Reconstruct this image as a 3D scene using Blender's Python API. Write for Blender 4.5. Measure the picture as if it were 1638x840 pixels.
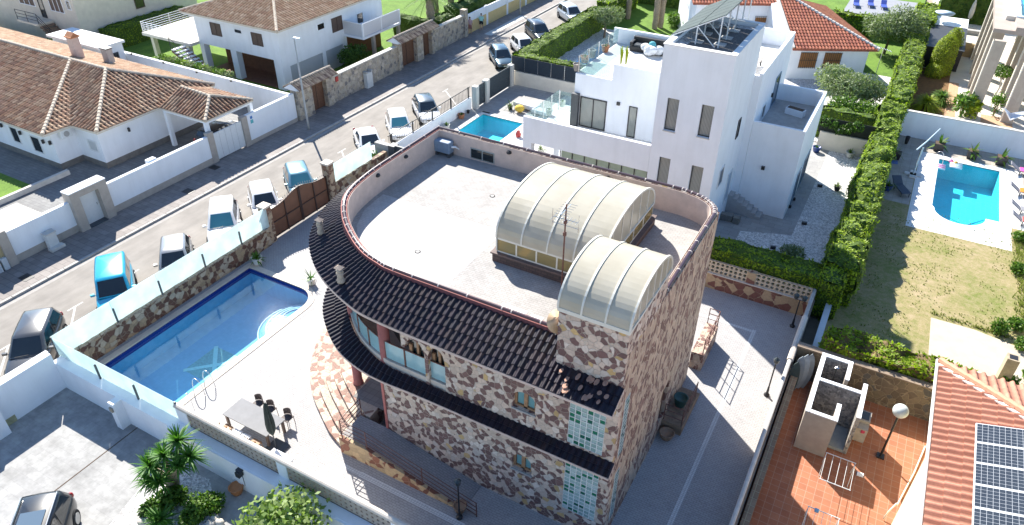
import bpy, bmesh, math, random
from mathutils import Vector, Matrix, noise
from mathutils.geometry import tessellate_polygon
R_ = random.Random(7)
for o in list(bpy.data.objects): bpy.data.objects.remove(o, do_unlink=True)
SC = bpy.context.scene
COL = SC.collection
# ---------------------------------------------------------------- camera
FPX = 1155.6
BX = Vector((0.87348658, 0.28527723, -0.39450994))   # world axes seen from the camera (right, down, forward)
BY = Vector((0.48674042, -0.49466919, 0.71999039))
BZ = Vector((0.01024495, -0.82092588, -0.57094285))
HC = 24.0
cd = bpy.data.cameras.new('camera'); cam = bpy.data.objects.new('camera', cd); COL.objects.link(cam)
cam.matrix_world = Matrix(((BX[0], -BX[1], -BX[2], 0), (BY[0], -BY[1], -BY[2], 0), (BZ[0], -BZ[1], -BZ[2], HC), (0, 0, 0, 1)))
cd.sensor_width = 36; cd.lens = FPX/1638*36; cd.clip_end = 3000; cd.clip_start = 0.1
SC.camera = cam
# ---------------------------------------------------------------- light
SUN_AZ = math.radians(-38.5); SUN_EL = math.radians(38.7)     # direction in which shadows fall / height
w = bpy.data.worlds.new('World'); SC.world = w; w.use_nodes = True
nt = w.node_tree; bg = nt.nodes['Background']; sky = nt.nodes.new('ShaderNodeTexSky')
sky.sky_type = 'NISHITA'; sky.sun_disc = False; sky.sun_elevation = SUN_EL
sky.sun_rotation = math.radians(308); sky.air_density = 1.0; sky.dust_density = 0.1; sky.ozone_density = 4.0
nt.links.new(sky.outputs[0], bg.inputs[0]); bg.inputs[1].default_value = 0.098
sd = bpy.data.lights.new('sun', 'SUN'); sun = bpy.data.objects.new('sun', sd); COL.objects.link(sun)
sd.energy = 5.0; sd.angle = math.radians(0.5); sd.color = (1.0, 0.95, 0.865)
d = Vector((math.cos(SUN_AZ)*math.cos(SUN_EL), math.sin(SUN_AZ)*math.cos(SUN_EL), -math.sin(SUN_EL)))
sun.rotation_euler = d.to_track_quat('-Z', 'Y').to_euler(); sun.location = (-40, 30, 60)
SC.view_settings.view_transform = 'Standard'; SC.view_settings.look = 'None'
SC.view_settings.exposure = 1.3; SC.view_settings.gamma = 1; SC.view_settings.use_curve_mapping = False
SC.render.engine = 'CYCLES'
SC.cycles.max_bounces = 8; SC.cycles.transparent_max_bounces = 12
# ---------------------------------------------------------------- survey helpers: pixel of the 1638 px photo -> metres
def ray(px, py):
    a, b = (px-819)/FPX, (py-420)/FPX
    return Vector((BX[0]*a+BX[1]*b+BX[2], BY[0]*a+BY[1]*b+BY[2], BZ[0]*a+BZ[1]*b+BZ[2]))
def G(px, py, z=0.0):
    r = ray(px, py); t = (z-HC)/r.z; return Vector((r.x*t, r.y*t, z))
def FY(px, py, y):
    r = ray(px, py); t = y/r.y; return Vector((r.x*t, y, HC+r.z*t))
def FX(px, py, x):
    r = ray(px, py); t = x/r.x; return Vector((x, r.y*t, HC+r.z*t))
# ---------------------------------------------------------------- mesh builder
class MB:
    def __init__(s): s.v=[]; s.f=[]; s.uv=[]; s.hasuv=False
    def add(s, vs, fs, uvs=None):
        n=len(s.v); s.v += [tuple(p) for p in vs]
        for i,f in enumerate(fs):
            s.f.append([n+k for k in f]); s.uv.append(uvs[i] if uvs else None)
        if uvs: s.hasuv=True
        return s
    def box(s, x0,x1,y0,y1,z0,z1):
        return s.add([(x0,y0,z0),(x1,y0,z0),(x1,y1,z0),(x0,y1,z0),(x0,y0,z1),(x1,y0,z1),(x1,y1,z1),(x0,y1,z1)],
              [(3,2,1,0),(4,5,6,7),(0,1,5,4),(1,2,6,5),(2,3,7,6),(3,0,4,7)])
    def obox(s, c, size, m=None):
        hx,hy,hz=[k/2 for k in size]; c=Vector(c)
        if m is None: m=Matrix.Identity(3)
        elif isinstance(m,(int,float)): m=Matrix.Rotation(m,3,'Z')
        vs=[c+m@Vector(p) for p in ((-hx,-hy,-hz),(hx,-hy,-hz),(hx,hy,-hz),(-hx,hy,-hz),(-hx,-hy,hz),(hx,-hy,hz),(hx,hy,hz),(-hx,hy,hz))]
        return s.add(vs,[(3,2,1,0),(4,5,6,7),(0,1,5,4),(1,2,6,5),(2,3,7,6),(3,0,4,7)])
    def bar(s, a, b, w, h):
        "rectangular bar between two points"
        a=Vector(a);b=Vector(b);d=b-a;L=d.length
        if L<1e-6: return s
        x=d/L; up=Vector((0,0,1)) if abs(x.z)<0.95 else Vector((0,1,0))
        y=up.cross(x).normalized(); z=x.cross(y)
        m=Matrix((x,y,z)).transposed(); return s.obox((a+b)/2,(L,w,h),m)
    def quad(s,*p): return s.add(p,[tuple(range(len(p)))])
    def prism(s, pts, z0, z1):
        n=len(pts); ar=sum(pts[i][0]*pts[(i+1)%n][1]-pts[(i+1)%n][0]*pts[i][1] for i in range(n))
        if ar<0: pts=list(reversed(pts))
        vs=[(p[0],p[1],z0) for p in pts]+[(p[0],p[1],z1) for p in pts]
        fs=[tuple(range(n-1,-1,-1)),tuple(range(n,2*n))]+[(i,(i+1)%n,n+(i+1)%n,n+i) for i in range(n)]
        return s.add(vs,fs)
    def tube(s,a,b,r,n=8,r1=None):
        return s.path([a,b],[r,r if r1 is None else r1],n)
    def path(s, pts, r, n=8):
        pts=[Vector(p) for p in pts]; rs=r if isinstance(r,(list,tuple)) else [r]*len(pts)
        vs=[];fs=[];prev=None
        for i,p in enumerate(pts):
            t=(pts[min(i+1,len(pts)-1)]-pts[max(i-1,0)])
            t=t.normalized() if t.length>1e-9 else Vector((0,0,1))
            if prev is None:
                u=Vector((0,0,1)) if abs(t.z)<0.9 else Vector((1,0,0)); a=t.cross(u).normalized()
            else:
                a=(prev-t*prev.dot(t)); a=a.normalized() if a.length>1e-6 else prev
            prev=a; b=t.cross(a)
            for k in range(n):
                an=2*math.pi*k/n; vs.append(p+(a*math.cos(an)+b*math.sin(an))*rs[i])
        for i in range(len(pts)-1):
            for k in range(n):
                fs.append((i*n+k,i*n+(k+1)%n,(i+1)*n+(k+1)%n,(i+1)*n+k))
        fs.append(tuple(range(n-1,-1,-1))); fs.append(tuple((len(pts)-1)*n+k for k in range(n)))
        return s.add(vs,fs)
    def lathe(s, prof, c, n=16):
        c=Vector(c); vs=[];fs=[];m=len(prof)
        for r,z in prof:
            for k in range(n):
                a=2*math.pi*k/n; vs.append(c+Vector((r*math.cos(a),r*math.sin(a),z)))
        for i in range(m-1):
            for k in range(n): fs.append((i*n+k,i*n+(k+1)%n,(i+1)*n+(k+1)%n,(i+1)*n+k))
        if prof[0][0]>1e-4: fs.append(tuple(range(n-1,-1,-1)))
        if prof[-1][0]>1e-4: fs.append(tuple((m-1)*n+k for k in range(n)))
        return s.add(vs,fs)
    def ball(s,c,r,n=12,m=8):
        r=(r,r,r) if isinstance(r,(int,float)) else r
        c=Vector(c);vs=[];fs=[]
        for i in range(1,m):
            th=math.pi*i/m
            for k in range(n):
                a=2*math.pi*k/n; vs.append(c+Vector((r[0]*math.sin(th)*math.cos(a),r[1]*math.sin(th)*math.sin(a),r[2]*math.cos(th))))
        t=len(vs); vs.append(c+Vector((0,0,r[2]))); vs.append(c-Vector((0,0,r[2])))
        for i in range(m-2):
            for k in range(n): fs.append((i*n+k,(i+1)*n+k,(i+1)*n+(k+1)%n,i*n+(k+1)%n))
        for k in range(n): fs.append((t,k,(k+1)%n)); fs.append((t+1,(m-2)*n+(k+1)%n,(m-2)*n+k))
        return s.add(vs,fs)
    def strip(s, path, z0, z1, t=0.0):
        "vertical wall band along a polyline (t = thickness to the left of the path); z0/z1 numbers or lists"
        n=len(path); z0=z0 if isinstance(z0,list) else [z0]*n; z1=z1 if isinstance(z1,list) else [z1]*n
        if not t:
            vs=[];fs=[]
            for i,p in enumerate(path): vs+= [(p[0],p[1],z0[i]),(p[0],p[1],z1[i])]
            for i in range(n-1): fs.append((2*i,2*i+2,2*i+3,2*i+1))
            return s.add(vs,fs)
        q=offset(path,t); vs=[];fs=[]
        for i in range(n):
            vs+=[(path[i][0],path[i][1],z0[i]),(path[i][0],path[i][1],z1[i]),(q[i][0],q[i][1],z1[i]),(q[i][0],q[i][1],z0[i])]
        for i in range(n-1):
            a=4*i;b=4*i+4
            for k in range(4): fs.append((a+k,b+k,b+(k+1)%4,a+(k+1)%4))
        fs.append((0,1,2,3)); fs.append((4*n-1,4*n-2,4*n-3,4*n-4))
        return s.add(vs,fs)
    def build(s,name,mat,parent=None,smooth=False,bevel=0,org=None,kind=None):
        me=bpy.data.meshes.new(name); o=bpy.data.objects.new(name,me)
        if parent is not None:
            w=Vector((0,0,0)); q=parent
            while q is not None: w+=q.location; q=q.parent
        else:
            if org is None:
                xs=[p[0] for p in s.v]; ys=[p[1] for p in s.v]; zs=[p[2] for p in s.v]
                org=((min(xs)+max(xs))/2,(min(ys)+max(ys))/2,min(zs))
            w=Vector(org); o.location=w
        me.from_pydata([(p[0]-w.x,p[1]-w.y,p[2]-w.z) for p in s.v],[],s.f)
        if s.hasuv:
            ul=me.uv_layers.new(name='tile'); li=0
            for i,f in enumerate(s.f):
                u=s.uv[i]
                for k in range(len(f)):
                    ul.data[li].uv = u[k] if u else (0,0); li+=1
        me.materials.append(mat); COL.objects.link(o)
        if parent is not None: o.parent=parent
        if smooth:
            for p in me.polygons: p.use_smooth=True
        bm=bmesh.new(); bm.from_mesh(me); bmesh.ops.recalc_face_normals(bm,faces=bm.faces) if not getattr(s,'keepn',False) else None
        bm.to_mesh(me); bm.free(); me.update()
        if bevel:
            md=o.modifiers.new('bevel','BEVEL'); md.width=bevel; md.segments=2; md.limit_method='ANGLE'; md.angle_limit=math.radians(40)
        if kind: o['kind']=kind
        return o
def offset(path,t):
    out=[];n=len(path)
    for i in range(n):
        a=Vector(path[max(i-1,0)][:2]);b=Vector(path[min(i+1,n-1)][:2]);p=Vector(path[i][:2])
        d1=(p-a); d2=(b-p)
        if d1.length<1e-6: d1=d2
        if d2.length<1e-6: d2=d1
        d1=d1.normalized();d2=d2.normalized()
        n1=Vector((-d1.y,d1.x));n2=Vector((-d2.y,d2.x)); m=(n1+n2)
        m=m.normalized() if m.length>1e-6 else n1; c=max(0.35,m.dot(n1)); out.append((p.x+m.x*t/c,p.y+m.y*t/c))
    return out
def tag(o,label=None,cat=None,group=None,kind=None):
    if label: o['label']=label
    if cat: o['category']=cat
    if group: o['group']=group
    if kind: o['kind']=kind
    return o
def T(name,label,cat,loc=(0,0,0),group=None):
    o=bpy.data.objects.new(name,None); COL.objects.link(o); o.location=loc; o.empty_display_size=0.3
    return tag(o,label,cat,group)
def copy_tree(o,parent=None):
    c=o.copy(); COL.objects.link(c); c.parent=parent
    for ch in list(o.children): copy_tree(ch,c)
    return c
def smooth_path(pts,seg=4,closed=False):
    "Catmull-Rom through points"
    P=[Vector(p) for p in pts]; out=[]; n=len(P)
    for i in range(n-1):
        p0=P[max(i-1,0)];p1=P[i];p2=P[i+1];p3=P[min(i+2,n-1)]
        for k in range(seg):
            t=k/seg; out.append(0.5*((2*p1)+(p2-p0)*t+(2*p0-5*p1+4*p2-p3)*t*t+(3*p1-p0-3*p2+p3)*t**3))
    out.append(P[-1]); return out
# ---------------------------------------------------------------- materials
class N:
    def __init__(s,name):
        s.m=bpy.data.materials.new(name); s.m.use_nodes=True; s.t=s.m.node_tree; s.b=s.t.nodes['Principled BSDF']; s.out=s.t.nodes['Material Output']
    def n(s,typ,**k):
        x=s.t.nodes.new(typ)
        for a,b in k.items(): setattr(x,a,b)
        return x
    def l(s,a,b): s.t.links.new(a,b)
    def coord(s,kind='Object'): return s.n('ShaderNodeTexCoord').outputs[kind]
    def noise(s,vec,scale,detail=4,rough=.6,dist=0):
        x=s.n('ShaderNodeTexNoise'); x.inputs['Scale'].default_value=scale; x.inputs['Detail'].default_value=detail; x.inputs['Roughness'].default_value=rough; x.inputs['Distortion'].default_value=dist
        if vec is not None: s.l(vec,x.inputs['Vector'])
        return x
    def ramp(s,fac,stops,mode='LINEAR'):
        x=s.n('ShaderNodeValToRGB'); r=x.color_ramp; r.interpolation=mode
        while len(r.elements)>1: r.elements.remove(r.elements[-1])
        for i,(p,c) in enumerate(stops):
            e=r.elements[0] if i==0 else r.elements.new(p)
            e.position=p; e.color=(*c,1) if len(c)==3 else c
        s.l(fac,x.inputs[0]); return x.outputs[0]
    def mix(s,fac,a,b,mode='MIX'):
        x=s.n('ShaderNodeMix',data_type='RGBA',blend_type=mode)
        for v,i in ((fac,0),(a,6),(b,7)):
            if hasattr(v,'links') or hasattr(v,'is_output'): s.l(v,x.inputs[i])
            elif isinstance(v,(int,float)): x.inputs[i].default_value=v
            else: x.inputs[i].default_value=(*v,1)
        return x.outputs[2]
    def map(s,vec,scale=(1,1,1),rot=(0,0,0),loc=(0,0,0)):
        x=s.n('ShaderNodeMapping'); x.inputs['Scale'].default_value=scale; x.inputs['Rotation'].default_value=rot; x.inputs['Location'].default_value=loc
        s.l(vec,x.inputs['Vector']); return x.outputs[0]
    def bump(s,h,strength=.3,dist=.02):
        x=s.n('ShaderNodeBump'); x.inputs['Strength'].default_value=strength; x.inputs['Distance'].default_value=dist; s.l(h,x.inputs['Height']); s.l(x.outputs[0],s.b.inputs['Normal'])
    def col(s,c):
        if isinstance(c,(tuple,list)): s.b.inputs['Base Color'].default_value=(*c,1)
        else: s.l(c,s.b.inputs['Base Color'])
    def set(s,**k):
        for a,b in k.items(): s.b.inputs[a.replace('_',' ')].default_value=b
        return s
def mul(c,k): return tuple(min(1,x*k) for x in c)
MC={}
def plain(name,c=(.5,.5,.5),rough=.6,var=.12,scale=6,bump=.0,metal=0,spec=.5,stain=0.0):
    if name in MC: return MC[name]
    n=N(name); v=n.coord(); a=n.noise(v,scale,5); b=n.noise(v,scale*.17,3)
    col=n.ramp(a.outputs[0],[(.3,mul(c,1-var)),(.7,mul(c,1+var))])
    if stain: col=n.mix(n.ramp(b.outputs[0],[(.4,(0,0,0)),(.75,(stain,)*3)]),col,mul(c,.6))
    n.col(col); n.set(Roughness=rough,Metallic=metal); n.b.inputs['Specular IOR Level'].default_value=spec
    if bump: n.bump(n.noise(v,scale*8,4).outputs[0],bump,.02)
    MC[name]=n.m; return n.m
def pavers(name,c1,c2,mortar,size=(.4,.2),rough=.8,rot=0,offs=.5,msize=.012,plane='xy',speck=.0,blotch=.15,bump=.25):
    if name in MC: return MC[name]
    n=N(name); v=n.coord()
    if plane=='xz': v=n.map(v,rot=(math.radians(90),0,0))
    if plane=='yz': v=n.map(v,rot=(math.radians(90),0,math.radians(90)))
    v2=n.map(v,rot=(0,0,rot)) if rot else v
    b=n.n('ShaderNodeTexBrick'); n.l(v2,b.inputs['Vector']); b.offset=offs
    b.inputs['Scale'].default_value=1; b.inputs['Brick Width'].default_value=size[0]; b.inputs['Row Height'].default_value=size[1]
    b.inputs['Mortar Size'].default_value=msize; b.inputs['Mortar Smooth'].default_value=.3; b.inputs['Bias'].default_value=0
    b.inputs['Color1'].default_value=(*c1,1); b.inputs['Color2'].default_value=(*c2,1); b.inputs['Mortar'].default_value=(*mortar,1)
    col=b.outputs[0]; big=n.noise(v,.35,4); med=n.noise(v,3,5)
    col=n.mix(blotch,col,n.ramp(big.outputs[0],[(.3,(.25,.25,.25)),(.7,(1,1,1))]),'MULTIPLY')
    col=n.mix(blotch,col,n.ramp(med.outputs[0],[(.3,(.45,.45,.45)),(.65,(1,1,1))]),'MULTIPLY')
    if speck:
        sp=n.noise(v,14,2); col=n.mix(n.ramp(sp.outputs[0],[(.60,(0,0,0)),(.68,(speck,)*3)]),col,mul(c1,.35))
    n.col(col); n.set(Roughness=rough)
    n.bump(b.outputs['Fac'],-bump,.01); MC[name]=n.m; return n.m
def crazy(name,cols,mortar=(.42,.35,.27),scale=3.2,ms=.035,jit=1,rough=.75,squash=(1,1,1)):
    "irregular flat stones: cols = [(weight, colour)...]"
    if name in MC: return MC[name]
    n=N(name); v=n.coord(); v=n.map(v,scale=squash); dn=n.noise(v,2.2,2)
    vv=n.n('ShaderNodeVectorMath',operation='MULTIPLY_ADD'); n.l(dn.outputs['Color'],vv.inputs[0]); vv.inputs[1].default_value=(.22,.22,.22); n.l(v,vv.inputs[2])
    a=n.n('ShaderNodeTexVoronoi'); a.inputs['Scale'].default_value=scale; a.inputs['Randomness'].default_value=jit; n.l(vv.outputs[0],a.inputs['Vector'])
    e=n.n('ShaderNodeTexVoronoi',feature='DISTANCE_TO_EDGE'); e.inputs['Scale'].default_value=scale; e.inputs['Randomness'].default_value=jit; n.l(vv.outputs[0],e.inputs['Vector'])
    sep=n.n('ShaderNodeSeparateColor'); n.l(a.outputs['Color'],sep.inputs[0])
    st=[];p=0
    for w_,c in cols: st.append((p,c)); p+=w_
    col=n.ramp(sep.outputs[0],st,'CONSTANT')
    br=n.ramp(sep.outputs[1],[(0,(.82,.82,.82)),(1,(1.12,1.1,1.08))]); col=n.mix(1,col,br,'MULTIPLY')
    f=n.noise(v,9,5); col=n.mix(.45,col,n.ramp(f.outputs[0],[(.3,(.55,.52,.5)),(.7,(1.1,1.1,1.1))]),'MULTIPLY')
    edge=n.ramp(e.outputs['Distance'],[(0,(0,0,0)),(ms,(1,1,1))])
    col=n.mix(edge,mortar,col); n.col(col); n.set(Roughness=rough); n.bump(n.mix(.35,edge,f.outputs[0]),.8,.035)
    MC[name]=n.m; return n.m
def tilemat(name,cols,rough=.6,spec=.5,dirt=.3,pan=1.0):
    if name in MC: return MC[name]
    n=N(name); uv=n.n('ShaderNodeUVMap'); uv.uv_map='tile'
    fl=n.n('ShaderNodeVectorMath',operation='FLOOR'); n.l(uv.outputs[0],fl.inputs[0])
    wn=n.n('ShaderNodeTexWhiteNoise',noise_dimensions='2D'); n.l(fl.outputs[0],wn.inputs['Vector'])
    col=n.ramp(wn.outputs['Value'],[((i/(max(1,len(cols)-1)))*.98,c) for i,c in enumerate(cols)])
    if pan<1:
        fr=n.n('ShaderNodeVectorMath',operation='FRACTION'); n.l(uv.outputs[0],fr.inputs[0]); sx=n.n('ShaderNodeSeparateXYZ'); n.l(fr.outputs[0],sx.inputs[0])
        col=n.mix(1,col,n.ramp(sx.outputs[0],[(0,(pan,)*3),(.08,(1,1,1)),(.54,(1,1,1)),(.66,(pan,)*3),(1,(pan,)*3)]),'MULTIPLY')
    v=n.coord(); a=n.noise(v,2.5,5); col=n.mix(dirt,col,n.ramp(a.outputs[0],[(.35,(.35,.32,.3)),(.6,(1,1,1))]),'MULTIPLY')
    a=n.noise(v,16,3); col=n.mix(dirt,col,n.ramp(a.outputs[0],[(.3,(.5,.5,.5)),(.6,(1.1,1.1,1.1))]),'MULTIPLY')
    n.col(col); n.set(Roughness=rough); n.b.inputs['Specular IOR Level'].default_value=spec
    MC[name]=n.m; return n.m
def leafmat(name,cols,trans=.3,scale=1.2):
    if name in MC: return MC[name]
    n=N(name); v=n.coord(); a=n.noise(v,scale,3,.6); g=n.n('ShaderNodeNewGeometry')
    mixf=n.n('ShaderNodeMath',operation='MULTIPLY_ADD'); n.l(g.outputs['Random Per Island'],mixf.inputs[0]); mixf.inputs[1].default_value=.5
    h=n.n('ShaderNodeMath',operation='MULTIPLY'); n.l(a.outputs[0],h.inputs[0]); h.inputs[1].default_value=.55; n.l(h.outputs[0],mixf.inputs[2])
    col=n.ramp(mixf.outputs[0],[(.12+.76*i/(len(cols)-1),c) for i,c in enumerate(cols)])
    n.col(col); n.set(Roughness=.55); n.b.inputs['Specular IOR Level'].default_value=.3
    tr=n.n('ShaderNodeBsdfTranslucent'); n.l(n.mix(1,col,(1.3,1.5,.6),'MULTIPLY'),tr.inputs[0])
    mx=n.n('ShaderNodeMixShader'); mx.inputs[0].default_value=trans; n.l(n.b.outputs[0],mx.inputs[1]); n.l(tr.outputs[0],mx.inputs[2]); n.l(mx.outputs[0],n.out.inputs[0])
    MC[name]=n.m; return n.m
def glass(name,tint=(.8,.9,.9),op=.25,rough=.02):
    "thin pane: transparent + fresnel gloss + a little body"
    if name in MC: return MC[name]
    n=N(name); t=n.n('ShaderNodeBsdfTransparent'); t.inputs[0].default_value=(*tint,1)
    n.col(mul(tint,.5)); n.set(Roughness=rough)
    mx=n.n('ShaderNodeMixShader'); mx.inputs[0].default_value=op; n.l(t.outputs[0],mx.inputs[1]); n.l(n.b.outputs[0],mx.inputs[2])
    n.l(mx.outputs[0],n.out.inputs[0]); MC[name]=n.m; return n.m
def frosted(name,c,tl=.55,rough=.3):
    if name in MC: return MC[name]
    n=N(name); v=n.coord(); a=n.noise(v,1.3,4); col=n.ramp(a.outputs[0],[(.35,mul(c,.9)),(.65,mul(c,1.05))]); n.col(col); n.set(Roughness=rough)
    t=n.n('ShaderNodeBsdfTranslucent'); n.l(col,t.inputs[0])
    mx=n.n('ShaderNodeMixShader'); mx.inputs[0].default_value=tl; n.l(n.b.outputs[0],mx.inputs[1]); n.l(t.outputs[0],mx.inputs[2])
    n.l(mx.outputs[0],n.out.inputs[0]); MC[name]=n.m; return n.m
def water(name,tint,wave=1.5,strength=.12,f0=.02):
    if name in MC: return MC[name]
    n=N(name); v=n.coord(); a=n.noise(v,wave*(1 if strength<.1 else 2.4),4,.6,.8)
    bp=n.n('ShaderNodeBump'); bp.inputs['Strength'].default_value=strength; bp.inputs['Distance'].default_value=.05; n.l(a.outputs[0],bp.inputs['Height'])
    t=n.n('ShaderNodeBsdfTransparent'); t.inputs[0].default_value=(*tint,1)
    g=n.n('ShaderNodeBsdfGlossy'); g.inputs['Roughness'].default_value=.02; n.l(bp.outputs[0],g.inputs['Normal'])
    gg=n.n('ShaderNodeNewGeometry'); dp=n.n('ShaderNodeVectorMath',operation='DOT_PRODUCT'); n.l(gg.outputs['Incoming'],dp.inputs[0]); n.l(bp.outputs[0],dp.inputs[1])
    ab=n.n('ShaderNodeMath',operation='ABSOLUTE'); n.l(dp.outputs['Value'],ab.inputs[0]); om=n.n('ShaderNodeMath',operation='SUBTRACT'); om.inputs[0].default_value=1; n.l(ab.outputs[0],om.inputs[1]); om.use_clamp=True
    pw=n.n('ShaderNodeMath',operation='POWER'); n.l(om.outputs[0],pw.inputs[0]); pw.inputs[1].default_value=5
    f=n.n('ShaderNodeMath',operation='MULTIPLY_ADD'); n.l(pw.outputs[0],f.inputs[0]); f.inputs[1].default_value=.98; f.inputs[2].default_value=f0
    mx=n.n('ShaderNodeMixShader'); n.l(f.outputs[0],mx.inputs[0]); n.l(t.outputs[0],mx.inputs[1]); n.l(g.outputs[0],mx.inputs[2]); n.l(mx.outputs[0],n.out.inputs[0])
    MC[name]=n.m; return n.m
def paint(name,c,metal=0,coat=.6,rough=.35):
    if name in MC: return MC[name]
    n=N(name); n.col(c); n.set(Roughness=rough,Metallic=metal); n.b.inputs['Coat Weight'].default_value=coat; n.b.inputs['Coat Roughness'].default_value=.05
    MC[name]=n.m; return n.m
# shared materials
WHN=N('white_render'); v=WHN.coord(); a=WHN.noise(WHN.map(v,scale=(2.2,2.2,.3)),1,5,.6); b=WHN.noise(v,.8,5); g_=WHN.noise(v,40,3)
c_=WHN.ramp(b.outputs[0],[(.3,(.79,.81,.83)),(.65,(.84,.86,.885))]); c_=WHN.mix(.18,c_,WHN.ramp(a.outputs[0],[(.36,(.78,.77,.75)),(.55,(1,1,1))]),'MULTIPLY'); WHN.col(c_); WHN.set(Roughness=.85); WHN.bump(g_.outputs[0],.12,.01); WHITE=WHN.m; MC['white_render']=WHITE
CREAM=plain('cream_render',(.66,.60,.50),.85,.07,2,.08,stain=.2)
PINKST=plain('pink_stucco',(.60,.475,.41),.9,.10,3,.12,stain=.3)
BEIGE=plain('beige_stone_cladding',(.42,.37,.32),.8,.1,3,.08,stain=.2)
GREYC=plain('grey_concrete',(.40,.39,.37),.85,.15,3,.15,stain=.4)
LCONC=plain('light_concrete',(.60,.57,.52),.85,.12,2.5,.12,stain=.4)
BLACKM=plain('black_metal',(.02,.02,.022),.45,.1,10)
DGREY=plain('dark_grey_metal',(.06,.07,.08),.45,.1,10)
STEEL=plain('steel',(.55,.56,.57),.25,.05,10,metal=.9)
ALU=plain('white_aluminium',(.70,.72,.72),.35,.04,6)
RUST=plain('brown_iron',(.14,.06,.045),.6,.25,9)
TERRA=plain('terracotta',(.48,.20,.09),.8,.15,9)
WOOD=plain('dark_wood',(.14,.065,.035),.6,.3,7)
WOODL=plain('light_wood',(.34,.19,.10),.6,.25,7)
DGLASS=plain('dark_glass',(.015,.02,.022),.06,.1,2,spec=.8)
SOIL=plain('soil',(.09,.06,.04),.95,.3,9)
STONE=crazy('brown_cream_stone',[(.36,(.19,.108,.098)),(.07,(.24,.145,.125)),(.38,(.62,.50,.41)),(.15,(.67,.585,.51)),(.04,(.56,.39,.18))],mortar=(.56,.48,.39),scale=4.6,ms=.045)
# ---------------------------------------------------------------- roof tiles
def tile_rows(mb, O, I, ncol, rows, h=.05, lip=.03, S=7, duty=.62):
    "O(u), I(u): lower and upper edge points, u in 0..1"
    def prof(t): return math.sin(math.pi*t/duty)*h if t<duty else -math.sin(math.pi*(t-duty)/(1-duty))*h*.25
    us=[(j,k/S) for j in range(ncol) for k in range(S)]+[(ncol-1,1.0)]
    P=[];
    for j,t in us:
        u=(j+t)/ncol; o=O(u);i=I(u); e=.5/ncol; du=O(min(1,u+e))-O(max(0,u-e)); dv=i-o
        nn=du.cross(dv)
        nn=nn.normalized() if nn.length>1e-9 else Vector((0,0,1))
        if nn.z<0: nn=-nn
        P.append((o,i,nn,prof(t if t<1 else 0)))
    for r in range(rows):
        a=r/rows;b=(r+1)/rows; vs=[];fs=[];uv=[]; m=len(us)
        for (o,i,nn,p) in P: vs.append(o.lerp(i,a)+nn*(p+lip))
        for (o,i,nn,p) in P: vs.append(o.lerp(i,b)+nn*(p))
        for k in range(m-1):
            fs.append((k,k+1,m+k+1,m+k)); c=us[k][0]; t0=us[k][1]; t1=us[k+1][1] if us[k+1][0]==c and us[k+1][1]>t0 else .9999; uv.append([(c+t0,r+.5),(c+t1,r+.5),(c+t1,r+.5),(c+t0,r+.5)])
        mb.add(vs,fs,uv)
        vs=[];fs=[];uv=[]
        for (o,i,nn,p) in P: vs.append(o.lerp(i,a)+nn*(p+lip)); vs.append(o.lerp(i,a)+nn*(p-.005 if r else -.05))
        for k in range(m-1):
            fs.append((2*k,2*k+1,2*k+3,2*k+2)); uv.append([(us[k][0]+.5,r+.5)]*4)
        mb.add(vs,fs,uv)
def poly_fn(pts):
    P=[Vector(p) for p in pts]; return P
def tile_skirt(mb,pairs,cw=.24,rows=5,h=.05,lip=.03):
    A=smooth_path([p[0] for p in pairs],6); B=smooth_path([p[1] for p in pairs],6)
    L=[0]
    for i in range(1,len(A)): L.append(L[-1]+((A[i]-A[i-1]).length*.6+(B[i]-B[i-1]).length*.4))
    def f(arr):
        def g(u):
            s=u*L[-1]; 
            for i in range(1,len(L)):
                if s<=L[i]+1e-9: break
            t=(s-L[i-1])/max(1e-9,L[i]-L[i-1]); return arr[i-1].lerp(arr[i],t)
        return g
    tile_rows(mb,f(A),f(B),max(2,round(L[-1]/cw)),rows,h,lip); return A,B
def tile_face(mb,poly,e=0,cw=.24,row=.38,h=.05,lip=.03,S=6):
    "barrel tiles over a convex roof polygon whose eave is edge e -> e+1"
    P=[Vector(p) for p in poly]; a=P[e]; b=P[(e+1)%len(P)]; u=(b-a).normalized()
    nn=Vector((0,0,0))
    for i in range(1,len(P)-1): nn+= (P[i]-P[0]).cross(P[i+1]-P[0])
    nn.normalize(); 
    if nn.z<0: nn=-nn
    s=nn.cross(u).normalized()
    if s.z<0: s=-s
    us=[(p-a).dot(u) for p in P]; ss=[(p-a).dot(s) for p in P]
    u0,u1=min(us),max(us); s1=max(ss); nc=max(2,round((u1-u0)/cw)); nr=max(1,round(s1/row))
    t=MB(); tile_rows(t,lambda k:a+u*(u0+(u1-u0)*k),lambda k:a+u*(u0+(u1-u0)*k)+s*s1,nc,nr,h,lip,S)
    bm=bmesh.new(); ul=bm.loops.layers.uv.new('t'); vs=[bm.verts.new(v) for v in t.v]
    for f,q in zip(t.f,t.uv):
        fc=bm.faces.new([vs[k] for k in f])
        for l,x in zip(fc.loops,q): l[ul].uv=x
    cen=sum(P,Vector((0,0,0)))/len(P)
    for i in range(len(P)):
        if i==e: continue
        p,q=P[i],P[(i+1)%len(P)]; d=(q-p)
        if d.length<1e-6: continue
        pn=d.cross(nn).normalized()
        if (cen-p).dot(pn)>0: pn=-pn
        bmesh.ops.bisect_plane(bm,geom=bm.verts[:]+bm.edges[:]+bm.faces[:],plane_co=p,plane_no=pn,clear_outer=True)
    bm.verts.index_update()
    mb.add([v.co.copy() for v in bm.verts],[[v.index for v in f.verts] for f in bm.faces],[[tuple(l[ul].uv) for l in f.loops] for f in bm.faces])
    bm.free()
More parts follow.
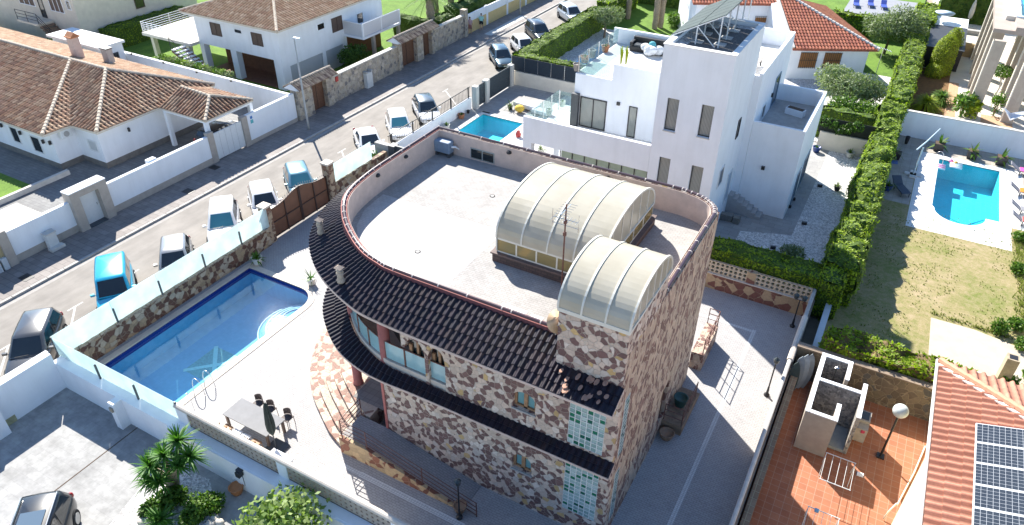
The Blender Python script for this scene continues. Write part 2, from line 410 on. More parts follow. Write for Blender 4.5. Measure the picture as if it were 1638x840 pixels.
def ridge(mb,a,b,r=.11,seg=.4):
    a=Vector(a);b=Vector(b);n=max(1,round((b-a).length/seg))
    for i in range(n):
        p=a.lerp(b,i/n);q=a.lerp(b,(i+1.08)/n); k=len(mb.v); mb.tube(p+Vector((0,0,.02)),q+Vector((0,0,.0)),r*1.08,8,r*.9)
        if mb.hasuv or True:
            for j in range(len(mb.uv)-10,len(mb.uv)): mb.uv[j]=[(500+i+.5,.5+j%7*0)]*len(mb.f[j])
            mb.hasuv=True
def under(mb,poly,t=.12):
    "solid board under a tiled face"
    P=[Vector(p)-Vector((0,0,.03)) for p in poly]; n=len(P)
    vs=P+[p-Vector((0,0,t)) for p in P]
    fs=[tuple(range(n)),tuple(range(2*n-1,n-1,-1))]+[(i,(i+1)%n,n+(i+1)%n,n+i) for i in range(n)]
    mb.add(vs,fs)
# ---------------------------------------------------------------- sheets
def sheet(name,pts,z,m,kind='structure',label=None):
    mb=MB(); mb.add([(p[0],p[1],z) for p in pts],[tuple(range(len(pts)))]); mb.keepn=True
    ar=sum(pts[i][0]*pts[(i+1)%len(pts)][1]-pts[(i+1)%len(pts)][0]*pts[i][1] for i in range(len(pts)))
    if ar<0: mb.f[0]=mb.f[0][::-1]
    o=mb.build(name,m,kind=kind); return o
def rect(x0,x1,y0,y1): return [(x0,y0),(x1,y0),(x1,y1),(x0,y1)]
def holed(name,x0,x1,y0,y1,z,m,holes,thick=0):
    xs=sorted({x0,x1}|{h[0] for h in holes}|{h[1] for h in holes}); ys=sorted({y0,y1}|{h[2] for h in holes}|{h[3] for h in holes})
    xs=[x for x in xs if x0<=x<=x1]; ys=[y for y in ys if y0<=y<=y1]
    mb=MB()
    for i in range(len(xs)-1):
        for j in range(len(ys)-1):
            cx=(xs[i]+xs[i+1])/2; cy=(ys[j]+ys[j+1])/2
            if any(h[0]<cx<h[1] and h[2]<cy<h[3] for h in holes): continue
            mb.quad((xs[i],ys[j],z),(xs[i+1],ys[j],z),(xs[i+1],ys[j+1],z),(xs[i],ys[j+1],z))
    if thick: # outer skirt
        mb.quad((x0,y0,z-thick),(x1,y0,z-thick),(x1,y0,z),(x0,y0,z)); mb.quad((x1,y0,z-thick),(x1,y1,z-thick),(x1,y1,z),(x1,y0,z))
        mb.quad((x1,y1,z-thick),(x0,y1,z-thick),(x0,y1,z),(x1,y1,z)); mb.quad((x0,y1,z-thick),(x0,y0,z-thick),(x0,y0,z),(x0,y1,z))
    mb.keepn=True
    return mb.build(name,m,kind='structure',org=(x0,y0,z-thick))
def ring(mb,outer,inner,z):
    pl=[[Vector((p[0],p[1],z)) for p in outer],[Vector((p[0],p[1],z)) for p in inner]]
    tri=tessellate_polygon(pl); allv=pl[0]+pl[1]; vs=[tuple(v) for v in allv]
    fs=[]
    for t in tri:
        a,b,c=[allv[k] for k in t]
        fs.append(t if (b-a).cross(c-a).z>0 else t[::-1])
    mb.add(vs,fs)
H_POOL=(-29.7,-23.7,12.5,22.8); H_POOLW=(-29.4,-25.0,43.4,48.1); H_POOLR=(3.1,8.9,46.4,58.6); H_POOLF=(-28.2,-25.8,62.5,69.5)
HOLES=[H_POOL,H_POOLW,H_POOLR,H_POOLF]
ASPH=N('asphalt')
v=ASPH.coord(); a=ASPH.noise(v,30,4); b=ASPH.noise(v,.5,5); c_=ASPH.mix(.6,ASPH.ramp(a.outputs[0],[(.3,(.20,.185,.165)),(.7,(.29,.27,.24))]),ASPH.ramp(b.outputs[0],[(.3,(.21,.19,.17)),(.7,(.34,.31,.28))]))
st=ASPH.noise(ASPH.map(v,scale=(1,.25,1)),1.6,4); c_=ASPH.mix(.35,c_,ASPH.ramp(st.outputs[0],[(.35,(.55,.55,.55)),(.6,(1,1,1))]),'MULTIPLY')
ASPH.col(c_); ASPH.set(Roughness=.9); ASPH.bump(a.outputs[0],.3,.01); ASPH=ASPH.m
PAVEL=pavers('pavement_slabs',(.25,.22,.205),(.31,.28,.26),(.14,.13,.12),(.6,.4),blotch=.3)
TERR=pavers('terrace_pavers',(.40,.385,.38),(.445,.43,.42),(.29,.28,.275),(.2,.1),blotch=.15,speck=.35)
DECKM=pavers('deck_pavers',(.40,.38,.36),(.44,.42,.40),(.32,.305,.29),(.22,.11),blotch=.35,speck=.15,rot=0)
DECKW=pavers('deck_pavers_pale',(.49,.475,.46),(.53,.515,.50),(.39,.38,.37),(.22,.11),blotch=.25)
SANDP=pavers('sand_slabs',(.42,.37,.31),(.47,.42,.36),(.3,.27,.23),(.6,.6),offs=0,blotch=.3)
DRIVE=pavers('drive_slabs',(.42,.415,.405),(.46,.455,.44),(.36,.355,.35),(.6,.4),msize=.006,blotch=.55)
YARDL=pavers('dark_yard_slabs',(.20,.20,.20),(.24,.24,.235),(.13,.13,.13),(.5,.25),blotch=.3)
REDT=pavers('red_tiles',(.36,.13,.065),(.42,.165,.085),(.44,.26,.18),(.33,.33),offs=0,msize=.012,blotch=.25)
GRAV=N('white_gravel'); v=GRAV.coord(); vo=GRAV.n('ShaderNodeTexVoronoi'); vo.inputs['Scale'].default_value=14; GRAV.l(v,vo.inputs[0]); s_=GRAV.n('ShaderNodeSeparateColor'); GRAV.l(vo.outputs['Color'],s_.inputs[0])
GRAV.col(GRAV.ramp(s_.outputs[0],[(0,(.30,.29,.28)),(.5,(.58,.56,.54)),(1,(.80,.78,.76))])); GRAV.set(Roughness=.9); GRAV.bump(vo.outputs['Distance'],.8,.04); GRAV=GRAV.m
def grassmat(name,c1,c2,c3,dryk=.0,sc=.5):
    n=N(name); v=n.coord(); a=n.noise(v,sc,6,.7); b=n.noise(v,22,4); f=n.noise(v,3.5,5,.7)
    col=n.ramp(a.outputs[0],[(.38,c1),(.52,c2),(.64,c3)]); col=n.mix(.5,col,n.ramp(f.outputs[0],[(.35,c1),(.5,c2),(.66,c3)]))
    col=n.mix(.6,col,n.ramp(b.outputs[0],[(.3,(.5,.5,.45)),(.7,(1.2,1.2,1.1))]),'MULTIPLY'); n.col(col); n.set(Roughness=.95); n.bump(b.outputs[0],.6,.05); return n.m
LAWN=grassmat('lawn_green',(.075,.15,.012),(.12,.23,.02),(.17,.29,.03))
DRYG=grassmat('dry_grass',(.15,.19,.03),(.31,.26,.12),(.44,.34,.22),sc=.32)
BASE=plain('ground_earth',(.34,.29,.22),.95,.2,1.2,.2,stain=.3)
# ground sheet to the horizon
holed('ground',-600,600,-300,900,-.16,BASE,HOLES)
# road
sheet('road',rect(-38.4,-30.2,-60,140),-.12,ASPH)
mb=MB(); mb.box(-41.6,-38.45,-60,140,-.15,0); mb.build('pavement',PAVEL,kind='structure')
KERB=plain('kerb_stone',(.40,.38,.35),.85,.12,3,.1)
mb=MB()
for i in range(200):
    y=-60+i; mb.box(-38.45,-38.27,y+.01,y+.99,-.15,.004)
mb.build('kerb',KERB,bevel=.015,kind='structure')
LINEM=plain('road_paint',(.50,.48,.45),.8,.18,5)
# bay lines (diagonal), edge gutter
mb=MB(); hd=math.radians(-41)
for y in (9.4,13.0,16.5,20.2,24.0,27.3,30.2,34.6,38.0,41.6,45.0,48.6):
    c=Vector((-33.3,y+.9,-.116)); dx,dy=math.cos(hd),math.sin(hd)
    p=c-Vector((dx,dy,0))*2.0; q=c+Vector((dx,dy,0))*2.2; nx,ny=-dy*.05,dx*.05
    mb.quad((p.x-nx,p.y-ny,-.116),(q.x-nx,q.y-ny,-.116),(q.x+nx,q.y+ny,-.116),(p.x+nx,p.y+ny,-.116))
    mb.quad((p.x-.05,p.y-.45,-.112),(p.x+.05,p.y-.45,-.112),(p.x+.05,p.y+.45,-.112),(p.x-.05,p.y+.45,-.112))
mb.keepn=True; mb.build('road_marking',LINEM,kind='structure')
GUT=plain('gutter_concrete',(.33,.31,.285),.9,.12,3)
sheet('gutter',rect(-38.25,-37.9,-60,140),-.116,GUT)
# zebra patch further up the pavement
mb=MB()
mb.box(-39.9,-39.0,66,74,-.05,.008); mb.build('dropped_kerb_paving',plain('pale_paving',(.5,.5,.47),.85,.08,4),kind='structure')
# plots
def plot(name,x0,x1,y0,y1,m,z=0): return holed(name,x0,x1,y0,y1,z,m,[h for h in HOLES if x0<h[1] and x1>h[0] and y0<h[3] and y1>h[2]],.18)
plot('terrace_paving',-30.2,-.5,11.3,34.2,TERR)
plot('driveway_paving',-29.6,-.5,-20,11.3,DRIVE)
plot('neighbour_paving',-31.2,.2,34.2,56.2,pavers('modern_pavers',(.36,.35,.34),(.42,.41,.395),(.25,.25,.25),(.9,.45),blotch=.3))
plot('red_courtyard_paving',-.5,22,0,28.8,REDT,-.004)
plot('dry_lawn',.2,9.7,28.9,61.1,DRYG)
plot('lane_paving',9.7,60,28.8,61.1,SANDP)
plot('villa_yard_paving',-85,-41.6,5,39,YARDL)
plot('villa_garden',-120,-41.6,39.2,63.9,LAWN)
plot('far_garden',-120,-41.6,64,140,LAWN)
plot('pale_garden',-31.2,.2,56.4,74.5,GRAV)
plot('far_lawn',-31.2,.2,74.6,140,LAWN,-.01)
plot('modern_yard',1.0,60,61.2,140,plain('limestone_paving',(.58,.53,.46),.85,.08,1,.1,stain=.25))
sheet('pale_terrace_strip',rect(-14.6,-9.6,13.84,14.07),.003,plain('pale_tile_band',(.66,.66,.65),.6,.1,12))
mb=MB(); zz_=.004
for (p,q) in (((-16.2,13.95),(-2.85,13.95)),((-2.78,13.95),(-2.78,31.1)),((-2.78,31.02),(-5.9,31.02))):
    zz_+=.002; x0,x1=sorted((p[0],q[0]));y0,y1=sorted((p[1],q[1])); mb.quad((x0-.09,y0-.09,zz_),(x1+.09,y0-.09,zz_),(x1+.09,y1+.09,zz_),(x0-.09,y1+.09,zz_)) if x1-x0>.1 or y1-y0>.1 else None
mb.keepn=True
mb.build('drain_channel',pavers('pale_band_tiles',(.62,.62,.60),(.7,.7,.68),(.4,.4,.4),(.12,.09),offs=0,blotch=.1),kind='structure')
# ---------------------------------------------------------------- pools
def arc(cx,cy,r,a0,a1,n=10): return [(cx+r*math.cos(math.radians(a0+(a1-a0)*i/n)),cy+r*math.sin(math.radians(a0+(a1-a0)*i/n))) for i in range(n+1)]
def pool(label,hole,outline,depth,wall,floor,cop,deck,tint,zw=-.14,cw=.35,band=None,group=None,wv=.35):
    r=T('swimming_pool',label,'pool',(sum(p[0] for p in outline)/len(outline),sum(p[1] for p in outline)/len(outline),0))
    if sum(outline[i][0]*outline[(i+1)%len(outline)][1]-outline[(i+1)%len(outline)][0]*outline[i][1] for i in range(len(outline)))<0: outline=outline[::-1]
    cl=outline+[outline[0]]
    mb=MB(); mb.strip(cl,-depth,-.02 if not band else -.38); mb.build('pool_wall',wall,r)
    if band: mb=MB(); mb.strip(cl,-.38,-.02); mb.build('waterline_band',band,r)
    mb=MB(); mb.add([(p[0],p[1],-depth) for p in outline],[tuple(range(len(outline)))]); mb.keepn=True; mb.build('pool_floor',floor,r)
    mb=MB(); mb.add([(p[0],p[1],zw) for p in outline],[tuple(range(len(outline)))]); mb.keepn=True; mb.build('water',water('pool_water_'+label[:6],tint,1.5,wv,.10 if wv<.1 else .03),r)
    # coping
    oo=[]; n=len(outline); P=[outline[-1]]+outline+[outline[0]]; q=offset(P,-cw)[1:-1]
    mb=MB(); ring(mb,q,outline,.03)
    mb.strip(q+[q[0]],-.02,.03); mb.strip(cl,-.06,.03); mb.build('coping',cop,r)
    h=hole; e=.05
    mb=MB(); ring(mb,[(h[0]-e,h[2]-e),(h[1]+e,h[2]-e),(h[1]+e,h[3]+e),(h[0]-e,h[3]+e)],[ (p[0],p[1]) for p in offset(P,-cw+.04)[1:-1]],.004)
    mb.build('deck_surround',deck,r); return r
MOS=pavers('blue_mosaic',(.20,.50,.70),(.24,.55,.75),(.22,.50,.70),(.16,.16),offs=0,msize=.006,blotch=.15)
MOSF=pavers('blue_mosaic_floor',(.26,.60,.80),(.30,.64,.84),(.24,.58,.80),(.16,.16),offs=0,msize=.006,blotch=.12)
NAVY=plain('navy_tile',(.012,.03,.22),.3,.2,14)
SANDC=plain('sandstone_coping',(.60,.53,.45),.8,.08,4,.1,stain=.15)
ol=[(-29.35,12.85),(-24.25,12.85),(-24.25,20.9)]+arc(-25.45,21.1,1.2,0,90,8)+[(-29.35,22.3)]
rp=pool('blue mosaic pool with arched corner steps behind the frosted glass wall',H_POOL,ol,1.55,MOS,MOSF,SANDC,TERR,(.74,.94,.99),band=NAVY,wv=.03)
for k,(rr,zz) in enumerate(((2.1,-1.2),(1.65,-.95),(1.2,-.7),(.75,-.45))):
    pts=[p for p in arc(-24.3,20.6,rr,92,250,18)]+[(-24.3,20.6-rr*.9)]
    pts=[(min(p[0],-24.27),min(p[1],22.25)) for p in pts]
    mb=MB(); mb.prism(pts,-1.54,zz); mb.build('step',pavers('step_mosaic',(.07,.30,.52),(.09,.34,.56),(.14,.4,.6),(.16,.16),offs=0,msize=.006),rp)
    mb=MB(); mb.path([(p[0],p[1],zz+.02) for p in pts[:-2]],.04,6); mb.build('step_nosing',WHITE,rp)
mb=MB() # star mosaic on the floor
c=Vector((-26.35,16.6)); 
def rq(mb,cx,cy,w,h,a,z):
    ca,sa=math.cos(a),math.sin(a); mb.quad(*[(cx+ca*x-sa*y,cy+sa*x+ca*y,z) for x,y in ((-w/2,-h/2),(w/2,-h/2),(w/2,h/2),(-w/2,h/2))])
mb.keepn=True; rq(mb,c.x,c.y,2.1,2.1,0,-1.545); mb.build('mosaic_square',plain('mosaic_green',(.22,.52,.50),.5,.25,9),rp)
mb=MB(); mb.keepn=True; rq(mb,c.x,c.y,.22,3.0,math.radians(45),-1.541); rq(mb,c.x,c.y,.22,3.0,math.radians(-45),-1.537)
mb.build('mosaic_cross',plain('mosaic_cyan',(.55,.92,.85),.5,.1,9),rp)
CYAN=pavers('cyan_mosaic',(.08,.62,.72),(.10,.66,.76),(.16,.7,.78),(.3,.3),offs=0,msize=.006,blotch=.12)
CYAND=pavers('cyan_mosaic_deep',(.10,.62,.72),(.12,.66,.75),(.18,.7,.78),(.3,.3),offs=0,msize=.006,blotch=.12)
WD=pavers('white_deck_tiles',(.72,.70,.66),(.76,.74,.70),(.55,.54,.5),(.6,.6),offs=0,blotch=.1)
rw=pool('turquoise rectangular pool beside the white fence wall',H_POOLW,rect(-29.1,-25.3,43.7,47.8),1.4,CYAND,CYAN,WD,WD,(.55,.92,.97),zw=-.1,cw=.25)
mb=MB(); mb.box(-26.7,-25.31,43.71,45.3,-1.39,-.35); mb.build('pool_bench',plain('bench_cyan',(.1,.72,.74),.4,.05,4),rw)
ol=[(4.45,50.0),(4.15,58.0),(8.35,58.0),(8.0,49.55),(7.35,49.55)]+arc(5.9,49.8,1.45,-8,-172,12)
ol=[(4.35,50.0),(4.35,57.9),(8.3,57.9),(8.3,49.8),(7.5,49.8)]+arc(6.0,49.75,1.5,0,-180,14)[0:]
rr_=pool('large turquoise pool with a rounded end beside the dry lawn',H_POOLR,ol,1.5,CYAND,CYAN,plain('white_coping',(.74,.74,.72),.7,.05,5,.05),WD,(.55,.93,.97),zw=-.1,cw=.55)
rf=pool('small blue pool half hidden behind the clipped hedge',H_POOLF,[(-27.9,62.9),(-26.2,62.9),(-26.2,69.1),(-27.9,69.1)],1.4,MOS,MOSF,WD,GRAV,(.45,.8,.97),cw=.3)
# shallow plinth of the right pool's sunny deck
sheet('pool_deck',rect(.9,9.7,58.7,61.0),.008,SANDP); sheet('pool_deck',rect(.9,3.0,49.3,58.68),.008,SANDP); sheet('pool_deck',rect(8.95,9.7,49.4,58.68),.008,WD)
sheet('concrete_slab',[G(1489,508)[:2],G(1560,528)[:2],G(1640,560)[:2],G(1638,640)[:2],G(1560,600)[:2],G(1485,568)[:2]],.008,plain('pale_slab',(.50,.43,.34),.9,.1,1.5,.15,stain=.25))
sheet('side_gravel',[(-5.9,38.2),(.1,38.2),(.1,56),(-3.0,56),(-3.0,41.5),(-5.9,40.4)],.008,GRAV)
sheet('white_pool_deck',rect(-30.6,-22.2,41.0,43.35),.006,WD); sheet('white_pool_deck',rect(-24.95,-22.0,43.4,56),.006,WD)
sheet('gravel_bed',[G(175,840)[:2],G(225,780)[:2],(-20.9,10.6),(-19.7,10.75),(-17.0,8.9),(-15.5,6.0),(-21.0,6.0)],.008,GRAV)
mb=MB(); mb.box(-24.6,-24.55,2,11.25,0,.006); mb.build('drive_joint',SOIL,kind='structure')
# ================================================================ the stone villa
SV=T('stone_villa','brown and cream stone villa with dark tiled eaves and a flat paved roof','house',(-12,21,0))
DTILE=tilemat('dark_glazed_tiles',[(.009,.007,.016),(.014,.008,.017),(.010,.009,.019),(.020,.011,.018),(.008,.007,.013),(.030,.018,.022)],.40,.35,.25)
DTILEC=tilemat('dark_cap_tiles',[(.05,.025,.035),(.065,.03,.04),(.045,.025,.04)],.35,.6,.2)
PINK=plain('pink_paint',(.40,.13,.11),.7,.1,5,.05); PLUM=plain('plum_paint',(.15,.055,.065),.6,.12,5)
PP=[(-7.05,16.75),(-11,16.76),(-14.2,16.78),(-15.0,16.9),(-15.87,17.15),(-16.78,17.6),(-17.73,18.25),(-18.4,19.05),(-18.8,19.95),(-19.0,21.0),(-19.1,22.3),(-19.1,24.5),(-19.1,27.1),(-12,27.1),(-6.6,27.1),(-5.64,26.85),(-5.0,26.35),(-4.75,25.7),(-4.75,22.5),(-4.75,19.45)]
PATH=[(p.x,p.y) for p in smooth_path([Vector((a,b,0)) for a,b in PP[:12]],3)]+PP[12:15]+[(p.x,p.y) for p in smooth_path([Vector((a,b,0)) for a,b in PP[14:18]],4)][1:]+PP[18:]
def ztop(x,y):
    if y>21: return 9.2
    if x>-15.0: return 8.58 if x<-6 else 9.2
    t=min(1,max(0,(y-17.0)/(19.3-17.0))); return 8.58+.62*t*t*(3-2*t)
ZT=[ztop(x,y) if y>16.9 or x<-10 else 8.58 for x,y in PATH]
for i,(x,y) in enumerate(PATH):
    if x>-4.8: ZT[i]=9.2
# path runs clockwise seen from above (front going left): inside is on the right -> negative offset
n_left=[i for i,(x,y) in enumerate(PATH) if y>=27 and x<-19][0]
mb=MB(); mb.strip(PATH[:n_left+1],7.75,ZT[:n_left+1],-.24); mb.build('parapet',PINK,SV)
back=[p for p in PATH[n_left:] if not (p[0]>-4.76 and p[1]<25)]; mb=MB(); mb.strip(back,0,9.2,-.24); mb.build('stone_wall',STONE,SV)
innr=offset(PATH,-.262); mb=MB(); mb.strip(innr,8.04,[z-.03 for z in ZT],-.02); mb.build('parapet_inner_face',PINKST,SV)
mb=MB(); mb.box(-5.02,-4.72,15.9,19.45,8.05,9.9); 
# parapet cap: tiles with pale joints
mb=MB(); jl=[]; midp=offset(PATH,-.12); L=0; cut=[]
for i in range(len(midp)-1):
    a=Vector((*midp[i],ZT[i]));b=Vector((*midp[i+1],ZT[i+1])); d=(b-a).length; n=max(1,round(d/.42))
    for k in range(n):
        p=a.lerp(b,k/n);q=a.lerp(b,(k+1)/n); t=(q-p).normalized()
        mb.tube(p+Vector((0,0,.0)),q,.08,10); 
        if (i*3+k)%3==0: jl.append((p-t*.02,p+t*.025))
for s in range(len(mb.f)): mb.uv[s]=[(s//12+.5,.5)]*len(mb.f[s])
mb.hasuv=True
mb.build('parapet_cap',DTILEC,SV)
for a_,b_ in jl: jm=MB(); jm.tube(a_,b_,.088,10); jm.build('cap_joint',plain('pale_mortar',(.55,.49,.45),.9,.1,9),SV)
# stone walls of the front and right side
WIN=[(-8.60,-7.72,5.25,6.1),(-8.60,-7.78,2.0,2.85)]
def grid_wall(mb,axis,c0,c1,a0,a1,z0,z1,holes):
    As=sorted({a0,a1}|{h[0] for h in holes}|{h[1] for h in holes}); Zs=sorted({z0,z1}|{h[2] for h in holes}|{h[3] for h in holes})
    for i in range(len(As)-1):
        for j in range(len(Zs)-1):
            ca=(As[i]+As[i+1])/2;cz=(Zs[j]+Zs[j+1])/2
            if any(h[0]<ca<h[1] and h[2]<cz<h[3] for h in holes): continue
            if axis=='y': mb.box(As[i],As[i+1],c0,c1,Zs[j],Zs[j+1])
            else: mb.box(c0,c1,As[i],As[i+1],Zs[j],Zs[j+1])
GBX=(-6.45,-5.15)
mb=MB()
grid_wall(mb,'y',15.9,16.15,-11.45,-4.75,0,7.95,WIN+[(GBX[0],GBX[1],4.62,6.72),(GBX[0],GBX[1],1.0,3.75)])
mb.box(-14.5,-11.45,15.9,16.15,0,4.5)
# arched openings of the balcony: pieces beside and above the arches
for (xa,xb) in ((-13.25,-12.35),(-12.2,-11.45)):
    n=10; cx=(xa+xb)/2; rx=(xb-xa)/2
    for k in range(n):
        x0=xa+(xb-xa)*k/n; x1=xa+(xb-xa)*(k+1)/n
        f=lambda x: 5.95+.55*math.sqrt(max(0,1-((x-cx)/rx)**2))
        mb.add([(x0,15.9,f(x0)),(x1,15.9,f(x1)),(x1,15.9,7.95),(x0,15.9,7.95),(x0,16.15,f(x0)),(x1,16.15,f(x1)),(x1,16.15,7.95),(x0,16.15,7.95)],[(0,1,2,3),(7,6,5,4),(0,4,5,1),(3,2,6,7)])
mb.box(-12.35,-12.2,15.9,16.15,4.5,7.95); mb.box(-13.4,-13.25,15.9,16.15,5.95,7.95)
mb.build('stone_wall',STONE,SV)
STV=crazy('side_wall_stone',[(.40,(.20,.105,.085)),(.08,(.27,.15,.12)),(.38,(.56,.43,.32)),(.14,(.50,.37,.28))],mortar=(.54,.44,.35),scale=4.6,ms=.07,squash=(1,1,.6))
mb=MB(); grid_wall(mb,'x',-5.0,-4.75,16.15,25.7,0,9.15,[(21.6,22.5,.8,2.9),(25.9,26,1,2)]); 

# tower
mb.build('stone_wall',STV,SV)
mb=MB(); mb.box(-7.05,-4.75,15.9,16.1,7.95,10.2); mb.box(-7.05,-6.85,16.1,19.5,7.95,10.2); mb.box(-7.05,-5.01,19.3,19.5,8.0,10.2); mb.box(-5.01,-4.75,19.3,19.5,9.15,10.2); mb.box(-4.95,-4.75,16.1,19.3,9.15,10.2)
mb.build('stair_tower',STONE,SV)
mb=MB(); mb.box(-5.25,-4.76,19.55,25.6,9.0,9.05)
# floors and roof deck
PO=[(-7.05,15.95),(-12.5,15.95),(-14.4,16.0),(-16.3,16.7),(-17.5,17.6),(-18.3,18.5),(-18.8,19.6),(-19.05,20.8),(-19.08,27.05),(-6.6,27.05),(-5.7,26.8),(-5.1,26.3),(-4.8,25.7),(-4.8,15.95)]
mb=MB(); mb.prism(PO,4.2,4.5); mb.build('floor_slab',PINKST,SV)
RO=[(-7.05,16.8)]+[(p[0],p[1]) for p in offset(PATH,-.15)[1:-1]]+[(-4.95,19.5),(-7.05,19.5)]
mb=MB(); mb.prism(RO,7.72,8.05); mb.build('roof_deck',DECKM,SV)
mb=MB(); mb.keepn=True
pts=[(-12.4,21.9),(-12.4,17.1),(-15.2,17.25),(-16.9,18.1),(-17.9,19.2),(-18.45,20.4),(-18.6,21.9)][::-1]
ar=sum(pts[i][0]*pts[(i+1)%7][1]-pts[(i+1)%7][0]*pts[i][1] for i in range(7)); pts=pts if ar>0 else pts[::-1]
mb.add([(p[0],p[1],8.055) for p in pts],[tuple(range(7))]); mb.build('pale_deck_patch',DECKW,SV)
for (x,y) in ((-14.3,24.2),(-14.6,18.9)): mb=MB(); mb.lathe([(.0,8.06),(.09,8.066),(.12,8.066)],(x,y,0),16); mb.build('deck_drain',GREYC,SV)
# upper tiled eave
prs=[((-7.0,15.02,7.62),(-7.0,16.74,8.42)),((-10.5,15.03,7.62),(-10.5,16.74,8.42)),((-14.0,15.12,7.62),(-14.0,16.76,8.42)),((-15.4,15.4,7.62),(-15.0,16.86,8.42)),((-16.9,16.0,7.62),(-16.0,17.2,8.42)),((-18.2,16.8,7.62),(-17.1,17.8,8.42)),((-19.4,17.95,7.62),(-18.2,18.8,8.42)),((-20.25,19.4,7.62),(-18.85,20.4,8.42)),((-20.75,21.1,7.62),(-19.08,22.6,8.42)),((-20.9,23.0,7.62),(-19.1,24.7,8.42)),((-20.9,25.4,7.62),(-19.1,27.1,8.42))]
mb=MB(); A,B=tile_skirt(mb,prs,.24,5,.06,.03); 
pr2=[((-4.68,15.02,7.62),(-4.68,15.9,8.03)),((-7.0,15.02,7.62),(-7.0,15.9,8.03))]
tile_skirt(mb,pr2[::-1],.24,3,.055,.035)
mb.build('upper_tiled_eave',DTILE,SV,smooth=True)
def under_strip(A,B,t=.10,name='soffit',m=PINKST):
    mb=MB(); vs=[];fs=[]
    for a,b in zip(A,B): vs+=[a-Vector((0,0,.035)),b-Vector((0,0,.035)),b-Vector((0,0,.035+t)),a-Vector((0,0,.035+t))]
    for i in range(len(A)-1):
        for k in range(4): fs.append((4*i+k,4*i+(k+1)%4,4*i+4+(k+1)%4,4*i+4+k))
    fs+= [(0,1,2,3),(4*len(A)-1,4*len(A)-2,4*len(A)-3,4*len(A)-4)]
    mb.add(vs,fs); return mb.build(name,m,SV)
under_strip(A,B); under_strip([Vector((-7.0,15.02,7.62)),Vector((-4.68,15.02,7.62))],[Vector((-7.0,15.9,8.03)),Vector((-4.68,15.9,8.03))])
# plum strip between tiles and cap
pth=offset(PATH,.012)[:n_left]; mb=MB(); mb.strip(pth,8.40,[z-.02 for z in ZT[:n_left]]); mb.build('parapet_band',PLUM,SV)
# scalloped mortar where broken tiles sit in front of the tower
mb=MB(); R2=random.Random(3)
for i in range(18):
    x=-6.9+R2.random()*1.9; t=R2.random()*.75+.12; mb.ball((x,15.02+.88*t,7.66+.45*t+.055),(.05+.04*R2.random(),.10+.08*R2.random(),.008),8,4)
mb.build('broken_tile_scar',plain('bare_clay',(.42,.24,.17),.9,.2,9),SV)
# lower tiled eave
prl=[((-4.66,15.42,4.26),(-4.66,15.9,4.52)),((-9,15.42,4.26),(-9,15.9,4.52)),((-12.5,15.42,4.26),(-12.5,15.9,4.52)),((-14.3,15.38,4.26),(-14.3,15.95,4.55)),((-15.6,15.55,4.26),(-15.5,16.3,4.6)),((-16.85,15.98,4.26),(-16.5,16.8,4.62)),((-18.1,16.8,4.26),(-17.5,17.6,4.65)),((-19.1,17.75,4.26),(-18.3,18.5,4.65)),((-19.9,19.0,4.26),(-18.8,19.6,4.65)),((-20.35,20.3,4.26),(-19.05,20.9,4.65)),((-20.5,22,4.26),(-19.1,22.5,4.65)),((-20.5,27,4.26),(-19.1,27.1,4.65))]
mb=MB(); A,B=tile_skirt(mb,prl,.24,2,.06,.04); mb.build('lower_tiled_eave',DTILE,SV,smooth=True); under_strip(A,B,.08)
# balcony: sill, recess, glass balustrade
bal=[(-19.05,22.2),(-19.0,20.9),(-18.75,19.6),(-18.2,18.5),(-17.4,17.6),(-16.3,16.75),(-15.4,16.3),(-14.4,16.02),(-13.4,15.98),(-11.5,15.96)]
bs=[(p.x,p.y) for p in smooth_path([Vector((a,b,0)) for a,b in bal],4)]
mb=MB(); mb.strip(bs,4.5,4.78,.18); mb.build('balcony_sill',SANDC,SV)
BGL=frosted('balcony_glass',(.42,.66,.70),.35,.08)
for k in range(0,len(bs)-1,4):
    seg=bs[k:min(len(bs),k+5)]; o=offset(seg,.08); mb=MB(); mb.strip(o,4.82,5.62,.015); g=mb.build('balustrade_panel',BGL,SV)
    mb=MB(); mb.box(o[0][0]-.03,o[0][0]+.03,o[0][1]-.03,o[0][1]+.03,4.78,5.68); mb.strip(o,5.62,5.66,.03); mb.build('balustrade_rail',RUST,SV)
rec=[(-11.45,17.2),(-14.6,17.3),(-16.3,18.4),(-17.2,19.6),(-17.6,21.2),(-17.7,23)]
mb=MB(); mb.strip(rec[:2],4.5,7.72,-.2); mb.build('recess_wall',STONE,SV)
mb=MB(); mb.strip(rec[1:],4.5,7.72,-.1); mb.build('recess_glazing',DGLASS,SV)
for (xa,xb) in ((-13.2,-12.4),(-12.15,-11.5)):
    d=T('x','x','x') if False else None
    mb=MB(); mb.box(xa,xa+.12,16.12,16.2,4.5,6.0); mb.box(xb-.12,xb,16.12,16.2,4.5,6.0); mb.box((xa+xb)/2-.05,(xa+xb)/2+.05,16.12,16.2,4.5,6.45); dr=mb.build('balcony_door',WOODL,SV)
    mb=MB(); mb.box(xa+.12,xb-.12,16.2,16.22,4.5,6.5); mb.build('door_glass',DGLASS,dr)
def column(x,y,z0,z1,r=.2):
    mb=MB(); mb.lathe([(r*1.2,z0),(r*1.2,z0+.06),(r,z0+.1),(r,z1)],(x,y,0),18); mb.build('column',PINK,SV,smooth=True)
column(-17.35,17.4,.9,4.2); column(-14.5,16.25,4.5,7.75,.22); column(-17.45,17.75,4.5,7.75,.17); column(-18.8,20.6,4.5,7.75,.17); column(-19.0,20.8,.9,4.2)
mb=MB(); mb.box(-14.62,-14.5,15.86,16.18,.0,4.2); mb.build('pilaster',PINK,SV)
mb=MB(); mb.box(-14.5,-14.25,16.15,20.5,0,4.2); mb.strip([(-14.4,20.4),(-17.5,20.4),(-17.6,27)],0,4.2,-.2); mb.build('porch_wall',STONE,SV)
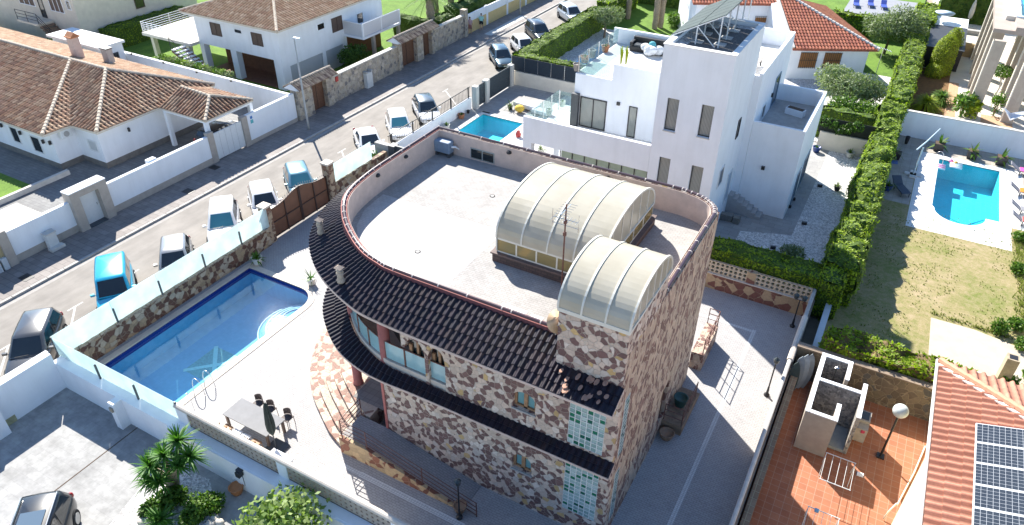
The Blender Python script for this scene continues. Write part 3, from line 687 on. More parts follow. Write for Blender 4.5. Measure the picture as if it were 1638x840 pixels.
mb=MB(); mb.box(-16.9,-15.4,20.1,20.3,.9,3.2); mb.build('porch_door',WOOD,SV)
# windows of the front
GLB=frosted('window_blue_glass',(.20,.42,.44),.1,.08)
for (xa,xb,za,zb) in WIN:
    mb=MB(); mb.box(xa-.04,xb+.04,15.84,16.1,za-.07,za-.003); s=mb.build('window_sill',GREYC,SV)
    mb=MB(); mb.box(xa,xa+.09,16.02,16.1,za,zb); mb.box(xb-.09,xb,16.02,16.1,za,zb); mb.box((xa+xb)/2-.07,(xa+xb)/2+.07,16.02,16.1,za,zb); mb.box(xa+.09,xb-.09,16.02,16.1,zb-.09,zb); mb.box(xa+.09,xb-.09,16.02,16.1,za,za+.08)
    f=mb.build('window',WOODL,SV); mb=MB(); mb.box(xa+.02,xb-.02,16.1,16.13,za+.02,zb); mb.build('window_glass',GLB,f)
    n=10; mb=MB(); cx=(xa+xb)/2; rx=(xb-xa)/2 # stone arch infill
    for k in range(n):
        x0=xa+(xb-xa)*k/n; x1=xa+(xb-xa)*(k+1)/n; f=lambda x: zb-.32+.32*math.sqrt(max(0,1-((x-cx)/rx)**2))
        mb.add([(x0,15.903,f(x0)),(x1,15.903,f(x1)),(x1,15.903,zb),(x0,15.903,zb),(x0,16.01,f(x0)),(x1,16.01,f(x1)),(x1,16.01,zb),(x0,16.01,zb)],[(0,1,2,3),(7,6,5,4),(0,4,5,1),(3,2,6,7)])
    mb.build('window_arch',STONE,SV)
# glass block screens
gbn=N('glass_blocks'); uv=gbn.n('ShaderNodeUVMap'); uv.uv_map='tile'; wn=gbn.n('ShaderNodeTexWhiteNoise',noise_dimensions='2D'); fl=gbn.n('ShaderNodeVectorMath',operation='FLOOR'); gbn.l(uv.outputs[0],fl.inputs[0]); gbn.l(fl.outputs[0],wn.inputs['Vector'])
gbn.col(gbn.ramp(wn.outputs['Value'],[(0,(.02,.16,.085)),(.16,(.34,.46,.43)),(.55,(.24,.36,.34)),(.8,(.45,.55,.52)),(.92,(.015,.11,.07))],'CONSTANT')); gbn.set(Roughness=.12); GBM=gbn.m
for (za,zb) in ((4.62,6.72),(1.0,3.75)):
    nz=round((zb-za)/.2); nx=6; mb=MB(); fr=MB(); dx=(GBX[1]-GBX[0])/nx; dz=(zb-za)/nz
    for i in range(nx):
        for j in range(nz):
            x0=GBX[0]+i*dx+.018;x1=GBX[0]+(i+1)*dx-.018;z0=za+j*dz+.018;z1=za+(j+1)*dz-.018
            mb.add([(x0,15.93,z0),(x1,15.93,z0),(x1,15.93,z1),(x0,15.93,z1),(x0+.02,15.915,z0+.02),(x1-.02,15.915,z0+.02),(x1-.02,15.915,z1-.02),(x0+.02,15.915,z1-.02)],[(4,5,6,7),(0,1,5,4),(1,2,6,5),(2,3,7,6),(3,0,4,7)],[[(i+.5,j+.5)]*4]*5)
    fr.box(GBX[0],GBX[1],15.932,16.05,za,zb)
    for i in range(nx+1): x=GBX[0]+i*dx; fr.box(x-.017,x+.017,15.906,15.931,za,zb)
    for j in range(nz+1):
        z=za+j*dz
        for i in range(nx): fr.box(GBX[0]+i*dx+.0175,GBX[0]+(i+1)*dx-.0175,15.907,15.931,z-.016,z+.016)
    f=fr.build('glass_block_screen',plain('white_mortar',(.62,.66,.64),.8,.05,9),SV); mb.build('glass_block',GBM,f)
for (za,zb) in ((4.2,7.0),(.7,3.3)):
    mb=MB(); fr=MB(); fr.box(-4.752,-4.735,16.42,16.85,za,zb); n=round((zb-za)/.2); dz=(zb-za)/n
    for j in range(n):
        for i in range(2):
            y0=16.45+i*.19; z0=za+j*dz+.02; mb.add([(-4.73,y0,z0),(-4.73,y0+.17,z0),(-4.73,y0+.17,z0+dz-.04),(-4.73,y0,z0+dz-.04)],[(0,1,2,3)],[[(i+30.5,j+.5)]*4])
    f=fr.build('side_glass_block_screen',plain('white_mortar',(.6,.6,.6)),SV); mb.build('side_glass_block',GBM,f)
# side doors and landing of the right side
mb=MB(); mb.box(-5.0,-4.9,21.6,22.5,.8,2.9); mb.build('side_door',WOOD,SV)
mb=MB(); mb.box(-4.75,-3.85,22.4,24.4,0,.55); 
for k in range(3): mb.box(-4.75,-3.85,24.4+.28*k,24.68+.28*k,0,.55-.16*(k+1)+.02)
mb.build('side_landing',plain('aged_stone',(.26,.18,.12),.9,.35,4,.3,stain=.5),SV)
def rail(root,name,pts,h,m,nr=3,r=.022,posts=True):
    mb=MB(); P=[Vector(p) for p in pts]
    for p in P: mb.tube(p,p+Vector((0,0,h)),r,6)
    for k in range(nr):
        z=h*(1-k/(nr)) - .02
        for a,b in zip(P,P[1:]): mb.tube(a+Vector((0,0,z)),b+Vector((0,0,z)),r*.9,6)
    return mb.build(name,m,root)
rail(SV,'side_landing_railing',[(-4.7,22.45,.55),(-3.9,22.45,.55),(-3.9,23.4,.55),(-3.9,24.4,.55)],.95,RUST)
mb=MB(); mb.box(-4.9,-4.3,26.8,29.3,0,1.0); mb.build('rear_side_stair',STV,SV)
rail(SV,'rear_stair_railing',[(-4.35,26.8,1.0),(-4.35,27.7,1.0),(-4.35,28.5,1.0),(-4.35,29.25,1.0),(-4.85,29.25,1.0)],.95,RUST)
# porch, curved steps and ramp
SO=[(-16.05,14.62),(-17.0,14.95),(-17.85,15.43),(-19.3,16.37),(-20.44,17.51),(-21.26,18.73),(-21.87,20.0),(-22.2,22),(-22.2,26.5)]
SOP=[(p.x,p.y) for p in smooth_path([Vector((a,b,0)) for a,b in SO],4)]
STEPM=crazy('step_stone',[(.42,(.30,.17,.13)),(.58,(.52,.43,.34))],mortar=(.5,.43,.35),scale=3.2,ms=.04)
for k in range(5):
    o=offset(SOP,-.36*k); o=[(min(x,-16.0),y) for x,y in o]
    mb=MB(); mb.prism(o+[(-15.6,26.5),(-15.6,o[0][1])],.0 if k==0 else .18*k,.18*(k+1)); mb.build('porch_step',STEPM,SV)
PORM=pavers('porch_pavers',(.20,.19,.185),(.24,.23,.22),(.15,.14,.14),(.3,.3),offs=0)
mb=MB(); mb.box(-17.0,-14.5,16.6,20.3,.901,.91); mb.build('porch_floor',PORM,SV)
mb=MB(); Yw=14.62
mb.add([(-16.0,Yw,0),(-16.0,15.88,0),(-10.0,15.88,0),(-10.0,Yw,0),(-16.0,Yw,.9),(-16.0,15.88,.9),(-14.6,15.88,.9),(-14.6,Yw,.9),(-10,Yw,.02),(-10,15.88,.02)],[(4,5,6,7),(7,6,9,8),(0,4,7,8,3),(1,2,9,6,5),(0,1,5,4)])
mb.build('ramp',pavers('ramp_pavers',(.30,.29,.29),(.35,.34,.33),(.22,.21,.21),(.2,.1),speck=.3),SV)
RST=crazy('ramp_wall_stone',[(.5,(.25,.10,.06)),(.5,(.52,.38,.22))],mortar=(.42,.3,.2),scale=3,ms=.04)
mb=MB(); mb.add([(-16.0,Yw-.16,0),(-10.2,Yw-.16,0),(-10.2,Yw-.16,.06),(-14.6,Yw-.16,.95),(-16.0,Yw-.16,.95),(-16.0,Yw,0),(-10.2,Yw,0),(-10.2,Yw,.06),(-14.6,Yw,.95),(-16.0,Yw,.95)],[(0,1,2,3,4),(9,8,7,6,5),(1,6,7,2),(2,7,8,3),(3,8,9,4),(4,9,5,0)])
mb.build('ramp_side_wall',RST,SV)
def rz(x): return .95 if x<-14.6 else .95-(x+14.6)/4.4*.9
rail(SV,'ramp_railing',[(x,Yw-.06,rz(x)) for x in (-15.9,-14.6,-11.9,-9.4)],.95,RUST,4)
rail(SV,'ramp_railing',[(-15.9,Yw-.06,.95),(-15.95,15.9,.95)],.95,RUST,4)
# parapet details
mb=MB()
for p in ((-17.05,26.82,8.4),): pass
fr=MB(); fr.box(-17.05,-15.72,26.80,26.84,8.12,8.68); f=fr.build('roof_window',plain('grey_frame',(.30,.33,.32),.5,.05,9),SV)
mb=MB(); mb.box(-17.0,-16.42,26.78,26.80,8.18,8.62); mb.box(-16.34,-15.77,26.78,26.80,8.18,8.62); mb.build('window_mesh',DGLASS,f)
for (x,y,nx,ny) in ((-18.87,24.0,1,0),(-18.85,21.9,1,-.1),(-14.9,26.83,0,-1),(-9.9,26.83,0,-1)):
    mb=MB(); mb.ball((x+nx*.06,y+ny*.06,8.95),(.13,.13,.09),10,6); mb.box(x-.03,x+.03,y-.03,y+.03,8.9,9.0); mb.build('wall_lamp',BLACKM,SV,smooth=True)
# air conditioner under a blue cover
AC=T('air_conditioner','air conditioner under a blue grey cover in the roof corner','air conditioner',(-18.35,26.5,8.05))
mb=MB(); mb.box(-18.85,-17.95,26.3,26.75,8.25,8.85); mb.build('cover',plain('blue_cover',(.20,.27,.36),.6,.15,4),AC,bevel=.06)
mb=MB(); mb.tube((-17.94,26.5,8.6),(-17.75,26.6,8.6),.05); mb.tube((-17.75,26.6,8.6),(-17.72,26.82,8.4),.04); mb.build('hose',WHITE,AC)
for x in (-18.8,-18.1): mb=MB(); mb.box(x,x+.1,26.35,26.75,8.05,8.25); mb.build('foot',DGREY,AC)
# ---- vaulted skylights
POLY=N('polycarbonate'); v=POLY.coord(); a=POLY.noise(v,1.1,4); POLY.col(POLY.ramp(a.outputs[0],[(.3,(.50,.46,.36)),(.7,(.60,.56,.46))])); POLY.set(Roughness=.24); POLY.b.inputs['Specular IOR Level'].default_value=.7
t=POLY.n('ShaderNodeBsdfTranslucent'); t.inputs[0].default_value=(.7,.64,.48,1); mx=POLY.n('ShaderNodeMixShader'); mx.inputs[0].default_value=.28; POLY.l(POLY.b.outputs[0],mx.inputs[1]); POLY.l(t.outputs[0],mx.inputs[2]); POLY.l(mx.outputs[0],POLY.out.inputs[0]); POLY=POLY.m
ALC=plain('cream_aluminium',(.66,.64,.56),.4,.05,6)
YGL=glass('yellow_glass',(.85,.75,.42),.45)
def vault(root,x0,x1,y0,y1,z0,h,nb,gable=True):
    cy=(y0+y1)/2; ry=(y1-y0)/2; n=26
    def pt(k,e=0): a=math.pi*k/n; return (cy-(ry+e)*math.cos(a), z0+(h+e)*max(0,math.sin(a))**.9)
    for i in range(nb):
        xa=x0+(x1-x0)*i/nb; xb=x0+(x1-x0)*(i+1)/nb; mb=MB()
        vs=[];fs=[]
        for k in range(n+1):
            y,z=pt(k); y2,z2=pt(k,-.015); vs+=[(xa,y,z),(xb,y,z),(xb,y2,z2),(xa,y2,z2)]
        for k in range(n):
            for q in range(4): fs.append((4*k+q,4*k+(q+1)%4,4*k+4+(q+1)%4,4*k+4+q))
        mb.add(vs,fs); mb.build('vault_panel',POLY,root,smooth=False)
    for i in range(nb+1):
        x=x0+(x1-x0)*i/nb; mb=MB(); vs=[];fs=[]; wd=.032
        for k in range(n+1):
            y,z=pt(k,.03); y2,z2=pt(k,-.05); vs+=[(x-wd,y,z),(x+wd,y,z),(x+wd,y2,z2),(x-wd,y2,z2)]
        for k in range(n):
            for q in range(4): fs.append((4*k+q,4*k+(q+1)%4,4*k+4+(q+1)%4,4*k+4+q))
        mb.add(vs,fs); mb.build('vault_rib',ALC,root)
    for xg in (x0,x1):
        mb=MB(); pts=[pt(k,-.03) for k in range(n+1)]
        mb.add([(xg,y,z) for y,z in pts],[tuple(range(n+1))]); mb.build('gable_glazing',POLY,root)
        mb=MB()
        for q in range(1,6):
            y=y0+(y1-y0)*q/6; z=z0+(h-.03)*math.sin(math.acos(max(-1,min(1,-(y-cy)/ry))))**.9; mb.box(xg-.03,xg+.03,y-.02,y+.02,z0,z)
        mb.box(xg-.04,xg+.04,y0,y1,z0-.05,z0+.02); mb.build('gable_mullion',ALC,root)
SK=T('roof_skylight','large cream barrel vaulted skylight standing on the paved roof','skylight',(-9.5,22.6,8.05))
mb=MB(); grid=[(-11.75,-7.2,19.85,20.1),(-11.75,-7.2,25.3,25.55),(-11.75,-11.5,20.1,25.3),(-7.45,-7.2,20.1,25.3)]
for g in grid: mb.box(*g,8.05,8.42)
BRK=pavers('dark_brick_curb',(.085,.06,.055),(.12,.08,.07),(.05,.045,.04),(.25,.12),plane='xz',blotch=.2); mb.build('curb',BRK,SK)
mb=MB(); mb.box(-11.8,-7.15,19.78,20.16,8.42,8.48); mb.box(-11.8,-7.15,25.26,25.6,8.42,8.48); mb.box(-7.5,-7.12,20.16,25.26,8.42,8.48); mb.box(-11.82,-11.45,20.16,25.26,8.42,8.48); mb.build('curb_cap',plain('brick_cap',(.13,.09,.08),.7,.2,9),SK)
for (xa,xb,ya,yb,ax) in ((-11.6,-7.35,19.95,19.99,'x'),(-11.6,-7.35,25.4,25.44,'x'),(-11.62,-11.58,19.95,25.44,'y'),(-7.37,-7.33,19.95,25.44,'y')):
    mb=MB(); mb.box(xa,xb,ya,yb,8.55,9.02) if False else None
    fr=MB(); fr.box(xa,xb,ya,yb,8.48,8.54); fr.box(xa,xb,ya,yb,9.04,9.12)
    L_=xb-xa if ax=='x' else yb-ya; n=5
    for k in range(n+1):
        if ax=='x': x=xa+L_*k/n; fr.box(x-.03,x+.03,ya-.01,yb+.01,8.54,9.04)
        else: y=ya+L_*k/n; fr.box(xa-.01,xb+.01,y-.03,y+.03,8.54,9.04)
    f=fr.build('side_glazing_frame',ALC,SK); mb=MB(); mb.box(xa+.005,xb-.005,ya+.01,yb-.01,8.54,9.04); mb.build('side_glazing',YGL,f)
mb=MB(); mb.box(-11.4,-7.5,20.3,25.2,8.06,8.10); mb.build('light_well_floor',plain('ochre_floor',(.5,.38,.18),.7,.15,3),SK)
vault(SK,-11.62,-7.33,19.95,25.45,9.12,1.45,4)
SK2=T('tower_skylight','smaller cream barrel vaulted skylight capping the stone stair tower','skylight',(-5.9,17.7,10.2))
mb=MB(); mb.box(-7.09,-4.71,15.84,16.04,10.2,10.34); mb.box(-7.09,-4.71,19.36,19.56,10.2,10.34); mb.box(-7.09,-6.9,16.04,19.36,10.2,10.34); mb.box(-4.9,-4.71,16.04,19.36,10.2,10.34); mb.build('base_frame',ALC,SK2)
vault(SK2,-7.07,-4.73,15.86,19.54,10.34,1.12,3)
# antenna
AN=T('roof_antenna','tall thin brown television antenna mast beside the barrel skylight','antenna',(-8.65,19.6,8.05))
mb=MB(); mb.tube((-8.65,19.6,8.05),(-8.65,19.6,11.6),.03,8); mb.build('mast',RUST,AN)
mb=MB(); mb.tube((-9.1,19.6,11.0),(-8.2,19.6,11.0),.012,5)
for k in range(7): x=-9.1+.15*k; mb.tube((x,19.3+.02*k,11.0),(x,19.9-.02*k,11.0),.008,4)
mb.tube((-8.65,19.2,11.4),(-8.65,20.0,11.4),.012,5)
for k in range(6): y=19.2+.16*k; mb.tube((-8.9,y,11.4),(-8.4,y,11.4),.007,4)
mb.tube((-9.15,19.6,10.6),(-9.15,19.6,11.3),.012,4); mb.tube((-8.15,19.6,10.6),(-8.15,19.6,11.3),.012,4); mb.tube((-9.15,19.6,10.75),(-8.15,19.6,10.75),.01,4)
mb.build('aerial',STEEL,AN)
for z in (10.4,10.9): mb=MB(); mb.obox((-8.65,19.6,z),(.1,.1,.15)); mb.build('bracket',RUST,AN)
# satellite dish
SD=T('satellite_dish','rusty round satellite dish at the end of the parapet by the tower','satellite dish',(-7.45,16.6,8.5))
mb=MB(); mb.lathe([(0,0),(.16,.02),(.30,.07),(.40,.14)],(0,0,0),20); m=Matrix.Rotation(math.radians(62),3,'Y'); m=Matrix.Rotation(math.radians(-30),3,'Z')@m
mb.v=[tuple(m@Vector(p)+Vector((-7.45,16.55,9.15))) for p in mb.v]
mb.build('dish',plain('rusty_dish',(.55,.40,.26),.5,.4,3,stain=.5),SD,smooth=True)
mb=MB(); mb.tube((-7.45,16.65,8.5),(-7.48,16.55,9.1),.03); mb.tube((-7.45,16.5,9.05),(-7.1,16.3,9.2),.015); mb.obox((-7.08,16.28,9.22),(.08,.08,.1)); mb.build('arm',GREYC,SD)
for i,(x,y,l) in enumerate(((-9.35,17.2,'longer white box lying behind the front parapet'),(-8.45,17.15,'shorter white box behind the parapet next to the satellite dish'))):
    mb=MB(); mb.box(x-(.5 if i==0 else .25),x+(.5 if i==0 else .25),y-.12,y+.16,8.06,8.42); o=mb.build('roof_box',ALU,None,bevel=.02); tag(o,l,'box','white boxes behind the parapet')
# stone figures on the curved eave
def figure(x,y,z,lab,rz_):
    r=T('stone_figure',lab,'statue',(x,y,z),'stone figures on the curved eave'); r.scale=(.66,.66,.66)
    mb=MB(); mb.lathe([(.22,0),(.24,.1),(.17,.3),(.19,.5),(.22,.62),(.14,.72)],(x,y,z),12); mb.ball((x+.05,y-.05,z+.85),(.17,.19,.17),12,8); mb.obox((x+.0,y-.0,z+.75),(.34,.3,.1),rz_); mb.obox((x+.17,y-.14,z+.83),(.16,.12,.09),rz_)
    mb.build('body',plain('weathered_stone',(.42,.36,.29),.9,.3,5,.3,stain=.5),r,smooth=True)
    mb=MB(); mb.add([(x-.24,y-.2,z+.98),(x+.24,y-.2,z+.98),(x+.24,y+.2,z+.98),(x-.24,y+.2,z+.98),(x,y,z+1.18)],[(0,1,4),(1,2,4),(2,3,4),(3,0,4),(3,2,1,0)]); mb.build('cap',plain('weathered_cap',(.55,.42,.32),.9,.2,6),r)
figure(-18.85,18.1,8.0,'grey stone figure on the far side of the curved dark eave, facing the gate',.5)
figure(-16.0,15.95,7.95,'pale stone figure with a pointed cap on the nearer side of the curved eave',.9)
# ================================================================ walls, fences, gates of the plots
def lattice(mb,axis,c0,c1,a0,a1,z0,z1,ca,cz,k=.62):
    na=max(1,round((a1-a0)/ca)); nz=max(1,round((z1-z0)/cz)); da=(a1-a0)/na; dz=(z1-z0)/nz
    def P(a,z,c): return (a,c,z) if axis=='y' else (c,a,z)
    for i in range(na):
        for j in range(nz):
            x=a0+(i+.5)*da; z=z0+(j+.5)*dz; out=[];inn=[]
            for q in range(8):
                an=math.pi/4*q; cx,sx=math.cos(an),math.sin(an); m=max(abs(cx),abs(sx)); out.append((x+cx/m*da/2,z+sx/m*dz/2)); inn.append((x+cx*k*da/2,z+sx*k*dz/2))
            vs=[P(*p,c0) for p in out]+[P(*p,c0) for p in inn]+[P(*p,c1) for p in out]+[P(*p,c1) for p in inn]; fs=[]
            for q in range(8):
                r=(q+1)%8; fs+=[(q,r,8+r,8+q),(16+q,24+q,24+r,16+r),(8+q,8+r,24+r,24+q)]
            mb.add(vs,fs)
# south wall of the pool terrace, white neighbour side with ledge
W1=T('boundary_wall','long white rendered wall with a wide ledge between the terrace and the driveway','wall',(-20,11.4,0))
mb=MB(); mb.box(-29.75,-4,11.15,11.72,-.15,1.48); mb.build('wall',WHITE,W1)
mb=MB(); mb.box(-25.35,-25.0,10.75,11.15,0,1.5); mb.build('buttress',WHITE,W1)
mb=MB(); mb.box(-22.1,-4,11.06,11.15,0,1.46) ; mb.build('raised_wall',WHITE,W1)
tag(mb and None or W1)
lm=T('wall_lamp','black square lantern on the white driveway wall','wall lamp',(-17.9,11.0,1.1))
mb=MB(); mb.obox((-17.9,10.93,1.25),(.2,.22,.26)); mb.obox((-17.9,11.0,1.4),(.28,.2,.05)); mb.build('lantern',BLACKM,lm); mb=MB(); mb.tube((-17.9,11.03,1.1),(-17.95,11.06,.35),.012,5); mb.build('cable',BLACKM,lm)
mb=MB(); mb.box(-25.28,-25.08,10.66,10.75,1.05,1.3); o=mb.build('wall_lamp',plain('bronze',(.3,.26,.2),.5,.1,9),bevel=.03); tag(o,'small bronze lamp on the white buttress of the driveway wall','wall lamp')
WGL=frosted('aqua_glass',(.80,.91,.90),.62,.12)
GF=T('glass_fence','frosted aqua glass wind screen on dark posts along the street and driveway','glass fence',(-30,18,1.2))
def gpanel(ax,c,a0,a1,z0,z1):
    mb=MB(); mb.box(a0,a1,c-.008,c+.008,z0,z1) if ax=='y' else mb.box(c-.008,c+.008,a0,a1,z0,z1); mb.build('glass_panel',WGL,GF)
gpanel('y',11.62,-29.92,-26.9,1.48,2.5); gpanel('y',11.62,-26.87,-24.4,1.48,2.5); gpanel('y',11.62,-24.37,-21.9,1.48,2.5)
ys=[11.62,14.6,17.2,20.0,22.6,24.85]
for a,b in zip(ys,ys[1:]): gpanel('x',-30.0,a+.01,b-.01,1.2,2.5)
gpanel('x',-30.3,30.75,33.0,1.2,2.5); gpanel('x',-30.3,33.02,34.9,1.2,2.5)
for (x,y,z0,z1) in ((-29.9,14.6,1.15,2.1),(-29.9,17.2,1.15,2.1),(-29.9,20,1.15,2.1),(-29.9,22.6,1.15,2.1),(-26.88,11.54,1.48,2.3),(-24.38,11.54,1.48,2.3),(-29.95,11.62,1.4,2.5),(-21.88,11.62,1.48,2.52)):
    mb=MB(); mb.obox((x,y,(z0+z1)/2),(.07,.07,z1-z0)); mb.build('post',DGREY,GF)
SW=T('stone_boundary_wall','low brown and cream stone wall carrying the glass along the street','wall',(-30.1,18,0))
mb=MB(); mb.box(-30.3,-29.95,11.73,24.7,-.15,1.18); mb.box(-30.45,-30.15,30.85,36.4,-.15,1.18); mb.build('wall',crazy('rough_stone',[(.42,(.15,.075,.05)),(.30,(.42,.31,.19)),(.28,(.50,.42,.31))],mortar=(.26,.19,.13),scale=3.6,ms=.05),SW)
mb=MB(); 
for i in range(60): y=11.75+i*.216; mb.obox((-30.0+.03*R_.random(),y,1.19+.03*R_.random()),(.3,.17+.05*R_.random(),.07),R_.uniform(-.3,.3))
mb.build('rough_coping',plain('rough_coping',(.36,.29,.22),.95,.3,7,.3),SW)
# perforated wall
PW=T('perforated_wall','low beige perforated block wall with a rounded sandstone cap behind the dining table','wall',(-18,11.62,1.48))
PBL=plain('beige_block',(.40,.345,.285),.9,.12,5,.15,stain=.3)
mb=MB(); x=-21.85
for (xa,xb) in ((-21.2,-16.35),(-15.85,-11.0),(-10.5,-5.7)):
    mb=MB(); lattice(mb,'y',11.56,11.68,xa,xb,1.55,2.28,.24,.24,.5); mb.build('lattice_panel',PBL,PW)
mb=MB(); 
for (xa,xb) in ((-21.85,-21.2),(-16.35,-15.85),(-11.0,-10.5)): mb.box(xa,xb,11.53,11.71,1.48,2.28)
mb.build('pier',WHITE,PW)
mb=MB(); mb.box(-21.2,-5.7,11.56,11.68,1.48,1.55); mb.build('base_course',plain('dark_base',(.09,.07,.06),.9,.2,6),PW)
mb=MB(); mb.tube((-21.9,11.62,2.33),(-5.5,11.62,2.33),.12,10); mb.build('cap',SANDC,PW)
# right boundary wall and rear block wall
BW=T('block_wall','long low boundary wall with beige cap and a strip of perforated blocks beside the paved court','wall',(-.6,25,0))
mb=MB(); mb.box(-.72,-.5,5,33.95,-.15,1.0); mb.build('wall',plain('grey_plaster',(.33,.28,.23),.9,.15,4,.15,stain=.4),BW)
mb=MB(); lattice(mb,'x',-.66,-.54,24.0,33.9,1.0,1.5,.25,.25,.5); mb.build('lattice_panel',plain('brown_block',(.20,.16,.13),.9,.2,6),BW)
mb=MB(); mb.box(-.66,-.54,5,24.0,1.0,1.5); mb.build('block_course',plain('brown_block_solid',(.24,.19,.14),.9,.25,3),BW)
mb=MB(); mb.tube((-.66,5,1.56),(-.66,27.8,1.56),.09,8); mb.build('cap',LCONC,BW); mb=MB(); mb.tube((-.66,27.8,1.56),(-.66,31.4,1.56),.14,8);mb.build('cap',SANDC,BW); mb=MB(); mb.tube((-.66,31.4,1.56),(-.66,33.95,1.56),.10,8); mb.build('cap',GREYC,BW)
mb=MB(); 
for k in range(66): y=5+.37*k; mb.box(-.42,-.12,y,y+.36,.95,1.03)
mb.box(-.42,-.12,5,29,-.1,.95); mb.build('brick_coping',pavers('brown_bricks',(.26,.18,.11),(.32,.23,.15),(.45,.40,.25),(.3,.37),offs=0,blotch=.3),BW)
RW=T('rear_stone_wall','brown and cream stone wall topped by three rows of open concrete blocks','wall',(-3.5,33.9,0))
mb=MB(); mb.box(-10,-.75,33.6,33.9,-.15,1.0); mb.box(-4.05,-3.6,33.58,33.88,1.0,1.75); mb.build('wall',crazy('rear_stone',[(.5,(.20,.085,.065)),(.5,(.50,.36,.22))],mortar=(.42,.31,.2),scale=2.3,ms=.03),RW)
mb=MB(); mb.box(-10,-.75,33.5,33.95,1.0,1.05); mb.build('ledge',SANDC,RW)
for (a,b) in ((-10,-4.05),(-3.6,-.75)):
    mb=MB(); lattice(mb,'y',33.62,33.76,a,b,1.05,1.78,.25,.243,.72); mb.build('open_blocks',plain('sand_block',(.50,.41,.30),.9,.12,5,.15),RW)
# gate
GT=T('driveway_gate','wide brown sheet metal gate with an arched top and spear points between stone pillars','gate',(-30.3,27.8,0))
mb=MB(); n=16
for leaf,(ya,yb) in enumerate(((25.25,27.75),(27.8,30.25))):
    mb=MB(); vs=[];m=10
    top=lambda y: 2.0+.42*math.exp(-((y-27.75)/1.1)**2)
    for k in range(m+1):
        y=ya+(yb-ya)*k/m; vs+=[(-30.33,y,.08),(-30.33,y,top(y)),(-30.28,y,top(y)),(-30.28,y,.08)]
    fs=[]
    for k in range(m):
        for q in range(4): fs.append((4*k+q,4*k+(q+1)%4,4*k+4+(q+1)%4,4*k+4+q))
    fs+=[(0,1,2,3),(4*m+3,4*m+2,4*m+1,4*m)]; mb.add(vs,fs); lf=mb.build('gate_leaf',plain('brown_sheet',(.17,.075,.04),.55,.2,2,stain=.3),GT)
    mb=MB()
    for y in (ya+.03,(ya+yb)/2,yb-.03): mb.box(-30.27,-30.22,y-.03,y+.03,.05,top(y))
    for z in (.1,1.05): mb.box(-30.27,-30.23,ya,yb,z,z+.06)
    for k in range(m): mb.bar((-30.25,ya+(yb-ya)*k/m,top(ya+(yb-ya)*k/m)),(-30.25,ya+(yb-ya)*(k+1)/m,top(ya+(yb-ya)*(k+1)/m)),.05,.05)
    mb.build('leaf_frame',plain('dark_iron',(.05,.03,.025),.6,.2,9),lf)
    mb=MB()
    for k in range(13):
        y=ya+(yb-ya)*(k+.5)/13; z=top(y); mb.tube((-30.3,y,z),(-30.3,y,z+.16),.012,5); mb.lathe([(.03,0),(.0,.09)],(-30.3,y,z+.14),5)
    mb.build('spear_points',plain('pale_iron',(.45,.42,.38),.5,.2,9),lf)
for y in (24.97,30.55):
    mb=MB(); mb.box(-30.55,-30.02,y-.26,y+.26,-.15,2.4 if y<26 else 2.75); pl=mb.build('pillar',STEPM if False else crazy('pillar_stone',[(.5,(.20,.11,.07)),(.5,(.48,.37,.25))],mortar=(.42,.33,.23),scale=4.5,ms=.05),GT)
    mb=MB(); mb.box(-30.6,-29.97,y-.31,y+.31,(2.4 if y<26 else 2.75),(2.52 if y<26 else 2.87)); mb.build('pillar_cap',SANDC,pl)
MBX=T('meter_cabinet','grey concrete meter cabinet at the street corner beside the stone house','cabinet',(-30.6,36.9,0))
mb=MB(); mb.box(-31.4,-30.1,36.6,37.0,-.12,1.5); mb.build('housing',GREYC,MBX); mb=MB(); mb.box(-30.1,-29.6,36.5,37.1,0,1.6); mb.build('post',DGREY,MBX)
mb=MB(); mb.box(-29.6,-22,36.7,36.85,-.1,1.6); o=mb.build('grey_fence_panel',DGREY); tag(o,'dark grey fence between the stone house and the white house','fence')
# white house street fence
F1=T('street_fence','white low wall with a black railing in front of the parked white cars','fence',(-30.6,43,0))
mb=MB(); mb.box(-30.75,-30.5,37.2,48.3,-.15,1.0); mb.build('wall',WHITE,F1)
mb=MB(); 
for k in range(5):
    y=37.6+k*2.6; mb.box(-30.66,-30.58,y-.04,y+.04,1.0,1.95)
mb.box(-30.64,-30.6,37.2,48.3,1.86,1.92); mb.box(-30.64,-30.6,37.2,48.3,1.04,1.09)
for k in range(54): y=37.3+k*.205; mb.box(-30.63,-30.61,y-.01,y+.01,1.09,1.86)
mb.build('railing',BLACKM,F1)
F2=T('modern_gates','dark grey slatted pedestrian and driveway gates between pale pillars','gate',(-30.2,51,0))
for (ya,yb) in ((48.75,49.9),(50.5,54.2)):
    mb=MB(); 
    for k in range(9): z=.08+k*.2; mb.box(-30.25,-30.2,ya,yb,z,z+.185)
    mb.box(-30.19,-30.15,ya,ya+.05,.05,1.87); mb.box(-30.19,-30.15,yb-.05,yb,.05,1.87); mb.build('gate_leaf',plain('slate_slats',(.045,.06,.07),.5,.1,5),F2)
for (ya,yb) in ((48.3,48.72),(49.93,50.45),(54.25,54.7)):
    mb=MB(); mb.box(-30.45,-30.0,ya,yb,-.15,1.95); mb.build('pillar',plain('pale_pillar',(.55,.54,.5),.85,.05,3),F2)
F3=T('screened_fence','beige wall topped with a dark privacy screen in front of the low hedge','fence',(-27,55,0))
mb=MB(); mb.box(-30.4,-22.2,54.9,55.1,-.1,1.25); mb.build('wall',CREAM,F3)
mb=MB(); mb.box(-30.4,-22.6,55.0,55.03,1.3,2.55); mb.build('privacy_screen',plain('dark_screen',(.012,.022,.035),.7,.15,4),F3)
mb=MB()
for k in range(7): x=-30.4+k*1.3; mb.box(x-.02,x+.02,54.96,54.99,1.25,2.6)
mb.build('screen_post',STEEL,F3)
mb=MB(); mb.box(-22.2,-20.1,54.9,55.1,0,1.8); o=mb.build('white_garden_wall',WHITE); tag(o,'short white wall closing the gap beside the upper terrace','wall')
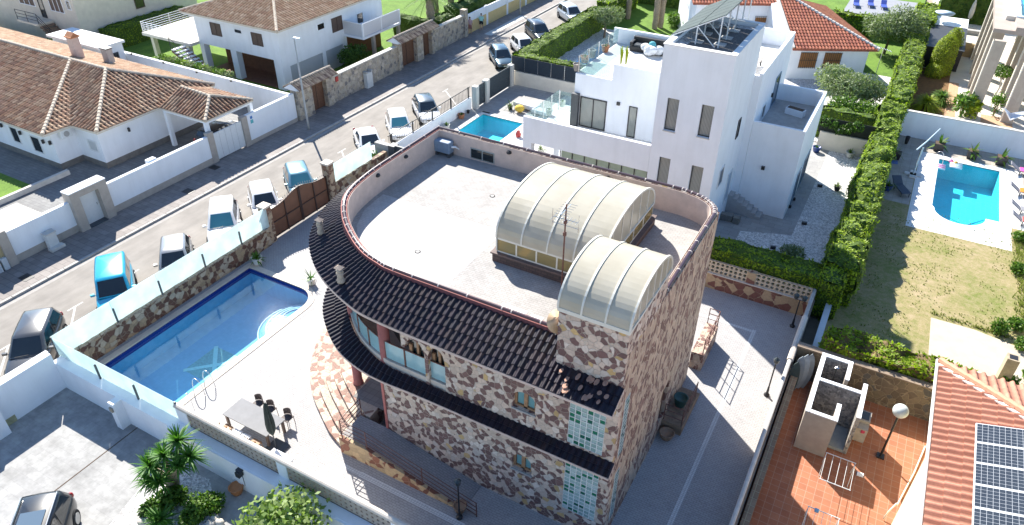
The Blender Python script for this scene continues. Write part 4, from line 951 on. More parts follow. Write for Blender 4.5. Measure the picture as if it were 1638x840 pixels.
# bottom-left parking court walls
PK=T('driveway_wall','tall white wall closing the driveway towards the street','wall',(-29.6,5,0))
mb=MB(); mb.box(-29.75,-29.5,8.3,11.15,-.15,2.05); mb.box(-29.95,-29.75,8.3,11.2,-.15,2.05); mb.box(-30.2,-29.5,-10,8.3,-.15,1.75); mb.box(-29.5,-29.0,7.8,8.3,0,1.75); mb.build('wall',WHITE,PK)
mb=MB(); mb.box(-29.498,-29.48,8.35,8.85,0,.35); mb.build('plinth_patch',plain('mossy_patch',(.4,.38,.22),.9,.2,6),PK)
# right back garden of the white house
mb=MB(); mb.box(-4.0,.1,55.2,55.4,-.1,1.35); o=mb.build('garden_wall',CREAM); tag(o,'cream wall with climbing plants behind the white gravel corner','wall')
NET=plain('net_black',(.02,.025,.02),.9,.3,5)
mb=MB(); mb.box(-4.2,.1,55.45,55.48,1.2,2.4)
o=mb.build('garden_screen',NET); tag(o,'black mesh screen above the cream garden wall','screen')
# small channel wall and blue-topped wall
mb=MB(); mb.box(.05,.35,29.0,35.6,-.15,1.0); o=mb.build('garden_wall',plain('pale_blue_wall',(.50,.55,.57),.85,.08,3,stain=.2)); tag(o,'narrow pale wall beside the dark gap at the end of the big hedge','wall')
# right white wall behind the pool
RWW=T('pool_wall','long white wall behind the planters of the large pool','wall',(5.5,61,0))
mb=MB(); mb.box(1.2,60,61.0,61.2,-.15,2.0); mb.build('wall',WHITE,RWW); mb=MB(); mb.box(1.15,60,60.95,61.25,2.0,2.06); mb.build('coping',LCONC,RWW)
mb=MB(); mb.box(9.7,9.95,36,52.5,-.15,.5); o=mb.build('low_wall',WHITE); tag(o,'low white wall at the right edge of the dry lawn','wall')
# wall behind the red courtyard
SWL=crazy('slate_stone',[(.5,(.15,.12,.09)),(.3,(.21,.17,.12)),(.2,(.12,.115,.11))],mortar=(.33,.27,.19),scale=2.8,ms=.05)
cw=T('courtyard_wall','dark irregular stone wall with a flat coping behind the red tiled court','wall',(2.8,28.8,0))
mb=MB(); mb.box(-.5,5.9,28.72,28.95,-.15,1.75); mb.build('wall',SWL,cw); mb=MB(); mb.box(-.55,6.2,28.68,29.05,1.75,1.82); mb.build('coping',plain('brown_coping',(.25,.19,.14),.9,.15,5),cw)
# shower block
SB=T('outdoor_shower','white topped roofless shower and toilet block standing on the red tiles','shower block',(1.5,26,0))
def wallseg(mb,x0,x1,y0,y1,h=2.2): mb.box(x0,x1,y0,y1,0,h)
PEB=crazy('pebble_wall',[(.3,(.22,.21,.20)),(.35,(.36,.34,.32)),(.35,(.50,.47,.42))],mortar=(.36,.34,.32),scale=9,ms=.08)
for (a,b,c,d,mt) in ((.56,.72,24.25,28.3,GREYC),(.72,1.85,28.12,28.3,GREYC),(1.7,1.85,27.0,28.12,GREYC),(.72,2.45,26.4,26.55,PEB),(.72,1.8,24.25,24.4,GREYC),(1.65,1.8,24.4,25.3,GREYC),(2.45,2.6,24.9,27.1,PEB)):
    mb=MB(); mb.box(a,b,c,d,0,2.15); wl=mb.build('shower_wall',mt if mt is PEB else plain('taupe_render',(.38,.33,.28),.9,.1,3,.1),SB)
    mb=MB(); mb.box(a-.012,b+.012,c-.012,d+.012,2.15,2.2); mb.build('wall_top',WHITE,wl)
for (a,b,c,d) in ((.721,.73,24.41,26.39),(.721,.73,26.56,28.1),(.73,1.7,28.11,28.119),(.73,2.44,26.39,26.399)):
    mb=MB(); mb.box(a,b,c,d,.02,2.14); mb.build('pebble_lining',PEB,SB)
mb=MB(); mb.lathe([(.0,.05),(.14,.06),(.2,.3),(.22,.38),(.14,.38),(.1,.2),(0,.15)],(1.05,25.0,0),16); mb.build('toilet',plain('blue_porcelain',(.30,.50,.62),.2,.05,5),SB,smooth=True)
mb=MB(); mb.lathe([(.12,1.0),(.16,1.05),(.16,1.1)],(.95,27.5,0),14); mb.build('basin',plain('green_basin',(.1,.35,.2),.4,.1,5),SB)
mb=MB(); mb.tube((1.3,28.1,.2),(1.3,28.1,2.0),.02); mb.tube((1.3,28.1,2.0),(1.3,27.85,2.05),.02); mb.lathe([(.02,2.04),(.09,2.0)],(1.3,27.82,0),10); mb.build('shower_pipe',STEEL,SB)
mb=MB(); mb.box(1.85,2.45,24.9,26.3,.01,.15); mb.build('shower_tray',plain('grey_tray',(.30,.32,.31),.7,.15,3),SB)
sk=T('outdoor_sink','grey stone outdoor sink with a pink towel beside the shower block','sink',(2.9,26.2,0))
mb=MB(); mb.box(2.65,3.15,26.3,26.95,0,.9); mb.box(2.65,3.15,25.9,26.3,0,.75); mb.build('stand',plain('taupe_stone',(.45,.40,.34),.9,.15,4),sk); mb=MB(); mb.box(2.72,3.08,26.38,26.88,.9,.92); mb.build('basin',DGREY,sk); mb=MB(); mb.obox((2.98,25.95,.62),(.2,.14,.18),.3); mb.build('towel',plain('pink_cloth',(.55,.06,.12),.9,.1,5),sk,bevel=.03)
# leaning boards
for i,(x,y,c) in enumerate(((-.3,27.6,(.03,.05,.05)),(-.18,28.1,(.22,.26,.30)),(.0,28.35,(.30,.34,.38)),(.18,28.5,(.25,.28,.3)))):
    mb=MB(); vs=[];n=10
    for k in range(n+1):
        t=k/n; w=.24*math.sin(math.pi*min(1,max(.02,t*1.0)))**.5; z=t*1.9*(.9); 
        yy=y-.45+t*.5
        vs+=[(x-w,yy,z+.02),(x+w,yy,z+.02),(x+w,yy+.05,z+.02),(x-w,yy+.05,z+.02)]
    fs=[]
    for k in range(n):
        for q in range(4): fs.append((4*k+q,4*k+(q+1)%4,4*k+4+(q+1)%4,4*k+4+q))
    fs+=[(0,1,2,3),(4*n+3,4*n+2,4*n+1,4*n)]
    mb.add(vs,fs); o=mb.build('board',plain('board_%d'%i,c,.5,.15,4)); tag(o,['dark green board leaning in the corner nearest the block wall','blue grey board leaning second from the block wall','pale grey board leaning third from the block wall','grey board leaning beside the shower block wall'][i],'board','boards leaning in the courtyard corner')
# lamps
def globe_lamp(x,y):
    r=T('garden_lamp','black pole lamp with one large half white globe on the red tiles','lamp',(x,y,0))
    mb=MB(); mb.box(x-.15,x+.15,y-.15,y+.15,0,.06); mb.build('base_plate',BLACKM,r); mb=MB(); mb.tube((x,y,.06),(x,y,2.45),.045,10); mb.build('pole',BLACKM,r)
    mb=MB(); mb.ball((x,y,2.72),.30,20,14); mb.build('globe',plain('opal_globe',(.62,.66,.62),.15,.03,3),r,smooth=True)
globe_lamp(*G(1408,730)[:2])
def court_lamp(x,y,h,lab,two=False):
    r=T('court_lamp',lab,'lamp',(x,y,0),'black lantern posts on the paved court')
    mb=MB(); mb.lathe([(.13,0),(.13,.08),(.06,.15),(.045,.5),(.035,.55),(.03,h-.25)],(x,y,0),10); mb.build('post',BLACKM,r)
    for dx in ((-.2,.2) if two else (0,)):
        mb=MB(); mb.lathe([(.03,h-.3),(.11,h-.2),(.14,h-.02),(.05,h+.06),(.0,h+.12)],(x+dx,y,0),8); mb.build('lantern',plain('lantern_glass',(.04,.05,.05),.3,.1,9),r)
    if two: mb=MB(); mb.tube((x-.2,y,h-.28),(x+.2,y,h-.28),.02,6); mb.build('arm',BLACKM,r)
court_lamp(-1.15,26.75,2.25,'single black lantern post casting its head against the sunlit court wall'); court_lamp(-1.15,32.45,2.0,'black lantern post with two heads near the rear stone wall',True)
court_lamp(-9.95,14.2,2.2,'black lantern post at the foot of the ramp railing')
# clothes racks
def rack(x,y,L,lab,ang=0):
    r=T('clothes_rack',lab,'clothes rack',(0,0,0),'clothes racks on the red tiles')
    mb=MB()
    for dx in (-.55,.55): mb.tube((dx,-.05,.95),(dx,.35,0),.015,6); mb.tube((dx,.0,.95),(dx,-.45,0),.015,6)
    mb.build('legs',ALU,r)
    mb=MB(); mb.tube((-.58,-.0,.97),(.58,0,.97),.018,6); mb.tube((-.58,-L,.97),(.58,-L,.97),.018,6)
    for k in range(5): x_=-.55+k*.275; mb.tube((x_,0,.97),(x_,-L,.97),.008,5)
    mb.build('frame',ALU,r); r.rotation_euler=(0,0,ang); r.location=(x,y,0); return r
rack(2.35,23.6,1.5,'unfolded white metal clothes rack in front of the shower block'); rack(2.2,20.55,1.3,'second clothes rack at the bottom edge holding a blue peg bag')
mb=MB(); mb.obox((1.95,20.5,.98),(.16,.16,.1)); o=mb.build('peg_bag',plain('blue_bag',(.25,.45,.62),.7,.1,5),bevel=.03); tag(o,'small blue peg bag on the lower clothes rack','bag')
# slanting yellow wall and hose
YW=plain('yellow_render',(.74,.66,.42),.85,.04,2); mb=MB(); mb.prism([(5.74,27.3),(5.9,28.7),(6.6,28.7),(5.6,19),(4.0,19)],0,2.3); o=mb.build('yellow_wall',YW); tag(o,'pale yellow house wall under the orange tiled eave','wall')
mb=MB(); mb.path([(5.5,27.0,.06),(5.2,25.2,.06),(4.85,23.6,.06),(4.7,22.9,.3),(4.6,22.6,.7),(4.45,22.4,.4),(4.35,22.2,.06)],.03,7); o=mb.build('wall_pipe',CREAM,smooth=True); tag(o,'cream pipe running along the foot of the yellow wall','pipe')
mb=MB(); mb.box(3.15,3.4,23.95,24.15,0,.05); o=mb.build('floor_cover',WHITE); tag(o,'small white square cover on the sunlit red tiles','cover')
# ================================================================ houses
def ext(ps): return [min(p[i] for p in ps) for i in range(3)],[max(p[i] for p in ps) for i in range(3)]
def win(root,axis,c,px,fm,gm,out,name='window',fr=.07,split=0,gn='window_pane',lab=None):
    ps=[(FY if axis=='y' else FX)(x,y,c) for x,y in px]; lo,hi=ext(ps); a=0 if axis=='y' else 1
    return winb(root,axis,c,lo[a],hi[a],lo[2],hi[2],fm,gm,out,name,fr,split,gn)
def winb(root,axis,c,a0,a1,z0,z1,fm,gm,out,name='window',fr=.07,split=0,gn='window_pane'):
    def bx(mb,p,q,r,s,d0,d1):
        x0,x1=sorted((c+out*d0,c+out*d1)); mb.box(p,q,x0,x1,r,s) if axis=='y' else mb.box(x0,x1,p,q,r,s)
    mb=MB(); bx(mb,a0,a1,z0,z0+fr,-.02,.05); bx(mb,a0,a1,z1-fr,z1,-.02,.05); bx(mb,a0,a0+fr,z0+fr,z1-fr,-.02,.05); bx(mb,a1-fr,a1,z0+fr,z1-fr,-.02,.05)
    for k in range(split): m=a0+(a1-a0)*(k+1)/(split+1); bx(mb,m-.03,m+.03,z0+fr,z1-fr,-.02,.05)
    f=mb.build(name,fm,root); mb=MB(); bx(mb,a0+fr,a1-fr,z0+fr,z1-fr,-.02,.015); mb.build(gn,gm,f)
    return f
CURT=N('curtained_glass'); v=CURT.coord(); wv=CURT.n('ShaderNodeTexWave',wave_type='BANDS',bands_direction='X'); wv.inputs['Scale'].default_value=4; wv.inputs['Distortion'].default_value=1.5; CURT.l(v,wv.inputs[0]); CURT.col(CURT.ramp(wv.outputs[0],[(0,(.16,.17,.16)),(1,(.32,.34,.31))])); CURT.set(Roughness=.06); CURT=CURT.m
GREENG=frosted('green_curtained_glass',(.34,.42,.32),.1,.08)
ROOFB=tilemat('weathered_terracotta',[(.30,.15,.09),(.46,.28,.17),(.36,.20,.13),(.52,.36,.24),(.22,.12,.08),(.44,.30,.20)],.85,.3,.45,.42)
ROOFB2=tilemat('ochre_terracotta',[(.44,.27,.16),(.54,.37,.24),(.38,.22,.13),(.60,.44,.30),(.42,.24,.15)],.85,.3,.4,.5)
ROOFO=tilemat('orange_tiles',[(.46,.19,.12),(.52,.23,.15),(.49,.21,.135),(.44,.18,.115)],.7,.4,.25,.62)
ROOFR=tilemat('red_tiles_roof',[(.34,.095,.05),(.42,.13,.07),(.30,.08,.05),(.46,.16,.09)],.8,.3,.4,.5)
RIDGEM=plain('ridge_mortar',(.50,.42,.33),.9,.2,4,.15)
# ---- left villa (L1)
L1=T('tiled_villa','single storey white villa with a wide weathered hipped tile roof left of the street','house',(-56,28,0))
mb=MB(); mb.prism([(-80,24.5),(-49.6,24.5),(-49.6,26.2),(-47.0,26.2),(-47.0,35.4),(-80,35.4)],.0,3.0); mb.build('wall',WHITE,L1)
mb=MB(); mb.prism([(-80.02,24.46),(-49.56,24.46),(-49.56,26.16),(-46.96,26.16),(-46.96,35.44),(-80.02,35.44)],.0,.42); mb.build('plinth',plain('dark_plinth',(.17,.16,.145),.9,.2,3,.15),L1)
C1=(-49.1,23.8,3.0);Nn=(-49.0,25.75,3.0);C2=(-46.4,25.9,3.0);C3=(-46.4,36.1,3.0);A1=(-55.6,30.97,4.85);Vv=(-53.4,30.98,4.85);A2=(-51.5,31,4.85)
faces=[([(-82,23.8,3.0),C1,A1,(-82,30.95,4.85)],ROOFB),([C1,Nn,A1],ROOFB),([Nn,C2,A2,A1],ROOFB),([C2,C3,A2],ROOFB),([C3,(-82,36.1,3.0),(-82,30.95,4.85),A2],ROOFB2)]
fb=MB()
for P,m in faces:
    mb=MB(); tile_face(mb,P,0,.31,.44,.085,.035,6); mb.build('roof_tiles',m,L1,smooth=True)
    under(fb,P,.14)
fb.build('roof_boards',CREAM,L1)
mb=MB(); 
for a,b in ((C1,A1),(C2,A2),(A1,A2),(A2,C3),((-82,30.95,4.85),A1)): ridge(mb,Vector(a)+Vector((0,0,.05)),Vector(b)+Vector((0,0,.05)),.13)
mb.hasuv=False; mb.build('ridge_tiles',RIDGEM,L1)
mb=MB(); mb.bar(Vector(Nn)+Vector((0,0,.02)),Vector(A1)+Vector((0,0,.06)),.12,.1); mb.build('valley_gutter',SOIL,L1)
GRF=plain('grey_frame2',(.45,.46,.46),.5,.05,6)
for px in (((16,205),(26,205),(34,229),(24,226)),((49,216),(62,221),(72,246),(57,241))): win(L1,'y',24.5,px,ALU,DGLASS,-1)
win(L1,'y',26.2,((139,222),(151,226),(159,243),(145,239)),ALU,plain('shutter_grey',(.5,.52,.53),.6,.05,8),-1)
for px in ((3,200),(33,212),(70,226),(81,228)):
    p=FY(*px,24.45); mb=MB(); mb.obox((p.x,24.38,p.z),(.12,.14,.28)); mb.build('wall_light',BLACKM,L1)
p=FX(205,207,-46.96); mb=MB(); mb.obox((-46.88,p.y,p.z),(.14,.12,.28)); mb.build('wall_light',BLACKM,L1)
acu=T('air_conditioner','white air conditioning unit under the eave in the corner of the tiled villa','air conditioner',(-49.2,25.6,2.2)); mb=MB(); mb.box(-49.55,-49.2,25.0,25.8,2.15,2.75); mb.build('case',ALU,acu,bevel=.03); mb=MB(); mb.tube((-49.2,25.4,2.45),(-49.17,25.4,2.45),.2,14); mb.build('fan',GREYC,acu)
for (x,y,lab) in ((-57.3,32.6,'stubby tiled chimney nearest the roof ridge'),):
    mb=MB(); mb.box(x-.35,x+.35,y-.3,y+.3,4.2,5.9); ch=mb.build('chimney',PINKST,L1); mb=MB(); mb.box(x-.45,x+.45,y-.4,y+.4,5.9,6.0); mb.add([(x-.4,y-.35,6.0),(x+.4,y-.35,6.0),(x+.4,y+.35,6.0),(x-.4,y+.35,6.0),(x-.4,y,6.3),(x+.4,y,6.3)],[(0,1,5,4),(2,3,4,5),(0,4,3),(1,2,5)]); mb.build('chimney_cap',TERRA,ch)
x,y=-55.0,33.6; mb=MB(); mb.box(x-.35,x+.35,y-.25,y+.25,4.0,5.1); ch=mb.build('chimney',GREYC,L1); mb=MB(); mb.box(x-.42,x+.42,y-.3,y+.3,5.1,5.18); mb.build('chimney_cap',DGREY,ch)
# carport
CP=T('carport','white posted carport with a small hipped tile roof joined to the villa','carport',(-44,33,0))
pc=[(-46.3,30.9,3.0),(-41.6,30.9,3.0),(-41.6,35.4,3.0),(-46.3,35.4,3.0)]; ap=(-43.1,32.9,3.85); ap2=(-46.3,33.1,3.85)
fb=MB()
for P in ([pc[0],pc[1],ap,ap2],[pc[1],pc[2],ap],[pc[2],pc[3],ap2,ap]):
    mb=MB(); tile_face(mb,P,0,.31,.44,.085,.035,6); mb.build('roof_tiles',ROOFB,CP,smooth=True); under(fb,P,.1)
fb.build('roof_boards',CREAM,CP)
mb=MB(); ridge(mb,Vector(pc[1]),Vector(ap)+Vector((0,0,.05)),.12); ridge(mb,Vector(pc[2]),Vector(ap)+Vector((0,0,.05)),.12); ridge(mb,ap,ap2,.12); mb.hasuv=False; mb.build('ridge_tiles',RIDGEM,CP)
mb=MB(); mb.box(-46.2,-41.7,31.0,31.25,2.7,2.92); mb.box(-41.95,-41.7,31.25,35.3,2.7,2.92); mb.box(-46.2,-41.95,35.1,35.3,2.7,2.92); mb.build('beam',WHITE,CP)
for (x,y) in ((-46.0,31.1),(-41.85,31.1),(-41.85,35.2)):
    mb=MB(); mb.box(x-.14,x+.14,y-.14,y+.14,0,2.7); mb.build('post',WHITE,CP)
# boundary walls of L1
LW=T('villa_street_wall','white and beige street wall with a square gatehouse frame round a white door','wall',(-41.2,23,0))
def segw(y0,y1,zt): 
    mb=MB(); mb.box(-41.45,-41.2,y0,y1,.45,zt); mb.build('wall_panel',WHITE,LW); mb=MB(); mb.box(-41.5,-41.18,y0,y1,-.1,.45); mb.build('plinth',BEIGE,LW)
segw(16.1,19.95,2.0); segw(22.35,30.45,2.05)
mb=MB(); mb.box(-41.5,-41.05,15.6,16.1,-.1,2.2); mb.build('end_pillar',BEIGE,LW); mb=MB(); mb.box(-41.5,-41.15,30.45,30.95,-.1,2.3); mb.build('pillar',BEIGE,LW)
mb=MB(); mb.box(-41.62,-40.88,19.95,20.5,-.1,2.6); mb.box(-41.62,-40.88,21.75,22.35,-.1,2.6); mb.box(-41.62,-40.88,20.5,21.75,2.2,2.6); mb.build('gate_frame',BEIGE,LW)
mb=MB(); mb.box(-41.64,-40.86,19.93,22.37,2.6,2.66); mb.build('frame_top',WHITE,LW)
mb=MB(); mb.box(-41.4,-41.32,20.5,21.75,0.04,2.2); dr=mb.build('door',ALU,LW); mb=MB(); mb.tube((-41.3,21.6,1.05),(-41.3,21.6,1.2),.02); mb.build('door_handle',STEEL,dr)
mb=MB(); mb.box(-41.32,-40.88,20.5,21.75,0,.05); mb.build('threshold',DGREY,LW)
mb=MB(); mb.box(-41.8,-41.45,25.8,26.4,1.9,2.15); mb.build('wall_step',WHITE,LW)
GG=T('garage_gate','white sliding driveway gate beside the carport','gate',(-41.3,32.2,0)); mb=MB(); mb.box(-41.35,-41.25,30.98,33.6,.08,2.05); mb.build('gate_panel',ALU,GG)
for k in range(1,5): mb=MB(); y=30.98+k*.52; mb.box(-41.248,-41.24,y-.01,y+.01,.1,2.03); mb.build('gate_groove',GRF,GG)
mb=MB(); mb.box(-41.5,-41.12,33.6,34.1,-.1,2.3); mb.build('gate_pillar',BEIGE,GG)
LW2=T('white_street_wall','plain white street wall with a blue notice between the gate pillar and the stone gatehouse','wall',(-41.3,36.5,0)); mb=MB(); mb.box(-41.45,-41.2,34.1,39.1,.3,2.3); mb.build('wall_panel',WHITE,LW2); mb=MB(); mb.box(-41.48,-41.17,34.1,39.1,-.1,.3); mb.build('plinth',BEIGE,LW2)
mb=MB(); mb.box(-41.198,-41.18,34.45,34.65,1.9,2.1); mb.build('round_badge',plain('blue_sign',(.05,.2,.5),.5,.05,5),LW2); mb=MB(); mb.box(-41.198,-41.18,34.42,34.68,1.55,1.82); mb.build('notice',plain('teal_sign',(.1,.45,.5),.5,.05,5),LW2)
for (y,x,n_) in ((18.1,-40.75,'white meter box with a sloping top against the near street wall'),):
    r=T('meter_box',n_,'meter box',(x,y,0),None); mb=MB(); mb.box(x-.3,x+.05,y-.3,y+.3,0,1.0); mb.build('box',plain('meter_white',(.62,.62,.60),.8,.06,4),r,bevel=.03); mb=MB(); mb.box(x-.05,x+.35,y-.42,y+.42,0,.16); mb.box(x-.35,x+.1,y-.33,y+.33,1.0,1.06); mb.build('base',LCONC,r)
r=T('meter_box','small grey service boxes at the foot of the beige end pillar','service box',(-40.95,15.1,0))
for ya,zb in ((15.25,.75),(14.85,.7)): mb=MB(); mb.box(-41.2,-40.95,ya,ya+.31,0,zb); mb.build('box',plain('meter_white'if 0 else 'box_grey',(.50,.53,.55),.7,.06,4),r,bevel=.04)
r=T('meter_box','tall white utility cabinet standing against the rubble stone wall','meter box',(-40.85,47.8,0)); mb=MB(); mb.box(-41.1,-40.7,47.4,48.2,0,1.35); mb.build('box',plain('cab_white',(.6,.6,.58),.8,.06,4),r,bevel=.02); mb=MB(); mb.box(-41.12,-40.68,47.38,47.6,1.35,1.5);mb.box(-41.12,-40.68,48.0,48.22,1.35,1.5); mb.build('top',GREYC,r)
mb=MB(); mb.box(-41.46,-41.2,8,15.6,-.1,1.8); o=mb.build('yellow_stone_wall',pavers('yellow_blocks',(.45,.36,.2),(.5,.4,.24),(.3,.24,.15),(.6,.25),plane='yz')); tag(o,'yellowish block wall at the left edge by the pavement','wall')
mb=MB(); mb.box(-47.6,-41.5,15.5,20.0,0,.12); o=mb.build('entrance_slab',LCONC,kind='structure')
mb=MB(); mb.box(-48.7,-48.45,18.6,24.3,0,.35); mb.box(-56,-48.5,19.4,19.6,0,.3); o=mb.build('garden_kerb',LCONC); tag(o,'low pale kerb between the dark yard and the entrance slab','kerb')
sheet('small_lawn',rect(-56,-48.9,19.7,22.0),.01,LAWN)
BWL=T('white_back_wall','white wall with small lights stepping round behind the tiled villa','wall',(-55,39,0))
mb=MB(); mb.box(-70,-41.5,39.1,39.35,-.1,2.1); mb.box(-68.2,-67.95,24,39.1,-.1,2.1); mb.box(-90,-68,36,36.2,-.1,2.1); mb.build('wall',WHITE,BWL)
for px in ((211,86),(262,100),(315,115),(370,129)):
    p=FY(*px,39.08); mb=MB(); mb.obox((p.x,39.03,max(1.4,p.z)),(.12,.1,.16)); mb.build('wall_light',BLACKM,BWL)
AX=T('pool_house','flat white roofed annex behind the tiled villa','annex',(-64.5,38,0))
mb=MB(); mb.box(-68.0,-61.2,36.9,39.0,0,3.05); mb.build('wall',WHITE,AX); mb=MB(); mb.box(-68.3,-61.0,36.6,39.2,3.05,3.25); mb.build('roof',plain('white_roof',(.8,.8,.78),.9,.02,3),AX)
winb(AX,'x',-61.2,37.4,38.4,.3,2.4,DGREY,DGLASS,1,'door',.08); winb(AX,'y',36.9,-66.5,-63.5,1.6,2.6,DGREY,DGLASS,-1)
# ---- L2 two storey villa
L2=T('two_storey_villa','white two storey villa with a hipped tile roof, raised terrace and garages','house',(-52,48,0))
XF,YF=-46.5,43.4
mb=MB(); mb.box(-56.5,XF,YF,57.5,2.6,5.5); mb.build('upper_wall',WHITE,L2)
for bb in ((XF-.92,XF,YF,YF+.9,0,2.6),(-52.6,-51.9,YF,YF+.6,0,2.6),(-56.5,-56.0,YF,YF+.6,0,2.6),(XF-.3,XF,48.5,48.9,0,1.95),(XF-.3,XF,51.4,51.9,0,1.95),(XF-.3,XF,44.3,51.9,1.95,2.6)): mb=MB(); mb.box(*bb); mb.build('lower_pillar',WHITE,L2)
mb=MB(); mb.box(-56.4,-46.9,46.0,57.4,0,2.58); mb.build('lower_core',plain('brown_plaster',(.16,.075,.045),.9,.2,3),L2)
mb=MB(); mb.box(-56.4,-46.8,43.5,46.0,.0,.02); mb.build('garage_floor',plain('brown_tiles_floor',(.22,.1,.06),.8,.2,3),L2)
for (a,b) in ((44.35,48.45),(48.95,51.35)):
    mb=MB(); mb.box(XF-.2,XF-.1,a,b,0,1.95); gd=mb.build('garage_door',plain('garage_grey',(.42,.44,.46),.6,.04,8),L2)
c=(-45.7,42.7,5.5);e1=(-57.3,42.7,5.5);e2=(-45.7,58.3,5.5);a1=(-51.5,48.5,7.3);a2=(-51.5,52.5,7.3);e3=(-57.3,58.3,5.5)
fb=MB()
for P in ([e1,c,a1],[c,e2,a2,a1],[e2,e3,a2],[e3,e1,a1,a2]):
    mb=MB(); tile_face(mb,P,0,.31,.44,.085,.035,6); mb.build('roof_tiles',ROOFB2 if P[0]!=e3 else ROOFB,L2,smooth=True); under(fb,P,.14)
fb.build('roof_boards',CREAM,L2)
mb=MB()
for a,b in ((c,a1),(e1,a1),(e2,a2),(a1,a2),(e3,a2)): ridge(mb,a,b,.13)
mb.hasuv=False; mb.build('ridge_tiles',RIDGEM,L2)
mb=MB(); mb.box(-57.1,-45.9,42.85,43.0,5.2,5.42); mb.box(-46.0,-45.85,43.0,58.1,5.2,5.42); mb.build('eave_board',WHITE,L2)
BSH=plain('brown_shutter',(.10,.065,.05),.6,.2,8)
for px in (((335,35),(350,42),(356,59),(340,53)),((401,51),(418,56),(422,75),(407,70))): win(L2,'y',YF,px,plain('shutter_frame',(.07,.045,.035),.6,.1,8),BSH,-1,'shuttered_window',.05,1,'shutter')
win(L2,'y',YF,((374,44),(387,47),(387,56),(375,53)),WHITE,DGLASS,-1,fr=.12)
win(L2,'x',XF,((530,30),(546,26),(547,47),(532,52)),plain('shutter_frame'),BSH,1,'shuttered_window',.05,1,'shutter')
win(L2,'x',XF,((506,38),(519,37),(519,47),(507,51)),WHITE,DGLASS,1,fr=.12)
win(L2,'x',XF,((570,22),(580,20),(581,36),(571,38)),WHITE,DGLASS,1,'balcony_door')
# balcony
mb=MB(); mb.box(XF,-44.2,51.6,57.3,2.6,2.8); mb.build('balcony_slab',WHITE,L2)
BALP=plain('balcony_panel',(.60,.60,.62),.7,.03,9)
for (a,b) in ((51.7,54.3),(54.45,57.2)):
    mb=MB(); mb.box(-44.28,-44.22,a,b,2.85,4.0); mb.build('balcony_panel',BALP,L2)
mb=MB(); mb.box(XF,-44.3,51.62,51.68,2.85,4.0); mb.build('balcony_panel',BALP,L2)
mb=MB(); 
for (x,y) in ((-44.25,51.65),(-44.25,54.37),(-44.25,57.25)): mb.box(x-.07,x+.07,y-.07,y+.07,2.8,4.05)
mb.box(-44.3,-44.2,51.6,57.3,4.0,4.06); mb.box(XF,-44.3,51.6,51.7,4.0,4.06); mb.build('balcony_frame',WHITE,L2)
for y in (53,56.9): mb=MB(); mb.box(-44.5,-44.2,y,y+.3,0,2.6); mb.build('balcony_post',BEIGE,L2)
# raised terrace and stairs
mb=MB(); mb.box(-63,-57.5,42.4,49,2.5,2.75); mb.box(-57.5,-56.5,42.4,46,2.5,2.75); mb.box(-58.2,-57.6,43,43.4,0,2.5); mb.box(-62.8,-62.4,43,43.4,0,2.5); mb.build('terrace',LCONC,L2)
rail(L2,'terrace_railing',[(-57.6,42.5,2.75),(-60.2,42.5,2.75),(-62.9,42.5,2.75),(-62.9,45.6,2.75),(-62.9,48.9,2.75)],1.0,STEEL,5,.03)
n=12
for k in range(n):
    x=-57.4+.36*k; z=2.62-.21*(k+1); mb=MB(); mb.box(x,x+.34,41.0,42.35,z,z+.1); mb.build('stair_tread',WHITE,L2)
mb=MB(); mb.bar((-57.4,41.1,2.4),(-53.1,41.1,.0),.1,.35); mb.bar((-57.4,42.2,2.4),(-53.1,42.2,0),.1,.35); mb.build('stair_stringer',plain('maroon_paint',(.13,.05,.05),.6,.1,5),L2)
rail(L2,'stair_railing',[(-57.4,41.0,2.6),(-55.3,41.0,1.4),(-53.1,41.0,.15)],1.0,BLACKM,2,.03)
# rubble wall with gatehouses along the street
RUB=crazy('rubble_stone',[(.35,(.48,.40,.30)),(.3,(.38,.33,.28)),(.25,(.55,.48,.38)),(.1,(.22,.20,.19))],mortar=(.47,.41,.33),scale=3.5,ms=.06)
SWA=T('rubble_street_wall','long light rubble stone wall along the far pavement','wall',(-41.3,55,0))
mb=MB(); mb.box(-41.5,-41.15,43.4,52.5,-.1,2.2); mb.box(-41.5,-41.15,58.4,64.0,-.1,2.2); mb.build('wall',RUB,SWA)
mb=MB(); mb.box(-41.55,-41.1,43.4,52.5,2.2,2.28); mb.box(-41.55,-41.1,58.4,64.0,2.2,2.28); mb.build('coping',LCONC,SWA); mb=MB(); mb.box(-41.6,-41.0,64.0,64.6,-.1,2.8); mb.build('end_pillar',RUB,SWA)
mb=MB(); mb.box(-41.14,-41.05,43.9,44.2,1.7,2.1); o=mb.build('letter_box',plain('red_box',(.5,.05,.04),.5,.1,5)); tag(o,'small red letter box beside the wooden door of the small gatehouse','letter box')
